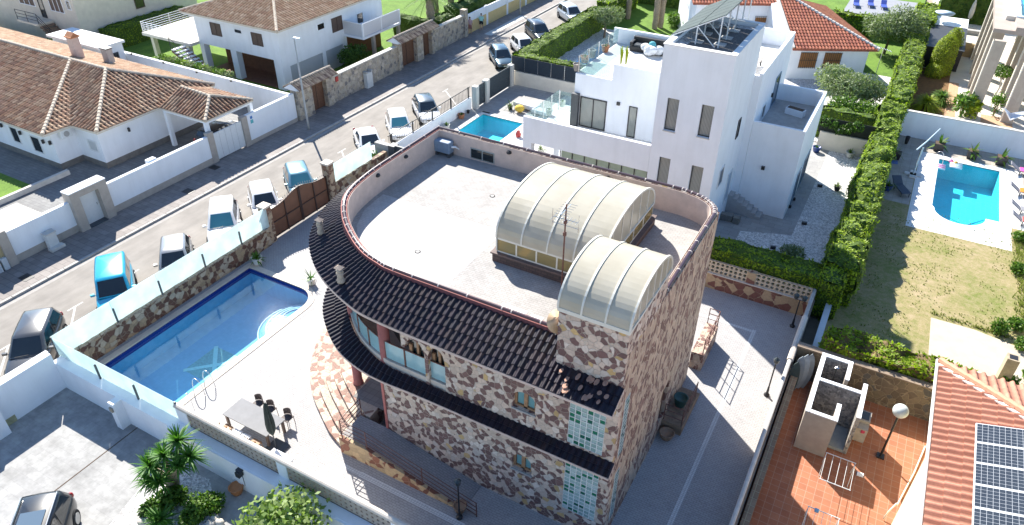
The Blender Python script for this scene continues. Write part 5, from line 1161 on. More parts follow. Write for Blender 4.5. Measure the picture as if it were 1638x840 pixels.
def gatehouse(lab,y0,y1,doors,h=2.5):
    r=T('gatehouse',lab,'gatehouse',(-41.4,(y0+y1)/2,0)); 
    ys=[y0]+[q for d_ in doors for q in d_]+[y1]
    for a,b in zip(ys[::2],ys[1::2]): mb=MB(); mb.box(-41.65,-40.95,a,b,-.1,h); mb.build('pier',RUB,r)
    for a,b in doors: 
        mb=MB(); mb.box(-41.5,-41.4,a,b,.03,h); mb.build('door',WOOD,r)
        mb=MB(); mb.box(-41.39,-41.37,(a+b)/2-.01,(a+b)/2+.01,.05,h-.05); mb.build('door_joint',BLACKM,r)
    mb=MB(); mb.box(-41.7,-40.9,y0-.05,y1+.05,h,h+.15); mb.build('lintel',WHITE,r)
    for s in (1,-1):
        P=[(-41.3+s*.85,y0-.2,h+.15),(-41.3+s*.85,y1+.2,h+.15),(-41.3,y1+.2,h+.6),(-41.3,y0-.2,h+.6)]
        mb=MB(); tile_face(mb,P,0,.25,.4,.07,.03,5); mb.build('roof_tiles',tilemat('grey_brown_tiles',[(.22,.16,.12),(.34,.27,.2),(.42,.34,.26),(.17,.12,.1)],.9,.3,.4),r)
    mb=MB(); ridge(mb,(-41.3,y0-.2,h+.62),(-41.3,y1+.2,h+.62),.1); mb.hasuv=False; mb.build('ridge_tiles',RIDGEM,r)
    mb=MB(); mb.add([(-42.1,y0-.18,h+.12),(-40.5,y0-.18,h+.12),(-41.3,y0-.18,h+.6),(-42.1,y0,h+.12),(-40.5,y0,h+.12),(-41.3,y0,h+.6)],[(0,1,2),(3,5,4),(0,3,4,1),(1,4,5,2),(2,5,3,0)]); mb.build('gable',WHITE,r)
gatehouse('small rubble stone gatehouse with a single wooden door and tiled canopy',39.2,43.4,[(40.9,42.6)])
gatehouse('longer tiled gatehouse with a double gate and a side door in the rubble wall',52.5,58.4,[(53.0,55.4),(56.4,57.9)])
YWL=T('yellow_street_wall','yellow and white street wall behind the two pedestrians','wall',(-41.5,80,0))
mb=MB(); mb.box(-41.6,-41.35,64.6,110,-.1,1.2); mb.build('wall',plain('ochre_render',(.62,.47,.22),.85,.06,2),YWL)
for k in range(10): mb=MB(); mb.box(-41.55,-41.4,64.8+k*4.5,68.9+k*4.5,1.2,2.0); mb.build('white_panel',WHITE,YWL)
for k in range(11): mb=MB(); mb.box(-41.62,-41.33,64.55+k*4.5-.15,64.75+k*4.5+.05,-.1,2.05); mb.build('post',WHITE,YWL)
# ---- L3 house top left
L3=T('cream_villa','cream house with brown shuttered windows and outside stairs at the top left','house',(-72,44,0))
mb=MB(); mb.box(-90,-70.4,41.2,55,0,5.9); mb.build('wall',CREAM,L3)
P1=[(-91,40.4,5.9),(-69.6,40.4,5.9),(-76.8,47.6,7.9),(-91,47.6,7.9)];P2=[(-69.6,40.4,5.9),(-69.6,56,5.9),(-76.8,50,7.9),(-76.8,47.6,7.9)]
fb=MB()
for P in (P1,P2): mb=MB(); tile_face(mb,P,0,.26,.42,.06,.03,4); mb.build('roof_tiles',ROOFB if P is P1 else tilemat('grey_brown_tiles',[]),L3); under(fb,P,.14)
fb.build('roof_boards',WHITE,L3)
mb=MB(); ridge(mb,P1[1],P1[2],.13); mb.hasuv=False; mb.build('ridge_tiles',RIDGEM,L3)
for (a,b,z0,z1) in ((-79.4,-76.8,3.4,5.0),(-74.3,-72.2,3.4,5.0)):
    winb(L3,'y',41.2,a,b,z0,z1,WHITE,BSH,-1,'shuttered_window',.06,2,'shutter')
winb(L3,'y',41.2,-71.5,-70.9,3.9,4.8,WHITE,DGLASS,-1); winb(L3,'x',-70.4,47.5,48.6,2.6,4.3,BSH,DGLASS,1); winb(L3,'y',41.2,-76.2,-75.4,2.5,4.9,BLACKM,DGLASS,-1,'door')
mb=MB(); mb.box(-78,-74.6,39.6,41.2,2.2,2.4); mb.build('landing',CREAM,L3)
mb=MB(); 
for k in range(10): mb.box(-74.6+.3*k,-74.3+.3*k,39.7,41.1,2.2-.22*(k+1),2.4-.22*(k+1))
mb.build('stairs',plain('stair_brick',(.25,.17,.12),.9,.2,6),L3)
rail(L3,'stair_railing',[(-78,39.7,2.4),(-76.3,39.7,2.4),(-74.6,39.7,2.4),(-73.1,39.7,1.3),(-71.6,39.7,.2)],1.0,BLACKM,3,.03)
mb=MB(); mb.box(-79.2,-78.0,43.2,44.2,6.5,8.3); ch=mb.build('chimney',PINKST,L3)
mb=MB(); mb.box(-95,-70.5,37.8,38.1,0,1.6); o=mb.build('old_garden_wall',CREAM); tag(o,'old cream garden wall below the outside stairs at the left edge','wall')
# ---- modern white house
WH=T('modern_white_house','cubic white modern house with roof terraces, a tower and black framed windows','house',(-12,42,0))
TF=36.7; XW=-6.98
def rectpx(c,px,axis='y'):
    lo,hi=ext([(FY if axis=='y' else FX)(x,y,c) for x,y in px]); a=0 if axis=='y' else 1; return (lo[a],hi[a],lo[2],hi[2])
h1_=rectpx(TF,((1068,157),(1087,160),(1079,211),(1063,208))); h2_=rectpx(TF,((1123,168),(1143,171),(1134,222),(1116,218)))
holes=[h1_,h2_,(h1_[0],h1_[1],2.9,5.55),(h2_[0],h2_[1],2.9,5.5)]
mb=MB(); grid_wall(mb,'y',TF,TF+.25,-11.2,-7.43,0,11.9,holes); mb.build('tower_wall',WHITE,WH)
for h in holes:
    mb=MB(); q0_,q1_=TF+.15,TF+.22; mb.box(h[0],h[0]+.05,q0_,q1_,h[2],h[3]); mb.box(h[1]-.05,h[1],q0_,q1_,h[2],h[3]); mb.box(h[0]+.05,h[1]-.05,q0_,q1_,h[3]-.05,h[3]); mb.box(h[0]+.05,h[1]-.05,q0_,q1_,h[2],h[2]+.05); f=mb.build('window',BLACKM,WH)
    mb=MB(); mb.box(h[0]+.05,h[1]-.05,TF+.18,TF+.20,h[2]+.05,h[3]-.05); mb.build('window_pane',CURT,f); mb=MB(); mb.box(h[0]-.03,h[1]+.03,TF-.05,TF+.149,h[2]-.06,h[2]-.002); mb.build('window_sill',LCONC,f)
mb=MB(); mb.box(-7.68,-7.43,TF+.25,43.05,0,11.9); mb.box(-11.2,-10.95,TF+.25,43.05,0,11.9); mb.box(-10.95,-7.68,42.8,43.05,0,11.9); mb.build('tower_wall',WHITE,WH)
mb=MB(); mb.box(-10.95,-7.68,TF+.25,42.8,11.5,11.68); mb.build('gravel_roof',plain('roof_gravel',(.17,.16,.15),.95,.45,12,.5),WH)
mb=MB(); mb.box(-10.94,-10.3,TF+.3,42.75,11.68,11.71); mb.box(-10.3,-7.7,42.2,42.75,11.68,11.71); mb.build('pale_gravel_edge',GRAV,WH)
mb=MB(); mb.box(-11.24,-10.91,TF-.04,43.09,11.9,11.95); mb.box(-7.72,-7.39,TF-.04,43.09,11.9,11.95); mb.box(-10.91,-7.72,TF-.04,TF+.29,11.9,11.95); mb.box(-10.91,-7.72,42.76,43.09,11.9,11.95); mb.build('tower_coping',plain('white_coping2',(.74,.74,.72),.7,.04,4),WH)
winb(WH,'x',-7.43,40.8,41.4,5.7,6.9,BLACKM,DGLASS,1); winb(WH,'x',-7.43,38.2,39.2,3.6,4.8,ALU,DGLASS,1,'window'); winb(WH,'x',-7.43,41.0,42.0,1.2,3.3,ALU,plain('door_blue',(.35,.42,.5),.5,.05,5),1,'door')
mb=MB(); mb.box(-17.65,-11.2,40.15,47.1,4.42,8.05); mb.box(-17.6,-11.2,40.2,47,0,4.42); mb.build('upper_volume',WHITE,WH)
for bb in ((-15.2,-11.21,40.15,40.35,8.05,9.06),(-17.95,-11.21,46.9,47.1,8.05,9.06)): mb=MB(); mb.box(*bb); mb.build('parapet',WHITE,WH)
TWF=plain('terrace_white',(.66,.64,.61),.8,.05,2)
mb=MB(); mb.box(-17.6,-11.22,40.36,46.88,8.05,8.09); mb.build('terrace_floor',TWF,WH)
winb(WH,'y',40.15,-17.2,-15.4,4.66,6.65,BLACKM,CURT,-1,'sliding_door',.07,1); winb(WH,'y',40.15,-13.92,-13.38,4.66,6.67,BLACKM,CURT,-1,'window',.05)
mb=MB(); mb.box(-17.72,-17.25,39.85,40.15,4.65,6.8); mb.build('dark_reveal',plain('charcoal',(.07,.075,.08),.6,.1,6),WH)
p=FY(989,166,40.1); mb=MB(); mb.obox((p.x,40.1,p.z),(.2,.1,.2)); mb.build('wall_light',BLACKM,WH)
mb=MB(); mb.box(-19.45,-11.21,TF,TF+.22,4.42,6.07); mb.build('terrace_parapet',WHITE,WH)
mb=MB(); mb.box(-19.45,-11.21,TF+.23,40.14,4.42,4.64); mb.box(-19.45,-17.66,40.14,41.7,4.42,4.64); mb.build('terrace_slab',TWF,WH)
mb=MB(); mb.box(-19.45,-18.85,TF+.01,TF+.5,0,4.42); mb.build('porch_column',WHITE,WH); mb=MB(); mb.box(-19.4,-19.0,41.2,41.6,0,4.42); mb.build('porch_column',WHITE,WH)
mb=MB(); mb.box(-16.9,-11.21,TF+.3,TF+.34,0,4.42); gz=mb.build('porch_glazing',GREENG,WH)
mb=MB()
for k in range(8): x=-16.95+k*.81; mb.box(x-.025,x+.025,TF+.25,TF+.299,0,4.42)
mb.build('glazing_mullions',BLACKM,gz)
GLR=glass('clear_rail_glass',(.80,.90,.90),.20)
def glassrail(pts,h,name='glass_balustrade',r=WH):
    for a,b in zip(pts,pts[1:]):
        a=Vector(a);b=Vector(b); mb=MB(); mb.bar(a.lerp(b,.04)+Vector((0,0,h/2+.03)),a.lerp(b,.96)+Vector((0,0,h/2+.03)),.012,h-.06); g=mb.build(name,GLR,r)
        u=Vector((0,0,h)); mb=MB(); mb.tube(a,a+u,.035,6); mb.build('balustrade_post',STEEL,g)
glassrail([(-19.38,36.95,4.64),(-19.38,38.1,4.64),(-19.38,39.3,4.64),(-19.38,40.5,4.64),(-19.38,41.65,4.64)],1.5)
glassrail([(-19.38,41.66,4.64),(-17.75,41.66,4.64)],1.4)
glassrail([(-17.55,40.3,8.09),(-17.55,41.8,8.09),(-17.55,43.4,8.09),(-17.55,45.0,8.09),(-17.55,46.8,8.09)],1.05); glassrail([(-17.5,40.22,8.09),(-15.3,40.22,8.09)],.85)
mb=MB(); mb.box(-11.2,XW,43.05,52.4,0,8.0); mb.box(XW-.2,XW,43.06,52.4,8.0,9.06); mb.box(-11.2,XW-.2,52.2,52.4,8.0,9.06); mb.box(-7.68,XW-.2,43.06,43.3,8.0,8.9); mb.build('east_wing',WHITE,WH)
mb=MB(); mb.box(-11.15,XW-.22,43.3,52.18,8.0,8.03); mb.build('terrace_floor',TWF,WH)
BGF=plain('blue_grey_frame',(.18,.26,.33),.4,.1,6)
winb(WH,'x',XW,48.4,49.9,4.98,7.1,BGF,DGLASS,1,'door',.1); winb(WH,'x',XW,45.4,46.4,5.2,6.2,ALU,DGLASS,1)
p=FX(1234,152,XW); mb=MB(); mb.obox((XW+.06,p.y,p.z),(.12,.14,.26)); mb.build('wall_light',BLACKM,WH)
mb=MB(); mb.box(XW+.01,-3.9,43.2,50.6,0,4.95); mb.build('side_block',WHITE,WH)
mb=MB(); mb.box(XW+.01,-3.9,43.2,43.4,4.95,6.05); mb.box(-4.1,-3.9,43.4,50.6,4.95,6.05); mb.box(XW+.01,-4.1,50.4,50.6,4.95,6.05); mb.build('side_parapet',WHITE,WH)
mb=MB(); mb.box(XW+.02,-4.12,43.42,50.38,4.95,4.98); mb.build('side_terrace_floor',GREYC,WH)
winb(WH,'x',-3.9,45.2,46.4,.1,2.3,BGF,DGLASS,1,'door',.1); winb(WH,'x',-3.9,47.6,49.6,.1,2.3,BGF,DGLASS,1,'door',.1,1)
p=FY(1221,268,43.2); mb=MB(); mb.obox((p.x,43.12,p.z),(.2,.14,.22)); mb.build('wall_light',BLACKM,WH)
for k in range(7):
    x1=-5.2-.32*k; mb=MB(); mb.box(-7.42,x1,42.35,43.19,.17*k,.17*(k+1)); mb.build('stair_step',plain('step_grey',(.40,.39,.38),.8,.1,4),WH)
# solar array on the tower
SA=T('solar_array','tilted rows of dark solar panels on a white metal frame on the white tower','solar panels',(-10,41,11.4))
PV=plain('pv_glass',(.035,.055,.055),.6,.25,3,spec=.15)
q0=Vector((-11.35,38.2,11.98)); ux=Vector((2.75,0,1.45)); uy=Vector((0,6.4,0))
for i in range(2):
    for j in range(6):
        a=q0+ux*(i*.5+.01)+uy*(j/6+.004); b=q0+ux*(i*.5+.49)+uy*(j/6+.004); c=q0+ux*(i*.5+.49)+uy*((j+1)/6-.004); d=q0+ux*(i*.5+.01)+uy*((j+1)/6-.004); n_=Vector((-1.45,0,2.75)).normalized()*.04
        mb=MB(); mb.add([a,b,c,d,a-n_,b-n_,c-n_,d-n_],[(0,1,2,3),(7,6,5,4),(0,4,5,1),(1,5,6,2),(2,6,7,3),(3,7,4,0)]); mb.build('solar_panel',PV,SA)
mb=MB(); dn=Vector((0,0,-.07))
for j in (0,.25,.5,.75,1):
    a=q0+uy*j; h=a+ux; m_=a+ux*.5; mb.bar(a+dn,h+dn,.05,.05); mb.bar((h.x-.15,h.y,11.42),(h.x-.15,h.y,h.z-.15),.06,.06); mb.bar((m_.x,m_.y,11.42),(m_.x,m_.y,m_.z-.08),.06,.06); mb.bar((m_.x,m_.y,m_.z-.1),(h.x-.15,h.y,11.5),.04,.04)
for t in (.05,.5,.95): mb.bar(q0+ux*t+dn,q0+ux*t+uy+dn,.05,.05)
mb.build('frame',ALU,SA)
for (x,y) in ((-10.0,38.6),(-8.8,38.7),(-8.8,40.0),(-10.0,40.2),(-8.8,41.5),(-10.0,41.7)):
    mb=MB(); mb.box(x-.32,x+.32,y-.22,y+.22,11.69,11.76); mb.build('ballast_slab',LCONC,SA)
# ---- O house (orange/red roof behind)
OH=T('red_roof_house','white house with a red tiled roof and barred windows behind the olive trees','house',(-6,74,0))
ea=Vector((-9.0,68.4,3.0)); eb=Vector((-2.2,72.1,3.0)); u=(eb-ea).normalized(); nrm=Vector((-u.y,u.x,0)); L=(eb-ea).length
ha=ea+nrm*7+Vector((0,0,2.6)); hb=ea+u*(L-6.2)*1+nrm*7+Vector((0,0,2.6))
R1=[ea,eb,hb,ha]; R2=[eb,eb+nrm*14,hb]; 
fb=MB()
for P in (R1,R2): mb=MB(); tile_face(mb,[tuple(p) for p in P],0,.3,.45,.07,.04,5); mb.build('roof_tiles',ROOFR if P is R1 else tilemat('orange_red_tiles',[(.42,.17,.09),(.48,.2,.11),(.36,.13,.07)],.85,.3,.4),OH,smooth=True); under(fb,P,.14)
fb.build('roof_boards',plain('red_fascia',(.30,.09,.05),.8,.1,4),OH)
mb=MB(); ridge(mb,eb,hb,.16); mb.bar(ea+Vector((0,0,.1)),ha+Vector((0,0,.1)),.25,.2); mb.hasuv=False; mb.build('ridge_tiles',plain('white_ridge',(.60,.56,.50),.9,.15,4),OH)
wa=ea+nrm*.6+u*.1; wa.z=0; wb=eb+nrm*.6-u*.6; wb.z=0; wc=wb+nrm*13; wd=wa+nrm*13
mb=MB(); mb.prism([(p.x,p.y) for p in (wa,wb,wc,wd)],0,2.95); mb.build('wall',WHITE,OH)
mb=MB(); mb.add([wa+Vector((0,0,2.9-0)),wa+nrm*13+Vector((0,0,2.9)),wa+nrm*6.4+Vector((0,0,5.2))]+[p+u*.25 for p in (wa+Vector((0,0,2.9)),wa+nrm*13+Vector((0,0,2.9)),wa+nrm*6.4+Vector((0,0,5.2)))],[(0,1,2),(5,4,3),(0,3,4,1),(1,4,5,2),(2,5,3,0)]); mb.build('gable_wall',WHITE,OH)
for t,w_ in ((.24,1.5),(.55,1.5)):
    c=wa.lerp(wb,t)-nrm*.02; m=Matrix.Rotation(math.atan2(u.y,u.x),3,'Z'); mb=MB(); mb.obox(c+Vector((0,0,1.8)),(w_,.08,1.35),m); f=mb.build('window',plain('orange_shutter',(.32,.14,.04),.6,.2,8),OH)
    mb=MB(); 
    for k in range(9): mb.obox(c-nrm*.1+u*(-w_/2+w_*k/8)+Vector((0,0,1.8)),(.03,.03,1.5),m)
    for z in (1.1,1.8,2.5): mb.obox(c-nrm*.1+Vector((0,0,z)),(w_+.1,.03,.03),m)
    mb.build('window_grille',BLACKM,f)
OW=T('white_gabled_house','white rendered house wing with a barred orange window behind the solar panels','house',(-14,74,0))
b0=Vector((-19.5,73.0,0)); b1=b0+u*9.2
mb=MB(); mb.prism([(p.x,p.y) for p in (b0,b1,b1+nrm*8,b0+nrm*8)],0,4.6); mb.build('wall',WHITE,OW)
P=[tuple(b0-u*.5-nrm*.5+Vector((0,0,4.6))),tuple(b1+u*.5-nrm*.5+Vector((0,0,4.6))),tuple(b1+u*.5+nrm*5+Vector((0,0,6.4))),tuple(b0-u*.5+nrm*5+Vector((0,0,6.4)))]
mb=MB(); tile_face(mb,P,0,.3,.45,.07,.04,5); mb.build('roof_tiles',ROOFR,OW); fb=MB(); under(fb,P,.14); fb.build('roof_boards',plain('red_fascia'),OW)
c=b0+u*7.0-nrm*.02; m=Matrix.Rotation(math.atan2(u.y,u.x),3,'Z'); mb=MB(); mb.obox(c+Vector((0,0,2.6)),(1.9,.08,1.1),m); f=mb.build('window',plain('orange_shutter'),OW)
mb=MB()
for k in range(11): mb.obox(c-nrm*.14+u*(-1+2*k/10)+Vector((0,0,2.65)),(.03,.03,1.4),m)
for z in (2.0,2.6,3.3): mb.obox(c-nrm*.14+Vector((0,0,z)),(2.1,.03,.03),m)
mb.build('window_grille',BLACKM,f)
PRf=MB(); P=[tuple(b1+Vector((-1.5,-.6,2.2))),tuple(b1+u*3.2+Vector((-1.5,-.6,2.2))),tuple(b1+u*3.2+nrm*1.4+Vector((-1.5,-.6,2.9))),tuple(b1+nrm*1.4+Vector((-1.5,-.6,2.9)))]
tile_face(PRf,P,0,.3,.45,.07,.04,5); PRf.build('porch_tiles',ROOFR,OW)
# ---- modern villa top right
RM=T('modern_stone_villa','modern pale stone villa with tall slanting fins carrying a rooftop pool','house',(8,75,0))
LIM=pavers('limestone_cladding',(.44,.37,.30),(.48,.41,.33),(.40,.34,.28),(1.2,.4),plane='yz',blotch=.2,msize=.006)
LIMW=plain('cream_edge',(.68,.62,.52),.8,.05,2)
for i,(x,y) in enumerate(((5.7,68.0),(5.7,71.6),(5.7,75.4),(5.7,79.4),(5.7,84),(8.3,68.0),(8.3,71.6),(8.3,75.4),(8.3,79.4))):
    mb=MB(); mb.box(x,x+.9,y,y+.45,0,6.3); f=mb.build('fin',LIM,RM); mb=MB(); mb.box(x-.02,x+.06,y-.02,y+.47,0,6.3); mb.build('fin_edge',LIMW,f)
mb=MB(); mb.box(5.6,7.1,70.4,100,6.3,6.6); mb.box(7.1,30,70.4,73.6,6.3,6.9); mb.build('roof_deck',pavers('deck_stone',(.40,.33,.28),(.45,.38,.32),(.34,.28,.24),(1.2,.6),offs=0),RM)
mb=MB(); mb.box(6.4,7.1,73.6,100,6.6,6.95); mb.build('deck_edge',LIMW,RM)
mb=MB(); mb.box(7.5,20,74.1,92,6.3,6.75); mb.build('rooftop_pool',CYAN,RM); mb=MB(); mb.keepn=True; mb.quad((7.5,74.1,6.9),(20,74.1,6.9),(20,92,6.9),(7.5,92,6.9)); mb.build('rooftop_water',water('roof_pool_water',(.6,.93,.97)),RM)
mb=MB(); mb.box(7.1,7.5,73.6,92,6.6,7.0); mb.box(7.5,20,73.6,74.1,6.9,7.0); mb.build('pool_rim',WHITE,RM)
glassrail([(7.1,73.7,6.95),(9.5,73.7,6.95),(12,73.7,6.95)],1.0,r=RM)
mb=MB(); mb.box(11.2,30,71,95,0,6.3); mb.build('core_wall',LIMW,RM)
SH=T('garden_shed','long black shed with a white flat roof and a pale blue dish on it','shed',(3.2,83,0))
mb=MB(); mb.box(1.5,4.6,79.2,90,0,2.0); mb.build('wall',BLACKM,SH); mb=MB(); mb.box(1.4,4.7,87.0,90.6,2.0,2.12); mb.build('roof',WHITE,SH)
mb=MB(); mb.box(1.4,4.7,79.0,87,2.0,2.06); mb.build('dark_roof',plain('slate_roof',(.03,.035,.045),.6,.15,3),SH)
dsh=MB(); dsh.lathe([(0,0),(.4,.05),(.8,.2),(.95,.32)],(2.3,88.4,2.7),18); o=dsh.build('satellite_dish',plain('blue_white',(.5,.62,.72),.4,.05,4),smooth=True); tag(o,'big pale blue dish lying on the white shed roof','satellite dish')
mb=MB(); mb.box(4.75,8,84.6,85.0,0,1.3); o=mb.build('low_yellow_wall',plain('ochre_low',(.36,.27,.14),.9,.1,3)); tag(o,'low ochre wall in front of the outdoor seating area','wall')
sheet('brown_bed',rect(1.3,4.2,61.5,79),.008,plain('brown_soil',(.16,.085,.03),.95,.3,4)); sheet('orange_gravel',rect(4.2,5.0,66,76),.008,plain('orange_gravel',(.48,.30,.18),.95,.35,14)); sheet('orange_gravel',rect(6.9,9.2,64,69),.008,plain('orange_gravel'))
# ---- orange roof house bottom right
OR=T('orange_tiled_house','house with an orange tiled hip roof carrying solar panels at the bottom right','house',(9,20,0))
S=.30; e0=(4.8,2,3.9);e1_=(4.8,27.9,3.9);h1=(13.8,18.9,3.9+9*S);h0=(13.8,2,3.9+9*S);e2_=(22,27.9,3.9)
fb=MB(); P1=[e1_,e0,h0,h1]; P2=[e2_,e1_,h1]
ORR=[]
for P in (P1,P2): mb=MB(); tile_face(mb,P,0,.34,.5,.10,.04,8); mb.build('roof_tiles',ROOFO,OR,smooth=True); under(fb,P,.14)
fb.build('roof_boards',CREAM,OR)
mb=MB(); ridge(mb,Vector(e1_)+Vector((0,0,.06)),Vector(h1)+Vector((0,0,.06)),.14,.45); mb.hasuv=False; mb.build('ridge_tiles',plain('ridge_orange',(.58,.30,.18),.75,.12,4),OR); mb=MB(); a=Vector(e1_)+Vector((-.06,-.24,.03));b=Vector(h1)+Vector((-.06,-.24,.03)); mb.bar(a,b,.18,.06); mb.build('hip_mortar',LCONC,OR)
mb=MB(); mb.tube((4.72,2,3.88),(4.72,28,3.88),.06,8); mb.build('gutter',plain('white_gutter',(.65,.66,.64),.4,.05,5),OR)
mb=MB(); mb.box(6.6,21.5,2,27.3,0,3.75); mb.build('wall',YW,OR)
PVF=N('solar_cells'); v=PVF.coord('Generated'); PVF.set(Roughness=.12); uvn=PVF.n('ShaderNodeUVMap'); uvn.uv_map='tile'
bt=PVF.n('ShaderNodeTexBrick'); bt.offset=0; PVF.l(uvn.outputs[0],bt.inputs[0]); bt.inputs['Scale'].default_value=1; bt.inputs['Brick Width'].default_value=1; bt.inputs['Row Height'].default_value=1; bt.inputs['Mortar Size'].default_value=.03; bt.inputs['Mortar Smooth'].default_value=0; bt.inputs['Color1'].default_value=(.028,.034,.045,1); bt.inputs['Color2'].default_value=(.034,.042,.054,1); bt.inputs['Mortar'].default_value=(.38,.40,.42,1); PVF.col(bt.outputs[0]); PVF=PVF.m
AR=T('roof_solar_panels','blue black solar panels with white grid lines on the orange roof','solar panels',(7,20,4.9))
def rp(x,y,dz=.24): return Vector((x,y,3.9+(x-4.8)*S+dz))
for i in range(3):
    for j in range(6):
        x0=6.0+i*1.72;x1=x0+1.68;y1=24.1-j*1.03;y0=y1-1.0
        mb=MB(); P=[rp(x0,y0),rp(x1,y0),rp(x1,y1),rp(x0,y1)]; Q=[p-Vector((0,0,.04)) for p in P]
        mb.add(P+Q,[(0,1,2,3),(7,6,5,4),(0,4,5,1),(1,5,6,2),(2,6,7,3),(3,7,4,0)]); pn=mb.build('solar_panel',plain('panel_frame',(.6,.62,.63),.4,.03,5),AR)
        mb=MB(); g=.035; mb.add([rp(x0+g,y0+g,.246),rp(x1-g,y0+g,.246),rp(x1-g,y1-g,.246),rp(x0+g,y1-g,.246)],[(0,1,2,3)],[[(0,0),(10,0),(10,6),(0,6)]]); mb.keepn=True; mb.build('cells',PVF,pn)
cm=T('garden_chimney','stone chimney stack rising behind the orange roof','chimney',(8.6,34,0)); x,y=G(1600,612)[:2]; mb=MB(); mb.box(x-.25,x+.25,y-.25,y+.25,0,1.6); mb.build('stack',plain('tan_stone',(.40,.33,.23),.9,.25,4,.3),cm); mb=MB(); mb.box(x-.17,x+.17,y-.17,y+.17,1.6,1.61); mb.build('flue',BLACKM,cm)
# ================================================================ vegetation
HG=leafmat('hedge_leaves',[(.09,.15,.005),(.16,.24,.008),(.24,.34,.012),(.34,.44,.025)],.35,.7)
HGD=leafmat('dark_hedge_leaves',[(.02,.055,.006),(.045,.10,.01),(.08,.16,.015)],.25,.8)
OLV=leafmat('olive_leaves',[(.09,.13,.06),(.15,.20,.09),(.22,.27,.14),(.12,.17,.07)],.25,1.2)
BSHG=leafmat('bush_leaves',[(.025,.07,.008),(.05,.12,.012),(.10,.19,.02),(.17,.24,.04)],.3,1.5)
FIGL=leafmat('fig_leaves',[(.08,.15,.03),(.15,.23,.06),(.23,.31,.10),(.32,.38,.17)],.35,1.5)
YUC=leafmat('yucca_leaves',[(.03,.10,.015),(.06,.17,.02),(.10,.24,.03)],.25,2)
YELG=leafmat('yellow_green_leaves',[(.14,.20,.01),(.26,.32,.02),(.36,.40,.03)],.3,1.2)
PLG=leafmat('palm_leaves',[(.05,.11,.02),(.10,.19,.03),(.16,.26,.05)],.3,2)
CORE=plain('hedge_core',(.05,.09,.008),.95,.3,4); BARK=plain('bark',(.20,.15,.10),.95,.3,8,.4); PBARK=plain('palm_bark',(.30,.24,.17),.95,.35,10,.5); DRYB=plain('dry_twigs',(.16,.11,.05),.95,.3,6)
def leaf(mb,p,n,l,w,r,up=0.0,amax=1.1):
    t=Vector((r.gauss(0,1),r.gauss(0,1),r.gauss(0,1))); t=(t-n*t.dot(n)); t=t.normalized() if t.length>1e-4 else Vector((1,0,0))
    a=r.uniform(.1,amax); d=(t*math.cos(a)+n*math.sin(a)+Vector((0,0,up))).normalized(); s=d.cross(n); s=s.normalized() if s.length>1e-4 else t; s=(s+n*r.uniform(-.4,.4)).normalized()
    mb.add([p,p+d*l*.5+s*w,p+d*l,p+d*l*.5-s*w],[(0,1,2,3)])
def hedge(label,boxes,leafm=HG,dens=110,l=.15,w=.04,seed=1,group=None,core=CORE,name='clipped_hedge',amp=.14):
    r=random.Random(seed); x,y=(boxes[0][0]+boxes[0][1])/2,(boxes[0][2]+boxes[0][3])/2
    root=T(name,label,'hedge',(x,y,0),group); cm_=MB(); lm_=MB(); lm_.keepn=True
    for (x0,x1,y0,y1,h) in boxes:
        def P(u,v,face):
            if face=='t': p=Vector((x0+(x1-x0)*u,y0+(y1-y0)*v,h)); n=Vector((0,0,1))
            elif face=='w': p=Vector((x0,y0+(y1-y0)*u,h*v)); n=Vector((-1,0,0))
            elif face=='e': p=Vector((x1,y0+(y1-y0)*u,h*v)); n=Vector((1,0,0))
            elif face=='s': p=Vector((x0+(x1-x0)*u,y0,h*v)); n=Vector((0,-1,0))
            else: p=Vector((x0+(x1-x0)*u,y1,h*v)); n=Vector((0,1,0))
            q=p*.9; d=noise.noise(q)*amp*1.6+noise.noise(q*3)*amp; c=Vector(((x0+x1)/2,(y0+y1)/2,h*.5))
            e=1-.10*((abs(p.x-c.x)/((x1-x0)/2))**8*(abs(p.z-c.z)/(h/2))**8 if face!='t' else (abs(p.x-c.x)/((x1-x0)/2))**6)
            if face=='t': p=Vector((p.x,p.y,p.z-(1-e)*1.2))
            return p+n*d+Vector((0,0,noise.noise(q*1.3+Vector((5,5,5)))*amp if p.z>h*.9 else 0)),n
        for face,(A,B) in (('t',(x1-x0,y1-y0)),('w',(y1-y0,h)),('e',(y1-y0,h)),('s',(x1-x0,h)),('n',(x1-x0,h))):
            na=max(2,int(A/.35)); nb=max(2,int(B/.35)); vs=[P(i/na,j/nb,face)[0]-P(i/na,j/nb,face)[1]*.05 for j in range(nb+1) for i in range(na+1)]
            cm_.add(vs,[(j*(na+1)+i,j*(na+1)+i+1,(j+1)*(na+1)+i+1,(j+1)*(na+1)+i) for j in range(nb) for i in range(na)])
            for k in range(int(A*B*dens*(1 if face=='t' else .8))):
                p,n=P(r.random(),r.random(),face); leaf(lm_,p-n*.05,(n+Vector((0,0,.35))).normalized(),l*r.uniform(.6,1.3),w,r,0,.65)
    cm_.build('branches',core,root); lm_.build('foliage',leafm,root); return root
hedge('long bright clipped hedge beside the street behind the parked cars',[(-31.3,-29.7,56.6,74.2,2.2)],seed=1,dens=50)
hedge('low narrow hedge just behind the dark privacy screen',[(-30.4,-22.6,55.25,56.3,2.55)],seed=2)
hedge('very long bright hedge dividing the gardens beside the big pool',[(-.55,1.1,35.6,61.5,2.4)],seed=3,dens=120,l=.17,w=.045,amp=.25)
hedge('long bright hedge running up behind the olive trees to the black shed',[(-.35,1.3,62.0,84.0,2.5)],seed=4,dens=70,l=.2,w=.05,amp=.24)
hedge('shaded hedge behind the rear stone wall of the paved court',[(-9.5,-.55,34.1,35.6,2.2),(-.55,.6,33.9,35.6,2.3)],seed=5,dens=120,l=.17,w=.045,amp=.14)
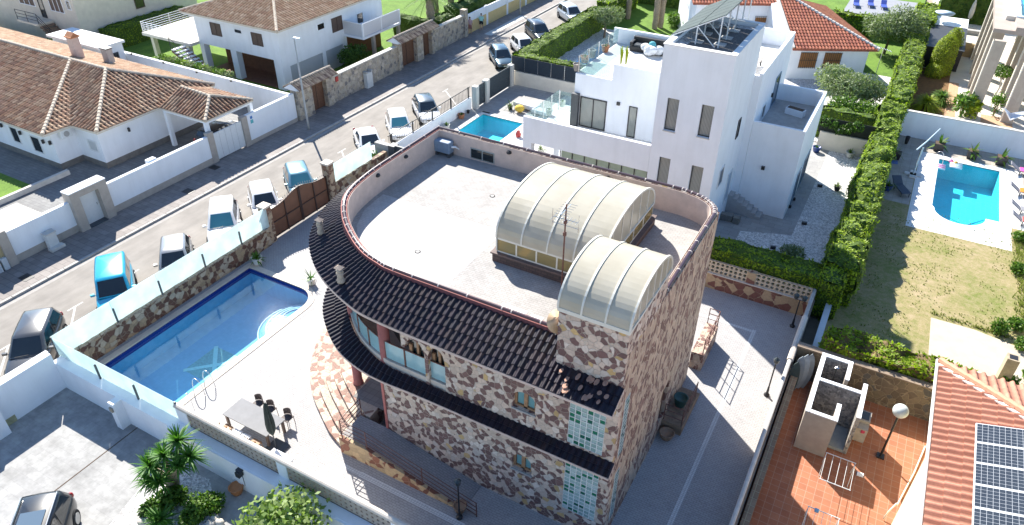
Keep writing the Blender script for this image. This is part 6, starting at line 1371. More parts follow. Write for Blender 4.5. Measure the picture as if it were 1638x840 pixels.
hedge('shaggy hedge with brown bare flank above the slate stone wall',[(.6,6.6,29.1,30.5,2.2)],seed=6,dens=150,l=.22,w=.05,amp=.2,core=DRYB)
hedge('clipped hedge below the cream house and beside its lawn',[(-70.0,-68.3,42.6,52,2.0)],HG,45,seed=7)
hedge('dark hedge behind the rubble street wall near the palm',[(-47,-42.2,59.6,60.8,2.4),(-43.6,-42.0,61,64,2.3)],HGD,40,seed=8)
hedge('dark clipped hedge above the yellow street wall',[(-44.2,-42.2,65,88,2.5)],HGD,35,seed=9)
hedge('tall dark hedge closing the far lawn',[(-31,-12,86,87.5,3.2)],HGD,30,.3,.08,seed=10)
hedge('low bright hedge at the end of the long street hedge',[(-31.2,-29.6,75.5,84,2.4)],HG,35,.28,.07,seed=11)
hedge('clipped hedge crossing below the blue sun loungers',[(-10,-.5,86.3,87.6,2.0)],HG,35,.3,.08,seed=12)
hedge('square ended hedge block next to the white shed roof',[(-.5,1.6,86,93,2.6)],HG,35,.3,.08,seed=13)
hedge('tall dark hedge behind the closed cream parasol',[(1.8,7.2,97.5,99,3.4),(1.8,7.2,99,112,2.6)],HGD,28,.3,.08,seed=14)
hedge('low bright hedge below the round bushes by the black mesh',[(-4.5,-.6,57.3,58.4,2.3)],HG,50,seed=15)
hedge('thick trimmed hedge forming an arch at the edge of the far lawn',[(-21.6,-18.6,77,80.5,3.0)],HGD,35,.28,.07,seed=16)
# grass tufts on the dry lawn edges
mb=MB(); mb.keepn=True; r=random.Random(20)
def tuftline(pts,n,spread,hmin,hmax):
    for _ in range(n):
        i=r.randrange(len(pts)-1); p=Vector(pts[i]).lerp(Vector(pts[i+1]),r.random()); p=Vector((p[0]+r.gauss(0,spread),p[1]+r.gauss(0,spread),0))
        for k in range(4):
            a=r.uniform(0,6.28); h=r.uniform(hmin,hmax); s=.025; d=Vector((math.cos(a),math.sin(a),0)); t=p+d*h*.5+Vector((0,0,h)); q=Vector((-d.y,d.x,0))*s
            mb.add([p-q,p+q,t],[(0,1,2)])

tuftline([(9.4,49),(9.4,44),(9.4,38)],500,.2,.1,.3); tuftline([(8.8,37.1),(7.2,37.2),(5.1,37.3)],160,.1,.06,.16); tuftline([(1.2,31.5),(3,31.8),(5.3,31.5)],400,.4,.1,.35)
for _ in range(2600): 
    x=r.uniform(1.2,9.5);y=r.uniform(30.8,49); 
    if noise.noise(Vector((x*.5,y*.5,3)))>-.05 and not (x>4.6 and y<37.4): tuftline([(x,y),(x+.01,y)],1,.05,.03,.08)
o=mb.build('grass_tufts',leafmat('grass_blades',[(.12,.17,.025),(.20,.24,.05),(.30,.27,.12)],.3,.5)); tag(o,'loose green and straw coloured grass tufts on the dry lawn','grass',kind='stuff')
def crown(root,blobs,leafm,n,l,w,seed,name='crown',fill=.55,drop=0):
    r=random.Random(seed); mb=MB(); mb.keepn=True; tot=sum(b[3]*b[3] for b in blobs)
    for (x,y,z,R,*sq) in blobs:
        sz=sq[0] if sq else .85
        for k in range(int(n*R*R/tot)):
            v=Vector((r.gauss(0,1),r.gauss(0,1),r.gauss(0,1))).normalized(); rr=R*(r.random()**.33 if r.random()<fill else 1)*r.uniform(.85,1.12)
            p=Vector((x+v.x*rr,y+v.y*rr,z+v.z*rr*sz)); nn=(v+Vector((0,0,.4))).normalized(); leaf(mb,p,nn,l*r.uniform(.6,1.3),w,r,-drop)
    return mb.build(name,leafm,root)
def tree(label,x,y,ht,R,leafm,n,l,w,seed,cat='tree',name='broadleaf_tree',blobs=9,bark=BARK,tr=.14,flat=.7,group=None,drop=0,z0=0,brm=None):
    r=random.Random(seed); root=T(name,label,cat,(x,y,z0),group); mb=MB(); top=Vector((x+r.uniform(-.1,.1),y+r.uniform(-.1,.1),z0+ht))
    mb.path([(x,y,z0),(x+.05,y-.04,z0+ht*.45),top],[tr,tr*.75,tr*.55],8); bl=[]
    for k in range(blobs):
        a=2.4*k+r.random(); q=R*math.sqrt((k+.4)/blobs)*.72; c=Vector((x+math.cos(a)*q,y+math.sin(a)*q,z0+ht+R*flat*r.uniform(-.15,.55)*(1.1-q/R))); bl.append((c.x,c.y,c.z,R*r.uniform(.34,.52)))
        mb.path([top-Vector((0,0,ht*.15)),top.lerp(c,.5)+Vector((0,0,.1)),c],[tr*.45,tr*.3,.02],6)
    mb.build('trunk',bark,root); crown(root,bl,leafm,n,l,w,seed+50,drop=drop); return root
tree('grey green olive tree at the end of the long street hedge',-28.4,71.5,2.2,1.7,OLV,3200,.28,.05,31)
tree('large silvery olive tree behind the red roof with tall crown',-2.0,81.5,2.6,3.0,OLV,6500,.32,.06,32)
tree('silvery olive tree hiding the barred windows of the red roofed house',-4.0,64.5,1.8,2.6,OLV,6500,.28,.055,33)
tree('olive tree spilling over beside the side terrace, lower than the others',-2.2,65.2,1.5,1.7,OLV,3000,.28,.055,34)
def bush(label,x,y,R,h,leafm=BSHG,n=1500,l=.2,w=.06,seed=1,name='round_bush',group=None,z0=0):
    root=T(name,label,'bush',(x,y,z0),group); r=random.Random(seed); mb=MB(); bl=[(x,y,z0+h*.5,R*.8,h/R*.55)]
    for k in range(6): a=k*1.05+r.random(); bl.append((x+math.cos(a)*R*.45,y+math.sin(a)*R*.45,z0+h*r.uniform(.4,.7),R*.5)); mb.path([(x,y,z0),(x+math.cos(a)*R*.4,y+math.sin(a)*R*.4,z0+h*.6)],[.04,.015],5)
    mb.build('stems',BARK,root); crown(root,bl,leafm,n,l,w,seed,'foliage'); return root
bush('dense dark round bush in front of the garages of the two storey villa',-44.6,50.4,1.45,2.5,HGD,3200,.2,.07,41)
bush('glossy round bush with yellowish tips, left of the pair above the mesh',-3.1,60.6,1.4,2.5,BSHG,2800,.22,.07,42); bush('glossy round bush, right of the pair against the long hedge',-1.3,60.4,1.3,2.5,BSHG,2600,.22,.07,43)
bush('green shrub at the left edge below the cream house',-69.5,34.2,1.8,3.2,BSHG,3000,.25,.08,44); bush('green shrub spilling at the far left edge',-70.5,38.5,1.3,2.2,BSHG,1500,.25,.08,45)
bush('yellow green spiky plant beside the clipped hedge',-67.9,41.2,.9,1.3,YELG,800,.35,.05,46)
bush('dark shaded shrub in the blue gravel bed',-2.5,38.6,.75,1.0,OLV,900,.2,.04,47)
bush('low green shrub growing by the meter cabinet',-30.9,35.9,.5,1.2,BSHG,700,.18,.06,48)
for i,(x,y) in enumerate(((9.3,47.9),(9.2,43.9),(9.0,38.0),(9.3,36.4),(8.2,37.3),(9.6,34.0),(8.6,33.0))):
    bush(['green weed clump by the pool coping corner','weed bush beside the white low wall, upper','bushy weed at the right edge beside the slab','tall weed at the right edge above the slab','weed clump on the upper edge of the pale slab','weed clump right of the stone chimney','weed clump at the foot of the stone chimney'][i],x,y,.45,.6,BSHG,450,.18,.05,60+i,'weed_clump','weed clumps round the dry lawn')
# flowering strip above the white wall of the villa
for i in range(12):
    x=-57.5+i*.75; r=T('wall_shrub','loose shrub above the white back wall, '+['first','second','third','fourth','fifth','sixth','seventh','eighth','ninth','tenth','eleventh','last'][i]+' of the row counted from the outside stairs','shrub',(x,39.9,0),'shrubs along the white back wall'); crown(r,[(x,39.9,1.9,.45),(x+.3,39.8,2.15,.3)],[BSHG,FIGL,OLV][i%3],330,.2,.05,70+i,'foliage')
# yuccas
def blades(mb,c,n,L,w,r,spread=1.2,droop=.25,segs=3):
    for k in range(n):
        a=r.uniform(0,6.283); e=r.uniform(-.35,1.35)*spread/1.2; e=max(-.5,min(1.45,e)); d=Vector((math.cos(a)*math.cos(e),math.sin(a)*math.cos(e),math.sin(e))); s=Vector((-math.sin(a),math.cos(a),0)); l=L*r.uniform(.7,1.1)
        vs=[];
        for i in range(segs+1):
            t=i/segs; p=c+d*l*t-Vector((0,0,droop*l*t*t)); ww=w*(1-t**2)*.5+.002; vs+=[p-s*ww,p+s*ww+Vector((0,0,.0))]
        mb.add(vs,[(2*i,2*i+1,2*i+3,2*i+2) for i in range(segs)])
YR=random.Random(5)
yt=T('yucca','large clump of spiky yuccas with several heads on pale trunks by the driveway','yucca',(-20.4,9.7,0))
for (px,py,z,L,sz) in ((285,705,2.7,1.0,120),(303,730,2.3,.95,100),(262,728,2.5,.9,100),(240,746,2.1,1.0,120),(255,770,1.7,.85,90),(285,745,2.1,.8,80),(238,770,1.6,.8,80)):
    c=G(px,py,z); mb=MB(); b=G(280+YR.uniform(-8,8),775+YR.uniform(-6,6),0); mb.path([b,b.lerp(c,.5)+Vector((0,0,.15)),c],[.13,.1,.07],8); mb.build('trunk',PBARK,yt,smooth=True)
    mb=MB(); mb.keepn=True; blades(mb,c,int(sz*.85),L*.87,.07,YR); mb.build('rosette',YUC,yt)
for (px,py,z,L,n,lab) in ((257,832,.35,.9,60,'spiky agave at the bottom edge of the gravel bed'),(262,806,.3,.5,40,'small dark spiky plant half shaded by the yucca')):
    c=G(px,py,z); r_=T('agave',lab,'agave',(c.x,c.y,0)); mb=MB(); mb.keepn=True; blades(mb,c,n,L,.09,YR,1.2,.15); mb.build('rosette',YUC,r_)
for i,(px,py,R,h,lm_) in enumerate(((268,800,.55,.7,BSHG),(283,792,.4,.6,BSHG),(318,812,.6,.7,BSHG),(338,806,.5,.6,BSHG),(305,826,.45,.5,BSHG),(240,812,.4,.5,HGD))):
    c=G(px,py,.3); bush(['dark leaved shrub under the yucca trunks','small green shrub right of the yucca trunks','lime green shrub in the gravel bed','bright shrub beside the lime green one','low shrub near the bottom edge of the gravel','dark low plant at the driveway edge'][i],c.x,c.y,R,h,lm_,650,.16,.045,90+i,'garden_shrub','shrubs in the gravel bed')
# fig tree
c=G(466,822,1.9); root=tree('broad leaved fig tree growing at the bottom edge in front of the white wall',c.x-.1,c.y-.5,1.5,1.7,FIGL,1500,.24,.085,101,blobs=15,tr=.1,flat=.55)
c=G(412,845,1.2); tree('lower fig sapling left of the fig tree at the bottom edge',c.x,c.y-.3,.9,.9,FIGL,800,.26,.11,102,blobs=6,tr=.05)
mb=MB(); r=random.Random(8)
for i,(px,py) in enumerate(((345,832),(352,838),(338,840),(236,835),(228,838))):
    c=G(px,py); mb=MB(); mb.ball((c.x,c.y,.1),(.22,.16,.13),8,5); o=mb.build('rock',plain('white_rock',(.55,.5,.43),.9,.2,4,.4),smooth=True); tag(o,['pale rock at the bottom edge nearest the driveway, rightmost of the right three' if 0 else 'pale rock at the bottom gravel edge, second from the fig tree','pale rock at the bottom gravel edge nearest the fig tree','pale rock at the bottom gravel edge, third from the fig tree','pale rock beside the driveway edge, right of its twin','pale rock beside the driveway edge, leftmost of all'][i],'rock','pale rocks in the gravel bed')
# palms
def palm(label,x,y,ht,r0,fr=26,L=2.6,seed=1,group=None,crownon=True):
    root=T('palm_tree',label,'palm',(x,y,0),group); R=random.Random(seed); mb=MB(); n=14
    mb.path([(x,y,ht*i/n) for i in range(n+1)],[r0*(1.12 if i%2 else .95) for i in range(n+1)],12); mb.build('trunk',PBARK,root)
    if crownon:
        mb=MB(); mb.keepn=True
        for k in range(fr):
            a=2.4*k; e=1.2-1.5*k/fr; d=Vector((math.cos(a)*math.cos(e),math.sin(a)*math.cos(e),math.sin(e))); s=Vector((-math.sin(a),math.cos(a),0)); prev=None
            for i in range(15):
                t=i/14; p=Vector((x,y,ht))+d*L*t-Vector((0,0,.55*L*t*t))
                ll=.55*math.sin(math.pi*min(.98,t*.85+.15))
                for sg in (-1,1):
                    q=p+s*sg*ll+d*.2-Vector((0,0,.25*ll)); mb.add([p,p+d*.05+Vector((0,0,.02)),q],[(0,1,2)])
                    q=p+d*.09+s*sg*ll*.9+d*.2-Vector((0,0,.3*ll)); mb.add([p+d*.09,p+d*.14,q],[(0,1,2)])
                if prev is not None: mb.add([prev-s*.02,prev+s*.02,p+s*.02,p-s*.02],[(0,1,2,3)])
                prev=p
        mb.build('fronds',PLG,root)
    return root
c=G(668,43,0); palm('thick trunked palm with drooping fronds behind the longer gatehouse',-43.6,61.6,4.3,.42,30,2.8,1)
for i,(px,py) in enumerate(((697,20),(722,22),(738,17))):
    c=G(px,py); palm(['palm trunk nearest the thick drooping palm','middle palm trunk of the three beside the dark hedge','palm trunk farthest from the gatehouse of the three'][i],c.x,c.y,7.5,.36,22,2.8,4+i,'palm trunks on the lawn left of the street')
for i,(px,py,h) in enumerate(((1047,46,8),(1056,44,8),(1004,30,8))):
    c=G(px,py); palm(['pale palm trunk, left of the close pair on the far lawn','pale palm trunk, right of the close pair on the far lawn','dark palm trunk beside the olive tree near the street'][i],c.x,c.y,h,.3,22,2.6,14+i)
c=G(1079,42,.0); bush('small dwarf palm at the right side of the far lawn',c.x,c.y,.9,1.4,PLG,700,.4,.06,120)
# right-hand garden
def topiary(label,x,y,r,h,leafm,seed,n=2600):
    root=T('topiary',label,'topiary',(x,y,0)); mb=MB(); mb.lathe([(r*.8,.1),(r,h*.3),(r*.92,h*.6),(r*.6,h*.87),(0,h)],(x,y,0),14); mb.build('branches',plain('topiary_core',(.13,.17,.015),.95,.25,3),root,smooth=True)
    R=random.Random(seed); mb=MB(); mb.keepn=True
    for k in range(n):
        t=R.random(); a=R.uniform(0,6.283); rr=r*(1 if t<.55 else math.sqrt(max(0,1-((t-.55)/.45)**2))); nn=Vector((math.cos(a),math.sin(a),.3+t)).normalized(); leaf(mb,Vector((x+math.cos(a)*rr,y+math.sin(a)*rr,t*h)),nn,.16,.04,R)
    mb.build('foliage',leafm,root)
c=G(1500,118); topiary('tall egg shaped yellow green clipped conifer',c.x,c.y,.95,3.6,YELG,130); c=G(1512,105); topiary('second clipped conifer peeking out behind the tall one',c.x,c.y,.8,3.6,YELG,131,1500)
c=G(1493,122); topiary('half round clipped yellow shrub below the tall conifer',c.x,c.y,.75,1.2,YELG,132,900)
for i,(px,py,R,h) in enumerate(((1480,168,1.3,2.0),(1505,160,1.1,2.2))):
    c=G(px,py,.3); rt=T('fountain_grass',['arching yellow green feathery palm beside the hedge','darker feathery palm right of the yellow one'][i],'palm',(c.x,c.y,0)); mb=MB(); mb.keepn=True; blades(mb,Vector((c.x,c.y,.4)),260,R*1.5,.09,random.Random(140+i),1.2,.55,4); mb.build('fronds',YELG if i==0 else PLG,rt)
for i,(px,py,R,h) in enumerate(((1535,190,.8,1.6),(1548,192,.6,1.1),(1588,190,.6,1.7))):
    c=G(px,py,0); bush(['banana like plant rising above the white pool wall','low bright leaves beside the banana like plant','slim dark shrub behind the white pool wall'][i],c.x,c.y+.6,R,h+.6,[PLG,YELG,BSHG][i],420,.4 if i<2 else .2,.1 if i<2 else .06,150+i)
c=G(1587,160,0); r_=T('cloud_tree','small clipped mushroom shaped tree among the stone fins','tree',(c.x,c.y,0)); mb=MB(); mb.path([(c.x,c.y,0),(c.x+.2,c.y+.3,1.2),(c.x,c.y+.6,2.1)],[.09,.07,.05],7); mb.build('trunk',LCONC,r_); crown(r_,[(c.x,c.y+.6,2.4,.9,.45)],BSHG,1300,.14,.05,160)
# climbing plants on cream wall and yard plants
cl=T('climbing_plant','dark climbing plant hanging over the black mesh screen','climber',(-2,55.2,1.0)); crown(cl,[(x,55.2,2.0+.25*math.sin(x*3),.38) for x in (-3.9,-3.3,-2.7,-2.1,-1.6)],HGD,800,.18,.06,161,'foliage')
# ================================================================ cars
TYRE=plain('tyre',(.015,.015,.016),.85,.1,9); RIM=plain('wheel_rim',(.42,.43,.44),.3,.05,9,metal=.8); CGL=paint('car_glass',(.012,.018,.022),0,1,.04)
CGB=paint('car_glass_cyan',(.05,.20,.25),0,1,.05); LAMP=paint('headlamp',(.55,.57,.58),.2,1,.1); TAIL=paint('tail_lamp',(.35,.01,.01),0,1,.2); PLATE=plain('number_plate',(.7,.7,.68),.5,.03,9)
def car(label,x,y,hd,col,kind='hatch',glassm=None,roofm=None,metal=.3,z=-.12,L=4.25,W=1.80,H=1.5,rails=False,ground=None):
    glassm=glassm or CGL
    root=T('parked_car',label,'car',(0,0,0)); pm=paint('paint_%.2f_%.2f_%.2f'%col,col,metal,.8,.32)
    if kind=='suv': H=1.66;L=4.5;W=1.86
    if kind=='saloon': L=4.6;H=1.45
    if kind=='van': H=1.78;L=4.4;W=1.84
    hl=L/2; gc=.19; bz=.92 if kind!='suv' else 1.02
    if kind=='van': bz=1.05
    # lower body: stations from rear to front (x, half width factor, bottom, belt)
    st=[(-hl,.80,.38,bz-.12),(-hl+.10,.90,.28,bz-.02),(-hl+.45,.98,.22,bz+.02),(-hl*.3,1.0,.2,bz+.02),(hl*.22,1.0,.2,bz),(hl*.45,.99,.2,bz-.05),(hl*.75,.96,.22,bz-.14),(hl-.12,.87,.26,bz-.26),(hl,.74,.36,bz-.38)]
    mb=MB(); vs=[];fs=[]; ring=[]
    for (sx,wf,b,t) in st:
        w_=W/2*wf; ring=[(-w_*.9,b),(-w_,b+.16),(-w_*1.0,(b+t)/2),(-w_*.985,t-.10),(-w_*.88,t-.015),(-w_*.5,t+.025),(0,t+.035),(w_*.5,t+.025),(w_*.88,t-.015),(w_*.985,t-.10),(w_*1.0,(b+t)/2),(w_,b+.16),(w_*.9,b)]
        vs+=[(sx,a,c) for a,c in ring]
    m=13
    for i in range(len(st)-1):
        for k in range(m): fs.append((i*m+k,i*m+(k+1)%m,(i+1)*m+(k+1)%m,(i+1)*m+k))
    fs+=[tuple(range(m)),tuple((len(st)-1)*m+k for k in reversed(range(m)))]
    mb.add(vs,fs); body=mb.build('body',pm,root,smooth=True); md=body.modifiers.new('sub','SUBSURF'); md.levels=1; md.render_levels=1
    # cabin loft
    ra={'hatch':(-hl+.12,-hl+.55),'suv':(-hl+.10,-hl+.42),'saloon':(-hl+.85,-hl+1.35),'van':(-hl+.06,-hl+.2)}[kind]
    fa=(hl*.47,hl*.08) if kind!='van' else (hl*.52,hl*.2)
    wb=W/2*.90; wt=W/2*.70 if kind!='van' else W/2*.78; zb=bz-.02; zt=H
    lv=[]
    for t in (0,.55,.88,1.0):
        e=t; k=t if t<1 else 1; xr=ra[0]+(ra[1]-ra[0])*k+(.12 if t==1 else 0); xf=fa[0]+(fa[1]-fa[0])*k-(.10 if t==1 else 0); w_=wb+(wt-wb)*k-(.10 if t==1 else 0); zz=zb+(zt-zb)*(k if t<1 else 1)
        if t==.88: zz=zt-.07
        lv.append([(xr,-w_*.92,zz),(xr+.18,-w_,zz),((xr+xf)/2,-w_*1.02,zz+.0),(xf-.2,-w_,zz),(xf,-w_*.88,zz),(xf+.05*(1-t),0,zz),(xf,w_*.88,zz),(xf-.2,w_,zz),((xr+xf)/2,w_*1.02,zz),(xr+.18,w_,zz),(xr,w_*.92,zz),(xr-.04,0,zz)])
    mb=MB(); vs=[p for l in lv for p in l]; m=12; fs=[]
    for i in range(3):
        for k in range(m): fs.append((i*m+k,i*m+(k+1)%m,(i+1)*m+(k+1)%m,(i+1)*m+k))
    c=len(vs); top=lv[3]; cx=sum(p[0] for p in top)/m; vs.append((cx,0,zt+.03)); fs+=[(3*m+k,3*m+(k+1)%m,c) for k in range(m)]
    mb.add(vs,fs); cab=mb.build('cabin',roofm or pm,root,smooth=True)
    def P(t,a,b,f,push=.012):
        "point on cabin side between ring verts a,b at height fraction t"
        i=0 if t<.55 else 1; tt=t/.55 if i==0 else (t-.55)/.33; p=Vector(lv[i][a]).lerp(Vector(lv[i][b]),f); q=Vector(lv[i+1][a]).lerp(Vector(lv[i+1][b]),f); r_=p.lerp(q,tt); cc=Vector((cx,0,r_.z)); d=(r_-cc); d.z=0; d.normalize(); return r_+d*push+Vector((0,0,push*.5))
    def pane(name,cols,t0,t1,m_=glassm):
        mb=MB(); vs=[];n=len(cols)
        for t in (t0,(t0+t1)/2,t1):
            for (a,b,f) in cols: vs.append(P(t,a,b,f))
        mb.add(vs,[(r*n+k,r*n+k+1,(r+1)*n+k+1,(r+1)*n+k) for r in range(2) for k in range(n-1)]); mb.keepn=False; o=mb.build(name,m_,root); return o
    pane('windscreen',[(4,5,.06),(4,5,.5),(5,6,0),(5,6,.5),(5,6,.94)],.06,.86)
    pane('rear_window',[(10,11,.1),(11,0,0),(11,0,.9)],.30,.84,CGL)
    for s in (0,1):
        if s==0: segs=[[(1,2,.05),(1,2,.5),(1,2,.93)],[(2,3,.05),(2,3,.5),(2,3,.97)]]
        else: segs=[[(9,8,.05),(9,8,.5),(9,8,.93)],[(8,7,.05),(8,7,.5),(8,7,.97)]]
        for sg in segs: pane('side_window',sg,.14,.84,CGL)
    # wheels
    for sx in (-hl+.78,hl-.82):
        for sy in (-1,1):
            mb=MB(); y_=sy*(W/2-.10); R=.33 if kind not in('suv','van') else .36
            prof=[(R*.62,-.11),(R*.93,-.11),(R,-.07),(R,.07),(R*.93,.11),(R*.62,.11)]; tmp=MB(); tmp.lathe(prof,(0,0,0),20); mb.add([(sx+p[0],y_+p[2]*1.0,R+p[1]) for p in tmp.v],tmp.f); wh=mb.build('wheel',TYRE,root,smooth=False)
            mb=MB(); tmp=MB(); tmp.lathe([(0,.0),(R*.18,.0),(R*.62,-.03),(R*.62,.03)],(0,0,0),16); mb.add([(sx+p[0],y_+sy*(.10)+p[2],R+p[1]) for p in tmp.v],tmp.f); mb.build('rim',RIM,wh)
    for s in (-1,1):
        mb=MB(); mb.ball((hl-.20,s*W*.335,bz-.27),(.20,.17,.085),10,6); mb.build('headlight',LAMP,root,smooth=True)
        mb=MB(); mb.ball((-hl+.09,s*W*.39,bz-.12),(.10,.11,.15),8,6); mb.build('taillight',TAIL,root,smooth=True)
        mb=MB(); mb.obox((fa[0]-.35,s*(W/2+.07),bz+.05),(.13,.2,.13)); mb.tube((fa[0]-.35,s*(W/2-.1),bz),(fa[0]-.35,s*(W/2+.02),bz+.03),.025,6); mb.build('wing_mirror',pm,root,bevel=.03)
    mb=MB(); mb.box(hl-.03,hl+.02,-.26,.26,.42,.53); mb.build('number_plate',PLATE,root); mb=MB(); mb.box(hl-.06,hl+.005,-.45,.45,.56,.66); mb.build('grille',BLACKM,root)
    mb=MB(); mb.bar((hl*.47,-.5,bz+.035),(hl*.47-.02,.1,bz+.06),.015,.012) ; mb.build('wiper',BLACKM,root)
    if rails:
        for s in (-1,1): mb=MB(); mb.tube((ra[1]+.1,s*wt*.92,H+.03),(fa[1]-.15,s*wt*.92,H+.03),.025,6); mb.build('roof_rail',STEEL,root)
    root.location=(x,y,z); root.rotation_euler=(0,0,hd); return root
R41=math.radians
def at_roof(p1,p2,h=1.5): 
    return
car('dark grey estate car parked nearest, at the left edge of the street',-32.6,11.85,R41(-46),(.10,.10,.10),'suv',metal=.6,rails=False)
car('bright blue boxy car parked second from the left',-33.35,16.8,R41(-36),(.01,.34,.52),'van',metal=.2)
car('silver and black hatchback parked between the blue and the white one',-32.8,20.25,R41(-41),(.34,.34,.33),'hatch',metal=.5)
car('white estate car with a cyan sunshade opposite the end of the glass fence',-33.5,24.4,R41(-44),(.74,.74,.73),'suv',glassm=CGB,metal=0)
car('white hatchback parked right behind the left gate pillar',-33.3,27.6,R41(-38),(.72,.73,.73),'hatch',metal=0)
car('pale metallic blue hatchback parked behind the brown gate',-33.2,30.75,R41(-38),(.16,.30,.36),'hatch',glassm=CGB,metal=.5)
car('white saloon with a black windscreen behind the corner of the glass fence',-33.1,38.0,R41(-41),(.76,.76,.75),'saloon',metal=0)
car('white compact car with a pale sunshade in the middle of the white fence',-33.0,41.6,R41(-46),(.78,.78,.77),'hatch',glassm=CGB,metal=0)
car('white car with a grey black roof, last before the grey gates',-32.9,45.2,R41(-43),(.70,.71,.72),'hatch',roofm=paint('grey_roof',(.09,.12,.14),.3,.8,.3),metal=0)
def carpx(label,px,py,hd,*a,**k): c=G(px,py,1.2); car(label,c.x,c.y,R41(hd),*a,**k)
carpx('dark blue black car at the near end of the long hedge',802,80,-47,(.05,.10,.14),'hatch',metal=.5)
carpx('white car parked beside the long hedge behind the dark one',838,63,-42,(.76,.76,.75),'hatch',metal=0)
carpx('black car with roof rails parked beside the middle of the long hedge',862,42,-42,(.02,.03,.045),'suv',metal=.3,rails=True)
carpx('pale silver car parked at the far end of the long hedge',914,14,-40,(.55,.60,.64),'suv',metal=.3)
car('dark car tucked under the tiled carport',-43.6,33.5,R41(100),(.03,.035,.045),'hatch',metal=.4,z=0)
c=G(92,822,1.0); car('black estate car with a panoramic roof on the neighbour driveway',-22.0,5.15,R41(-47),(.012,.013,.014),'suv',metal=.2,z=0,rails=True)
pr_=[o for o in COL.objects if o.get('label','').startswith('black estate car with a pano')][0]; mb=MB(); mb.box(-1.0,.15,-.42,.42,1.685,1.70); mb.v=[(p[0],p[1],p[2]) for p in mb.v]
sr=MB(); sr.add(mb.v,mb.f); me_loc=pr_.location.copy(); pr_.location=(0,0,0); sr.build('sunroof',paint('sunroof_glass',(.10,.14,.18),0,1,.05),pr_); pr_.location=me_loc
# ================================================================ street lamps, people
def street_lamp(label,x,y,h,dx):
    r=T('street_lamp',label,'street lamp',(x,y,0),None); mb=MB(); mb.path([(x,y,0),(x,y,.8),(x,y,h)],[.10,.085,.05],10); mb.build('pole',plain('grey_pole',(.42,.42,.40),.5,.05,6),r,smooth=True)
    mb=MB(); mb.obox((x+dx,y-.05,h+.04),(.6,.24,.10)); mb.build('lamp_head',plain('pale_head',(.55,.65,.72),.4,.05,6),r,bevel=.03)
street_lamp('tall grey street lamp in front of the small gatehouse',-39.35,38.3,7.2,.3); street_lamp('distant street lamp on the far pavement at the top edge',*G(832,23)[:2],7.2,.3)
def person(label,x,y,shirt,legs,bare=False,hd=0):
    r=T('person',label,'person',(x,y,0)); SKIN=plain('skin',(.42,.25,.17),.6,.05,6)
    me=bpy.data.meshes.new('body'); V=[(0,0,.92),(0,0,1.15),(0,0,1.40),(0,0,1.52),(0,.02,1.64),(.19,0,1.40),(.25,.03,1.12),(.24,.14,.88),(-.19,0,1.40),(-.25,.0,1.12),(-.25,.06,.86),(.10,0,.88),(.11,.10,.48),(.11,.02,.08),(.11,.18,.04),(-.10,0,.88),(-.11,-.08,.48),(-.11,-.20,.08),(-.11,-.06,.04)]
    E_=[(0,1),(1,2),(2,3),(3,4),(2,5),(5,6),(6,7),(2,8),(8,9),(9,10),(0,11),(11,12),(12,13),(13,14),(0,15),(15,16),(16,17),(17,18)]
    RR=[.15,.14,.16,.055,.105,.06,.042,.032,.06,.042,.032,.09,.06,.04,.035,.09,.06,.04,.035]
    me.from_pydata(V,E_,[]); b=bpy.data.objects.new('body',me); COL.objects.link(b); b.parent=r; me.materials.append(SKIN)
    b.modifiers.new('skin','SKIN'); 
    for i,q in enumerate(me.skin_vertices[0].data): q.radius=(RR[i],RR[i]*(.75 if i in(0,1,2) else 1)); q.use_root=(i==0)
    s=b.modifiers.new('sub','SUBSURF'); s.levels=2; s.render_levels=2
    o0=MB(); o0.lathe([(.20,.90),(.19,1.05),(.21,1.30),(.17,1.46),(.07,1.50)],(0,0,0),14); o0.v=[(p[0],p[1]*.72,p[2]) for p in o0.v]; 
    for s_ in (-1,1): o0.tube((s_*.17,0,1.42),(s_*.24,.02,1.18),.085,8,.075)
    loc=r.location.copy(); r.location=(0,0,0)
    o0.build('shirt',plain('shirt_%s'%label[-12:],shirt,.9,.1,8),r,smooth=True)
    mb=MB(); mb.lathe([(.17,.80),(.19,.95),(.17,1.0)],(0,0,0),12); 
    for s_,yy in ((1,.08),(-1,-.06)): mb.tube((s_*.10,0,.9),(s_*.11,yy,.52 if not bare else .62),.115,8,.10)
    mb.build('trousers',plain('trousers_%s'%label[-12:],legs,.9,.1,8),r,smooth=True)
    mb=MB(); mb.ball((0,-.01,1.70),(.10,.115,.085),10,7); mb.build('hair',plain('hair_dark',(.05,.035,.025),.8,.2,9),r,smooth=True)
    mb=MB(); mb.lathe([(.0,0),(.022,.015),(.0,.04)],(0,.115,1.62),6); mb.box(-.03,.03,.100,.112,1.585,1.595); mb.build('nose',SKIN,r)
    mb=MB(); mb.ball((-.035,.098,1.655),.012,6,4); mb.ball((.035,.098,1.655),.012,6,4); mb.build('eyes',BLACKM,r)
    r.location=loc; r.rotation_euler=(0,0,hd); return r
c=G(770,48); person('person in a mint green top and dark shorts walking beside the yellow wall',c.x,c.y,(.35,.65,.58),(.02,.025,.03),True,.4)
c=G(752,54); person('person in a pinkish top and pale trousers walking just behind the other',c.x,c.y,(.45,.32,.34),(.30,.14,.13),False,.2)
# drains
for i,(px,py) in enumerate(((343,268),(301,306),(42,444),(776,181))):
    c=G(px,py); mb=MB(); mb.box(c.x-.35,c.x+.35,c.y-.28,c.y+.28,.004,.014); 
    o=mb.build('drain_grate' if i<3 else 'door_mat',BLACKM if i<3 else plain('dark_mat',(.03,.03,.03),.95,.2,9)); tag(o,['dark drain grate in the pavement near the garage gate','dark drain grate in the pavement by the long wall panel','dark drain grate in the pavement near the grey service boxes','dark mat inside the small grey gate'][i],'drain' if i<3 else 'mat')
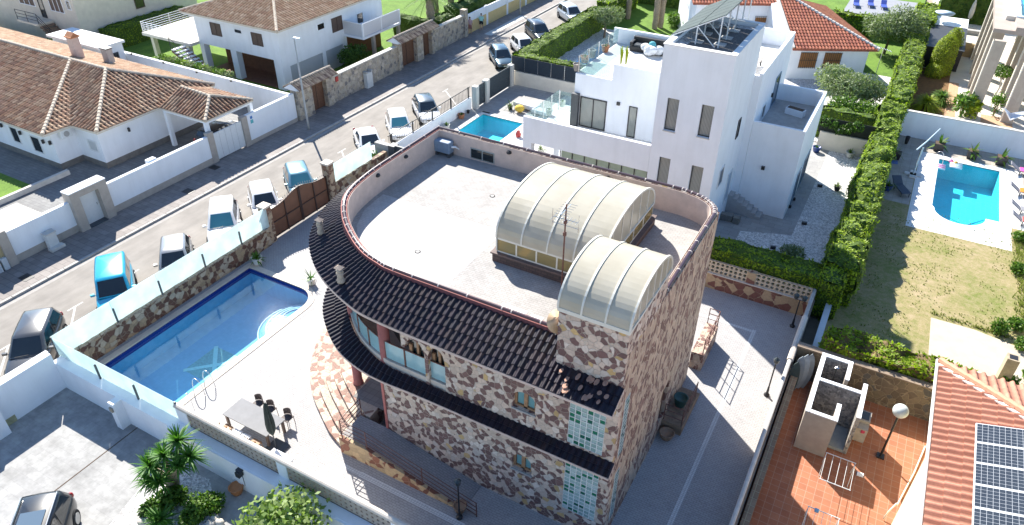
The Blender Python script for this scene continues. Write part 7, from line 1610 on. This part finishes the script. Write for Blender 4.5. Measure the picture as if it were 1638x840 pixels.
# ================================================================ furniture and small things
# dining table, chairs, parasol on the pool terrace
TB=T('dining_table','long pale outdoor dining table beside the perforated wall','table',(-20,13.6,0))
mb=MB(); mb.box(-21.3,-18.75,13.1,14.2,.72,.76); mb.build('tabletop',plain('pale_top',(.26,.26,.265),.9,.08,2,spec=.1),TB)
for (x,y) in ((-21.2,13.2),(-18.85,13.2),(-21.2,14.1),(-18.85,14.1)): mb=MB(); mb.box(x-.05,x+.05,y-.05,y+.05,0,.72); mb.build('leg',plain('brown_leg',(.13,.09,.07),.6,.15,8),TB)
def chair(label,x,y,hd,m,group='chairs round the outdoor table'):
    r=T('dining_chair',label,'chair',(0,0,0),group); mb=MB(); mb.box(-.22,.22,-.22,.22,.43,.47); mb.build('seat',m,r,bevel=.015)
    mb=MB(); vs=[];n=8
    for k in range(n+1):
        a=math.radians(200+140*k/n); x_,y_=.25*math.cos(a),.25*math.sin(a)*.9; vs+=[(x_,y_,.5),(x_,y_,.86-.06*abs(k-4)/4),(x_*.92,y_*.92,.86-.06*abs(k-4)/4),(x_*.92,y_*.92,.5)]
    fs=[]
    for k in range(n):
        for q in range(4): fs.append((4*k+q,4*k+(q+1)%4,4*k+4+(q+1)%4,4*k+4+q))
    fs+=[(0,1,2,3),(4*n+3,4*n+2,4*n+1,4*n)]; mb.add(vs,fs); mb.build('backrest',m,r)
    for sx in (-.19,.19):
        for sy in (-.19,.19): mb=MB(); mb.tube((sx,sy,.43),(sx*1.1,sy*1.1,0),.016,6); mb.build('leg',m,r)
    r.location=(x,y,0); r.rotation_euler=(0,0,hd)
DW=plain('dark_wicker',(.10,.08,.075),.7,.2,12); WW=plain('white_plastic',(.66,.66,.66),.5,.04,6); OWd=plain('orange_wood',(.30,.16,.07),.6,.2,8)
for i,x in enumerate((-20.7,-20.0,-19.0)): chair(['dark round backed chair at the pool end of the far table side','dark round backed chair in the middle of the far table side','dark round backed chair behind the closed parasol'][i],x,14.5,math.pi,DW)
chair('wooden chair on the near table side by the pool end',-20.8,12.75,0,OWd); chair('white chair on the near table side, left of the other white one',-20.25,12.75,0,WW); chair('white chair on the near table side, right of the other white one',-19.75,12.75,0.1,WW); chair('wooden chair on the near table side beside the closed parasol',-19.15,12.75,0,OWd)
PS=T('closed_parasol','closed dark green parasol standing beside the dining table','parasol',(-18.5,13.25,0))
mb=MB(); mb.tube((-18.5,13.25,.05),(-18.5,13.25,2.75),.025,8); mb.build('pole',DGREY,PS); mb=MB(); mb.box(-18.9,-18.1,12.85,13.65,0,.07); mb.build('base',DGREY,PS)
mb=MB(); vs=[];fs=[];n=16; prof=[(.03,2.75),(.10,2.55),(.15,2.1),(.20,1.6),(.19,1.2),(.12,1.0),(.05,.85)]
for r_,z in prof:
    for k in range(n): a=2*math.pi*k/n; q=r_*(1 if k%2 else .62); vs.append((-18.5+q*math.cos(a),13.25+q*math.sin(a),z+.03*math.sin(3*a)))
for i in range(len(prof)-1):
    for k in range(n): fs.append((i*n+k,i*n+(k+1)%n,(i+1)*n+(k+1)%n,(i+1)*n+k))
mb.add(vs,fs); mb.build('canopy',plain('dark_green_cloth',(.035,.05,.045),.9,.2,6),PS)
mb=MB(); mb.box(-18.3,-17.2,12.35,13.0,.35,.42); mb.box(-18.25,-18.15,12.4,12.95,0,.35); mb.box(-17.35,-17.25,12.4,12.95,0,.35); o=mb.build('white_bench',WHITE); tag(o,'small white bench at the foot of the closed parasol','bench')
def pot(label,x,y,r,h,m,plant=None,n=24,L=.5,z=0,square=False,group=None,name='plant_pot',lw=.06,droop=.3,seed=1):
    root=T(name,label,'plant pot',(x,y,z),group); mb=MB()
    if square:
        mb.add([(x-r*.82,y-r*.82,z),(x+r*.82,y-r*.82,z),(x+r*.82,y+r*.82,z),(x-r*.82,y+r*.82,z),(x-r,y-r,z+h),(x+r,y-r,z+h),(x+r,y+r,z+h),(x-r,y+r,z+h)],[(3,2,1,0),(4,5,6,7),(0,1,5,4),(1,2,6,5),(2,3,7,6),(3,0,4,7)])
    else: mb.lathe([(r*.65,z),(r*.85,z+h*.4),(r,z+h*.95),(r*1.08,z+h),(r*.9,z+h),(r*.88,z+h*.85),(0,z+h*.85)],(x,y,0),18)
    mb.build('pot',m,root,smooth=not square)
    if square: mb=MB(); mb.box(x-r*.88,x+r*.88,y-r*.88,y+r*.88,z+h,z+h+.01); mb.build('soil',SOIL,root)
    if plant: mb=MB(); mb.keepn=True; blades(mb,Vector((x,y,z+h*.9)),n,L,lw,random.Random(seed),1.3,droop); mb.build('plant',plant,root)
    return root
WP=plain('white_pot',(.62,.60,.55),.7,.06,6); GP=plain('grey_pot',(.14,.14,.15),.7,.15,6); TP=plain('terracotta_pot',(.42,.17,.08),.8,.15,7); BPt=plain('black_pot',(.02,.02,.022),.5,.1,7)
c=G(413,423); pot('white tub with a leafy plant in the shade by the pool wall',c.x,c.y,.3,.5,WP,PLG,40,.6,lw=.12,seed=2)
c=G(499,455); pot('white tub with a spiky plant in the sun below the curved eave',c.x,c.y,.25,.42,WP,YUC,16,.75,lw=.05,droop=.1,seed=3)
c=G(380,788); pot('empty orange terracotta pot on the neighbour driveway',c.x,c.y,.28,.36,plain('orange_pot',(.50,.20,.08),.75,.12,6))
c=G(736,817); pot('terracotta pot at the foot of the ramp lamp post',c.x,c.y,.26,.34,plain('brown_pot',(.30,.19,.12),.8,.2,6))
pot('brown clay bowl beside the side landing',-4.35,22.0,.32,.34,plain('brown_pot',(.30,.19,.12),.8,.2,6)); pot('dark green barrel planter on the side landing',-4.35,23.6,.3,.5,plain('green_barrel',(.02,.07,.06),.5,.2,6),z=.55)
# pool ladder, shower
LD=T('pool_ladder','curved steel handrails of the pool ladder at the sunny edge','pool ladder',(-23.9,14.2,0))
for y in (13.95,14.55):
    mb=MB(); pts=[(-23.55,y,.03),(-23.6,y,.6),(-23.8,y,.85),(-24.05,y,.82),(-24.25,y,.45),(-24.3,y,0),(-24.32,y,-.9)]; mb.path([tuple(p) for p in smooth_path([Vector(p) for p in pts],4)],.02,8); mb.build('handrail',STEEL,LD,smooth=True)
mb=MB()
for z in (-.3,-.6,-.85): mb.box(-24.36,-24.28,13.95,14.55,z,z+.03)
mb.build('rungs',STEEL,LD)
SHW=T('pool_shower','thin steel poolside shower pole near the glass corner','shower',(-23.3,13.1,0)); mb=MB(); mb.path([(-23.3,13.1,0),(-23.32,13.1,.9),(-23.36,13.1,.98),(-23.45,13.1,.93)],.015,6); mb.build('pipe',STEEL,SHW); mb=MB(); mb.lathe([(.02,0),(.06,-.05)],(-23.46,13.1,.93),10); mb.build('head',STEEL,SHW)
# white house roof terrace
SF=T('rattan_sofa','black rattan sofa with a white cover bag on the upper terrace','sofa',(-14.9,45.9,8.09)); z=8.09
mb=MB(); mb.box(-16.3,-13.6,45.7,46.5,z,z+.35); mb.box(-16.3,-13.6,46.4,46.65,z+.35,z+.8); mb.box(-16.3,-16.1,45.7,46.4,z+.35,z+.62); mb.build('frame',BLACKM,SF,bevel=.03); mb=MB(); mb.box(-16.05,-13.65,45.75,46.38,z+.35,z+.48); mb.build('cushion',DGREY,SF,bevel=.03)
c=G(1040,84,8.3); mb=MB(); r=random.Random(2)
for k in range(7): mb.ball((c.x+r.uniform(-.5,.5),c.y+r.uniform(-.3,.3),8.35+r.uniform(0,.25)),(.35,.3,.25),10,7)
o=mb.build('cover_bag',plain('white_cover',(.62,.64,.66),.8,.12,5,.3),smooth=True); tag(o,'crumpled white furniture cover lying on the rattan sofa','cover'); c=G(1044,70,8.8); mb=MB(); mb.ball((c.x,c.y,8.75),(.25,.2,.2),10,7); o=mb.build('cushion',plain('teal_cushion',(.08,.35,.40),.8,.1,5),smooth=True); tag(o,'teal cushion poking out of the white cover','cushion')
for (px,py,r_,h_,m_,pl,lab) in ((968,83,.27,.42,TP,PLG,'orange pot with a small plant, farthest along the roof terrace edge'),(946,92,.29,.5,GP,None,'dark grey pot between the two orange ones on the roof terrace'),(935,100,.27,.42,TP,YUC,'orange pot with a dry plant, second nearest on the roof terrace'),(923,113,.27,.45,plain('taupe_pot',(.25,.22,.2),.8,.1,6),None,'taupe pot nearest the front edge of the roof terrace')):
    c=G(px,py,8.09); pot(lab,c.x,c.y,r_,h_,m_,pl,14,.3,z=8.09,group='pots along the roof terrace edge')
for px,lab in ((993,'left green cactus stems on the upper parapet'),(1001,'right green cactus stems on the upper parapet')):
    c=G(px,103,8.09); mb=MB(); 
    for k in range(5): a=k*1.3; mb.tube((c.x,c.y,8.1),(c.x+.1*math.cos(a),c.y+.1*math.sin(a),8.9+.1*k),.045,6,.03)
    o=mb.build('cactus',YELG); tag(o,lab,'cactus')
for (px,py,lab) in ((899,170,'white round pot with a small plant by the glass rail corner'),(878,183,'white round pot nearer the terrace parapet')):
    c=G(px,py,4.64); pot(lab,c.x,c.y,.24,.38,WP,YUC,10,.25,z=4.64,group='white pots on the lower terrace')
# lower pool side things
c=G(843,174); LG=T('covered_lounger','white covered lounger beside the turquoise pool','sun lounger',(c.x,c.y,0)); mb=MB(); mb.obox((c.x,c.y,.32),(2.3,.9,.4),-.1); mb.obox((c.x+1.6,c.y-.5,.3),(1.5,.8,.3),-.1); mb.build('mattress',plain('white_cover'),LG,bevel=.08)
c=G(831,180); mb=MB(); mb.ball((c.x,c.y,.35),(.42,.38,.3),12,8); o=mb.build('pouf',plain('yellow_cloth',(.62,.42,.06),.9,.1,5),smooth=True); tag(o,'round yellow pouf in front of the white covered lounger','pouf')
for (px,py,r_,h_,m_,pl,L,lab) in ((816,175,.22,.35,BPt,BSHG,.8,'black pot with upright cactus by the grey gate'),(714,207,.3,.4,WP,BSHG,.4,'white pot with a round shrub at the white fence'),(738,189,.28,.36,TP,PLG,.25,'terracotta pot at the edge of the small pool'),(749,181,.14,.25,BPt,None,.2,'tiny black pot by the white fence'),(865,246,.25,.4,WP,OLV,.6,'white pot with a flowering plant under the white house porch'),(1305,243,.3,.42,plain('blue_pot',(.02,.05,.2),.4,.1,6),BSHG,.3,'dark blue pot at the corner of the white gravel'),(1358,252,.3,.45,WP,BSHG,.5,'white pot by the cream garden wall'),(1338,305,.22,.35,BPt,OLV,.55,'black pot with a small shrub beside the hedge'),(1431,253,.36,.5,BPt,OLV,.9,'square black planter with a thin bush beside the long hedge')):
    c=G(px,py); pot(lab,c.x,c.y,r_,h_,m_,pl,26,L,seed=px,square=(px==1431))
c=G(829,219); mb=MB(); mb.lathe([(.0,0),(.2,.05),(.24,.25),(.12,.45),(.14,.5)],(c.x,c.y,0),14); o=mb.build('red_vase',plain('red_glaze',(.4,.04,.04),.3,.1,5),smooth=True); tag(o,'round red vase on the white deck of the small pool','vase')
for i,(px,py) in enumerate(((1157,346),(1167,348),(1178,352))):
    c=G(px,py,.2); mb=MB(); mb.obox((c.x,c.y,.22),(.42,.42,.44)); o=mb.build('cube_stool',plain('grey_wicker',(.20,.19,.17),.8,.2,9),bevel=.03); tag(o,['grey wicker cube nearest the stone house','grey wicker cube in the middle of the three','grey wicker cube nearest the outside steps'][i],'stool','three wicker cubes below the steps')
mb=MB(); c=G(1332,240); mb.tube((c.x,c.y,0),(c.x,c.y,1.6),.045,8); mb.ball((c.x,c.y,1.68),.12,10,7); o=mb.build('garden_light',WHITE,smooth=True); tag(o,'white garden light post in front of the cream garden wall','lamp')
for i,(px,py) in enumerate(((1311,299),(1286,359),(1236,398),(1268,320),(1261,332))):
    c=G(px,py); mb=MB(); mb.obox((c.x,c.y,.09),(.3,.16,.18),.3); mb.tube((c.x,c.y,.0),(c.x,c.y,.12),.05,6); o=mb.build('ground_spotlight',BLACKM); tag(o,['black ground spotlight at the sunlit edge of the gravel','black ground spotlight halfway along the shaded gravel','black ground spotlight nearest the stone house','black spotlight at the foot of the side wall, farther one','black spotlight at the foot of the side wall, nearer one'][i],'spotlight','black spotlights in the gravel')
pb=T('planter_box','white rectangular planter box on the side terrace','planter',(-5.3,48.2,4.98)); mb=MB(); mb.obox((-5.3,48.2,5.2),(1.2,.5,.42),-.25); mb.build('box',WHITE,pb); mb=MB(); mb.obox((-5.3,48.2,5.42),(1.05,.38,.03),-.25); mb.build('soil',SOIL,pb)
mb=MB(); mb.ball((-5.2,45.0,5.05),(.4,.22,.08),8,5); mb.obox((-5.4,45.1,5.05),(.7,.12,.1),.5); o=mb.build('driftwood',plain('dead_leaves',(.25,.15,.10),.95,.3,9)); tag(o,'heap of brown dead leaves on the side terrace floor','debris')
dl=T('slatted_daybed','grey slatted daybed on the wing roof terrace','daybed',(-8.6,46.5,8.03)); mb=MB()
for k in range(9): mb.box(-9.2+.0,-7.9,45.0+.3*k,45.24+.3*k,8.5,8.55)
mb.build('slats',plain('weathered_wood',(.40,.36,.33),.8,.15,6),dl)
for (x,y) in ((-9.1,45.1),(-8.0,45.1),(-9.1,47.5),(-8.0,47.5)): mb=MB(); mb.box(x-.05,x+.05,y-.05,y+.05,8.03,8.5); mb.build('leg',DGREY,dl)
# right pool: planters, parasol, loungers, floats
for i,(px,py) in enumerate(((1500,240),(1553,252),(1599,262))):
    c=G(px,py); pot(['square black planter with broad leaves nearest the cantilever parasol','middle square black planter against the white pool wall','square black planter farthest right against the white pool wall'][i],c.x,c.y-.1,.36,.62,BPt,BSHG if i!=1 else PLG,12,.95,square=True,lw=.2,droop=.15,seed=40+i,group='black planters along the pool wall')
c=G(1449,230); pot('slim black vase pair at the left end of the pool wall',c.x,c.y,.16,.6,BPt,None)
cp=T('cantilever_parasol','folded white cantilever parasol pole beside the big pool','parasol',(2.86,54.1,0)); mb=MB(); mb.path([(2.86,54.1,.1),(2.9,54.2,2.1)],[.045,.045],8); mb.path([(2.5,53.3,2.2),(3.0,54.5,2.5),(3.6,56.2,2.9)],[.05,.05,.04],8); mb.build('pole',plain('pale_blue_metal',(.45,.55,.6),.4,.05,5),cp); mb=MB(); mb.box(2.3,3.4,53.9,54.3,0,.1); mb.box(2.65,3.05,53.5,54.7,0,.1); mb.build('base',LCONC,cp)
def lounger(label,x,y,hd,m,group='sun loungers round the big pool',towel=None):
    r=T('sun_lounger',label,'sun lounger',(0,0,0),group); mb=MB(); mb.box(-.95,.35,-.32,.32,.3,.36); mb.build('seat',m,r,bevel=.02); mb=MB(); mb.obox((.68,0,.5),(.75,.64,.06),Matrix.Rotation(-.6,3,'Y')); mb.build('backrest',m,r,bevel=.02)
    for sx in (-.8,.3):
        for sy in (-.27,.27): mb=MB(); mb.box(sx-.03,sx+.03,sy-.03,sy+.03,0,.3); mb.build('leg',DGREY,r)
    if towel: mb=MB(); mb.box(-.3,.33,-.33,.33,.365,.385); mb.build('towel',towel,r)
    r.location=(x,y,0); r.rotation_euler=(0,0,hd)
DLG=plain('slate_fabric',(.05,.065,.09),.8,.1,6); LGF=plain('grey_fabric',(.22,.22,.24),.8,.1,6); c=G(1441,300,.3); lounger('dark slate sun lounger in the shade beside the hedge',c.x,c.y,math.radians(118),DLG)
c=G(1420,300,.2); pot('dark pot with a low palm next to the slate lounger',c.x,c.y,.3,.4,plain('blue_pot'),PLG,40,.7,lw=.07,seed=50)
for i,(px,py,tw) in enumerate(((1632,272,plain('pink_towel',(.7,.08,.35),.9,.05,5)),(1632,305,plain('orange_towel',(.7,.22,.02),.9,.05,5)),(1634,334,None),(1636,352,plain('red_towel',(.5,.08,.06),.9,.05,5)))):
    c=G(px,py,.3); lounger(['sun lounger with a pink towel at the right edge','sun lounger with an orange towel at the right edge','plain grey sun lounger at the right edge','sun lounger with a red towel, lowest at the right edge'][i],c.x+.3,c.y,math.pi,LGF,towel=tw)
mb=MB(); c=G(1427,259); mb.obox((c.x,c.y,.02),(.75,.6,.03),.1); o=mb.build('door_mat',plain('blue_mat',(.10,.16,.35),.9,.1,5)); tag(o,'blue rubber mat on the shaded pool deck','mat')
def float_(label,px,py,m,m2):
    c=G(px,py,-.08); r=T('pool_float',label,'pool float',(c.x,c.y,-.08),'inflatables in the big pool')
    for k in range(5): mb=MB(); mb.tube((c.x-.45,c.y-.35+.17*k,-.02),(c.x+.35,c.y-.3+.17*k,-.02),.075,8); mb.build('tube',m if k%2 else m2,r,smooth=True)
float_('pink and white striped float near the parasol corner of the pool',1503,268,plain('pink_vinyl',(.75,.2,.45),.4,.05,4),WHITE); float_('pale white striped float in the middle of the pool end',1530,267,plain('pale_vinyl',(.45,.7,.7),.4,.05,4),WHITE)
for (px,py,m_,lab) in ((1528,262,plain('orange_vinyl',(.75,.4,.08),.4,.05,4),'small orange ball floating beside the white float'),(1521,259,plain('pink_vinyl'),'small pink ball at the far pool edge')):
    c=G(px,py,-.05); mb=MB(); mb.ball((c.x,c.y,0),.16,12,8); o=mb.build('ball',m_,smooth=True); tag(o,lab,'ball')
mb=MB()
for y in (56.9,57.5): mb.path([tuple(p) for p in smooth_path([Vector(p) for p in ((4.0,y,.03),(4.05,y,.55),(4.3,y,.75),(4.55,y,.45),(4.6,y,-.3))],3)],.022,6)
o=mb.build('pool_handrail',STEEL,smooth=True); tag(o,'steel ladder rails at the parasol corner of the big pool','handrail')
# closed cream parasol, seating, loungers behind
c=G(1547,40); cp=T('closed_parasol','closed cream parasol in the upper right garden','parasol',(c.x,c.y,0)); mb=MB(); mb.tube((c.x,c.y,0),(c.x,c.y,2.6),.03,6); mb.build('pole',WHITE,cp); mb=MB(); mb.lathe([(.02,2.9),(.18,2.3),(.26,1.5),(.2,.8),(.05,.7)],(c.x,c.y,0),10); mb.build('canopy',plain('cream_cloth',(.55,.52,.45),.9,.08,5),cp,smooth=True)
c=G(1551,52); sf=T('garden_sofa','grey garden sofas round a low table behind the ochre wall','sofa',(c.x,c.y,0)); mb=MB(); mb.box(c.x-1.6,c.x+1.2,c.y-.9,c.y-.2,0,.45); mb.box(c.x-1.6,c.x-.9,c.y-.2,c.y+1.8,0,.45); mb.build('seat',GREYC,sf,bevel=.04); mb=MB(); mb.box(c.x-.3,c.x+.6,c.y+.4,c.y+1.2,0,.35); mb.build('table',DGREY,sf)
BL=plain('royal_blue',(.02,.06,.35),.7,.1,5)
for i,(px,py) in enumerate(((1370,6),(1393,6),(1414,9))):
    c=G(px,py,.3); lounger(['blue sun lounger at the top edge, left of three','blue sun lounger at the top edge, middle of three','blue sun lounger at the top edge, right of three'][i],c.x,c.y,math.radians(100),BL,'blue sun loungers at the top edge')
sheet('grey_patio',rect(-8,1.5,90.5,104),.01,plain('grey_patio',(.26,.27,.30),.9,.1,2))
# hammock between the stone fins
hm=T('hammock','white striped hammock fanned out between the stone fins','hammock',(8.6,66,1.2)); mb=MB()
for k in range(9):
    t=(k-4)/4; mb.path([(7.9,65.6,2.0),(8.6,66+t*.7,1.25-.15*(1-t*t)),(9.6,66.6+t*.3,1.6)],[.02,.06,.02],5)
mb.build('cloth',WHITE,hm); 
# aerial on red roof
an=T('roof_aerial','thin television aerial beside the corner of the red roof','antenna',(-1.9,71.5,0)); mb=MB(); mb.tube((-1.9,71.5,0),(-1.9,71.5,3.3),.03,6); mb.tube((-2.6,71.2,3.6),(-1.2,71.8,3.1),.02,5); 
for k in range(6): p=Vector((-2.5,71.25,3.55)).lerp(Vector((-1.3,71.75,3.15)),k/5); mb.tube((p.x-.1,p.y+.25,p.z),(p.x+.1,p.y-.25,p.z),.012,4)
mb.build('mast',STEEL,an)
# outside tap hose by the fig tree
mb=MB(); pts=[]; 
for k in range(30): a=k*.8; pts.append((-16.75+.22*math.cos(a),10.75+.12*math.sin(a),.25+.004*k))
mb.path(pts,.02,6); o=mb.build('garden_hose',plain('teal_hose',(.02,.22,.18),.5,.1,5)); tag(o,'coiled teal garden hose at the foot of the white driveway wall','hose')
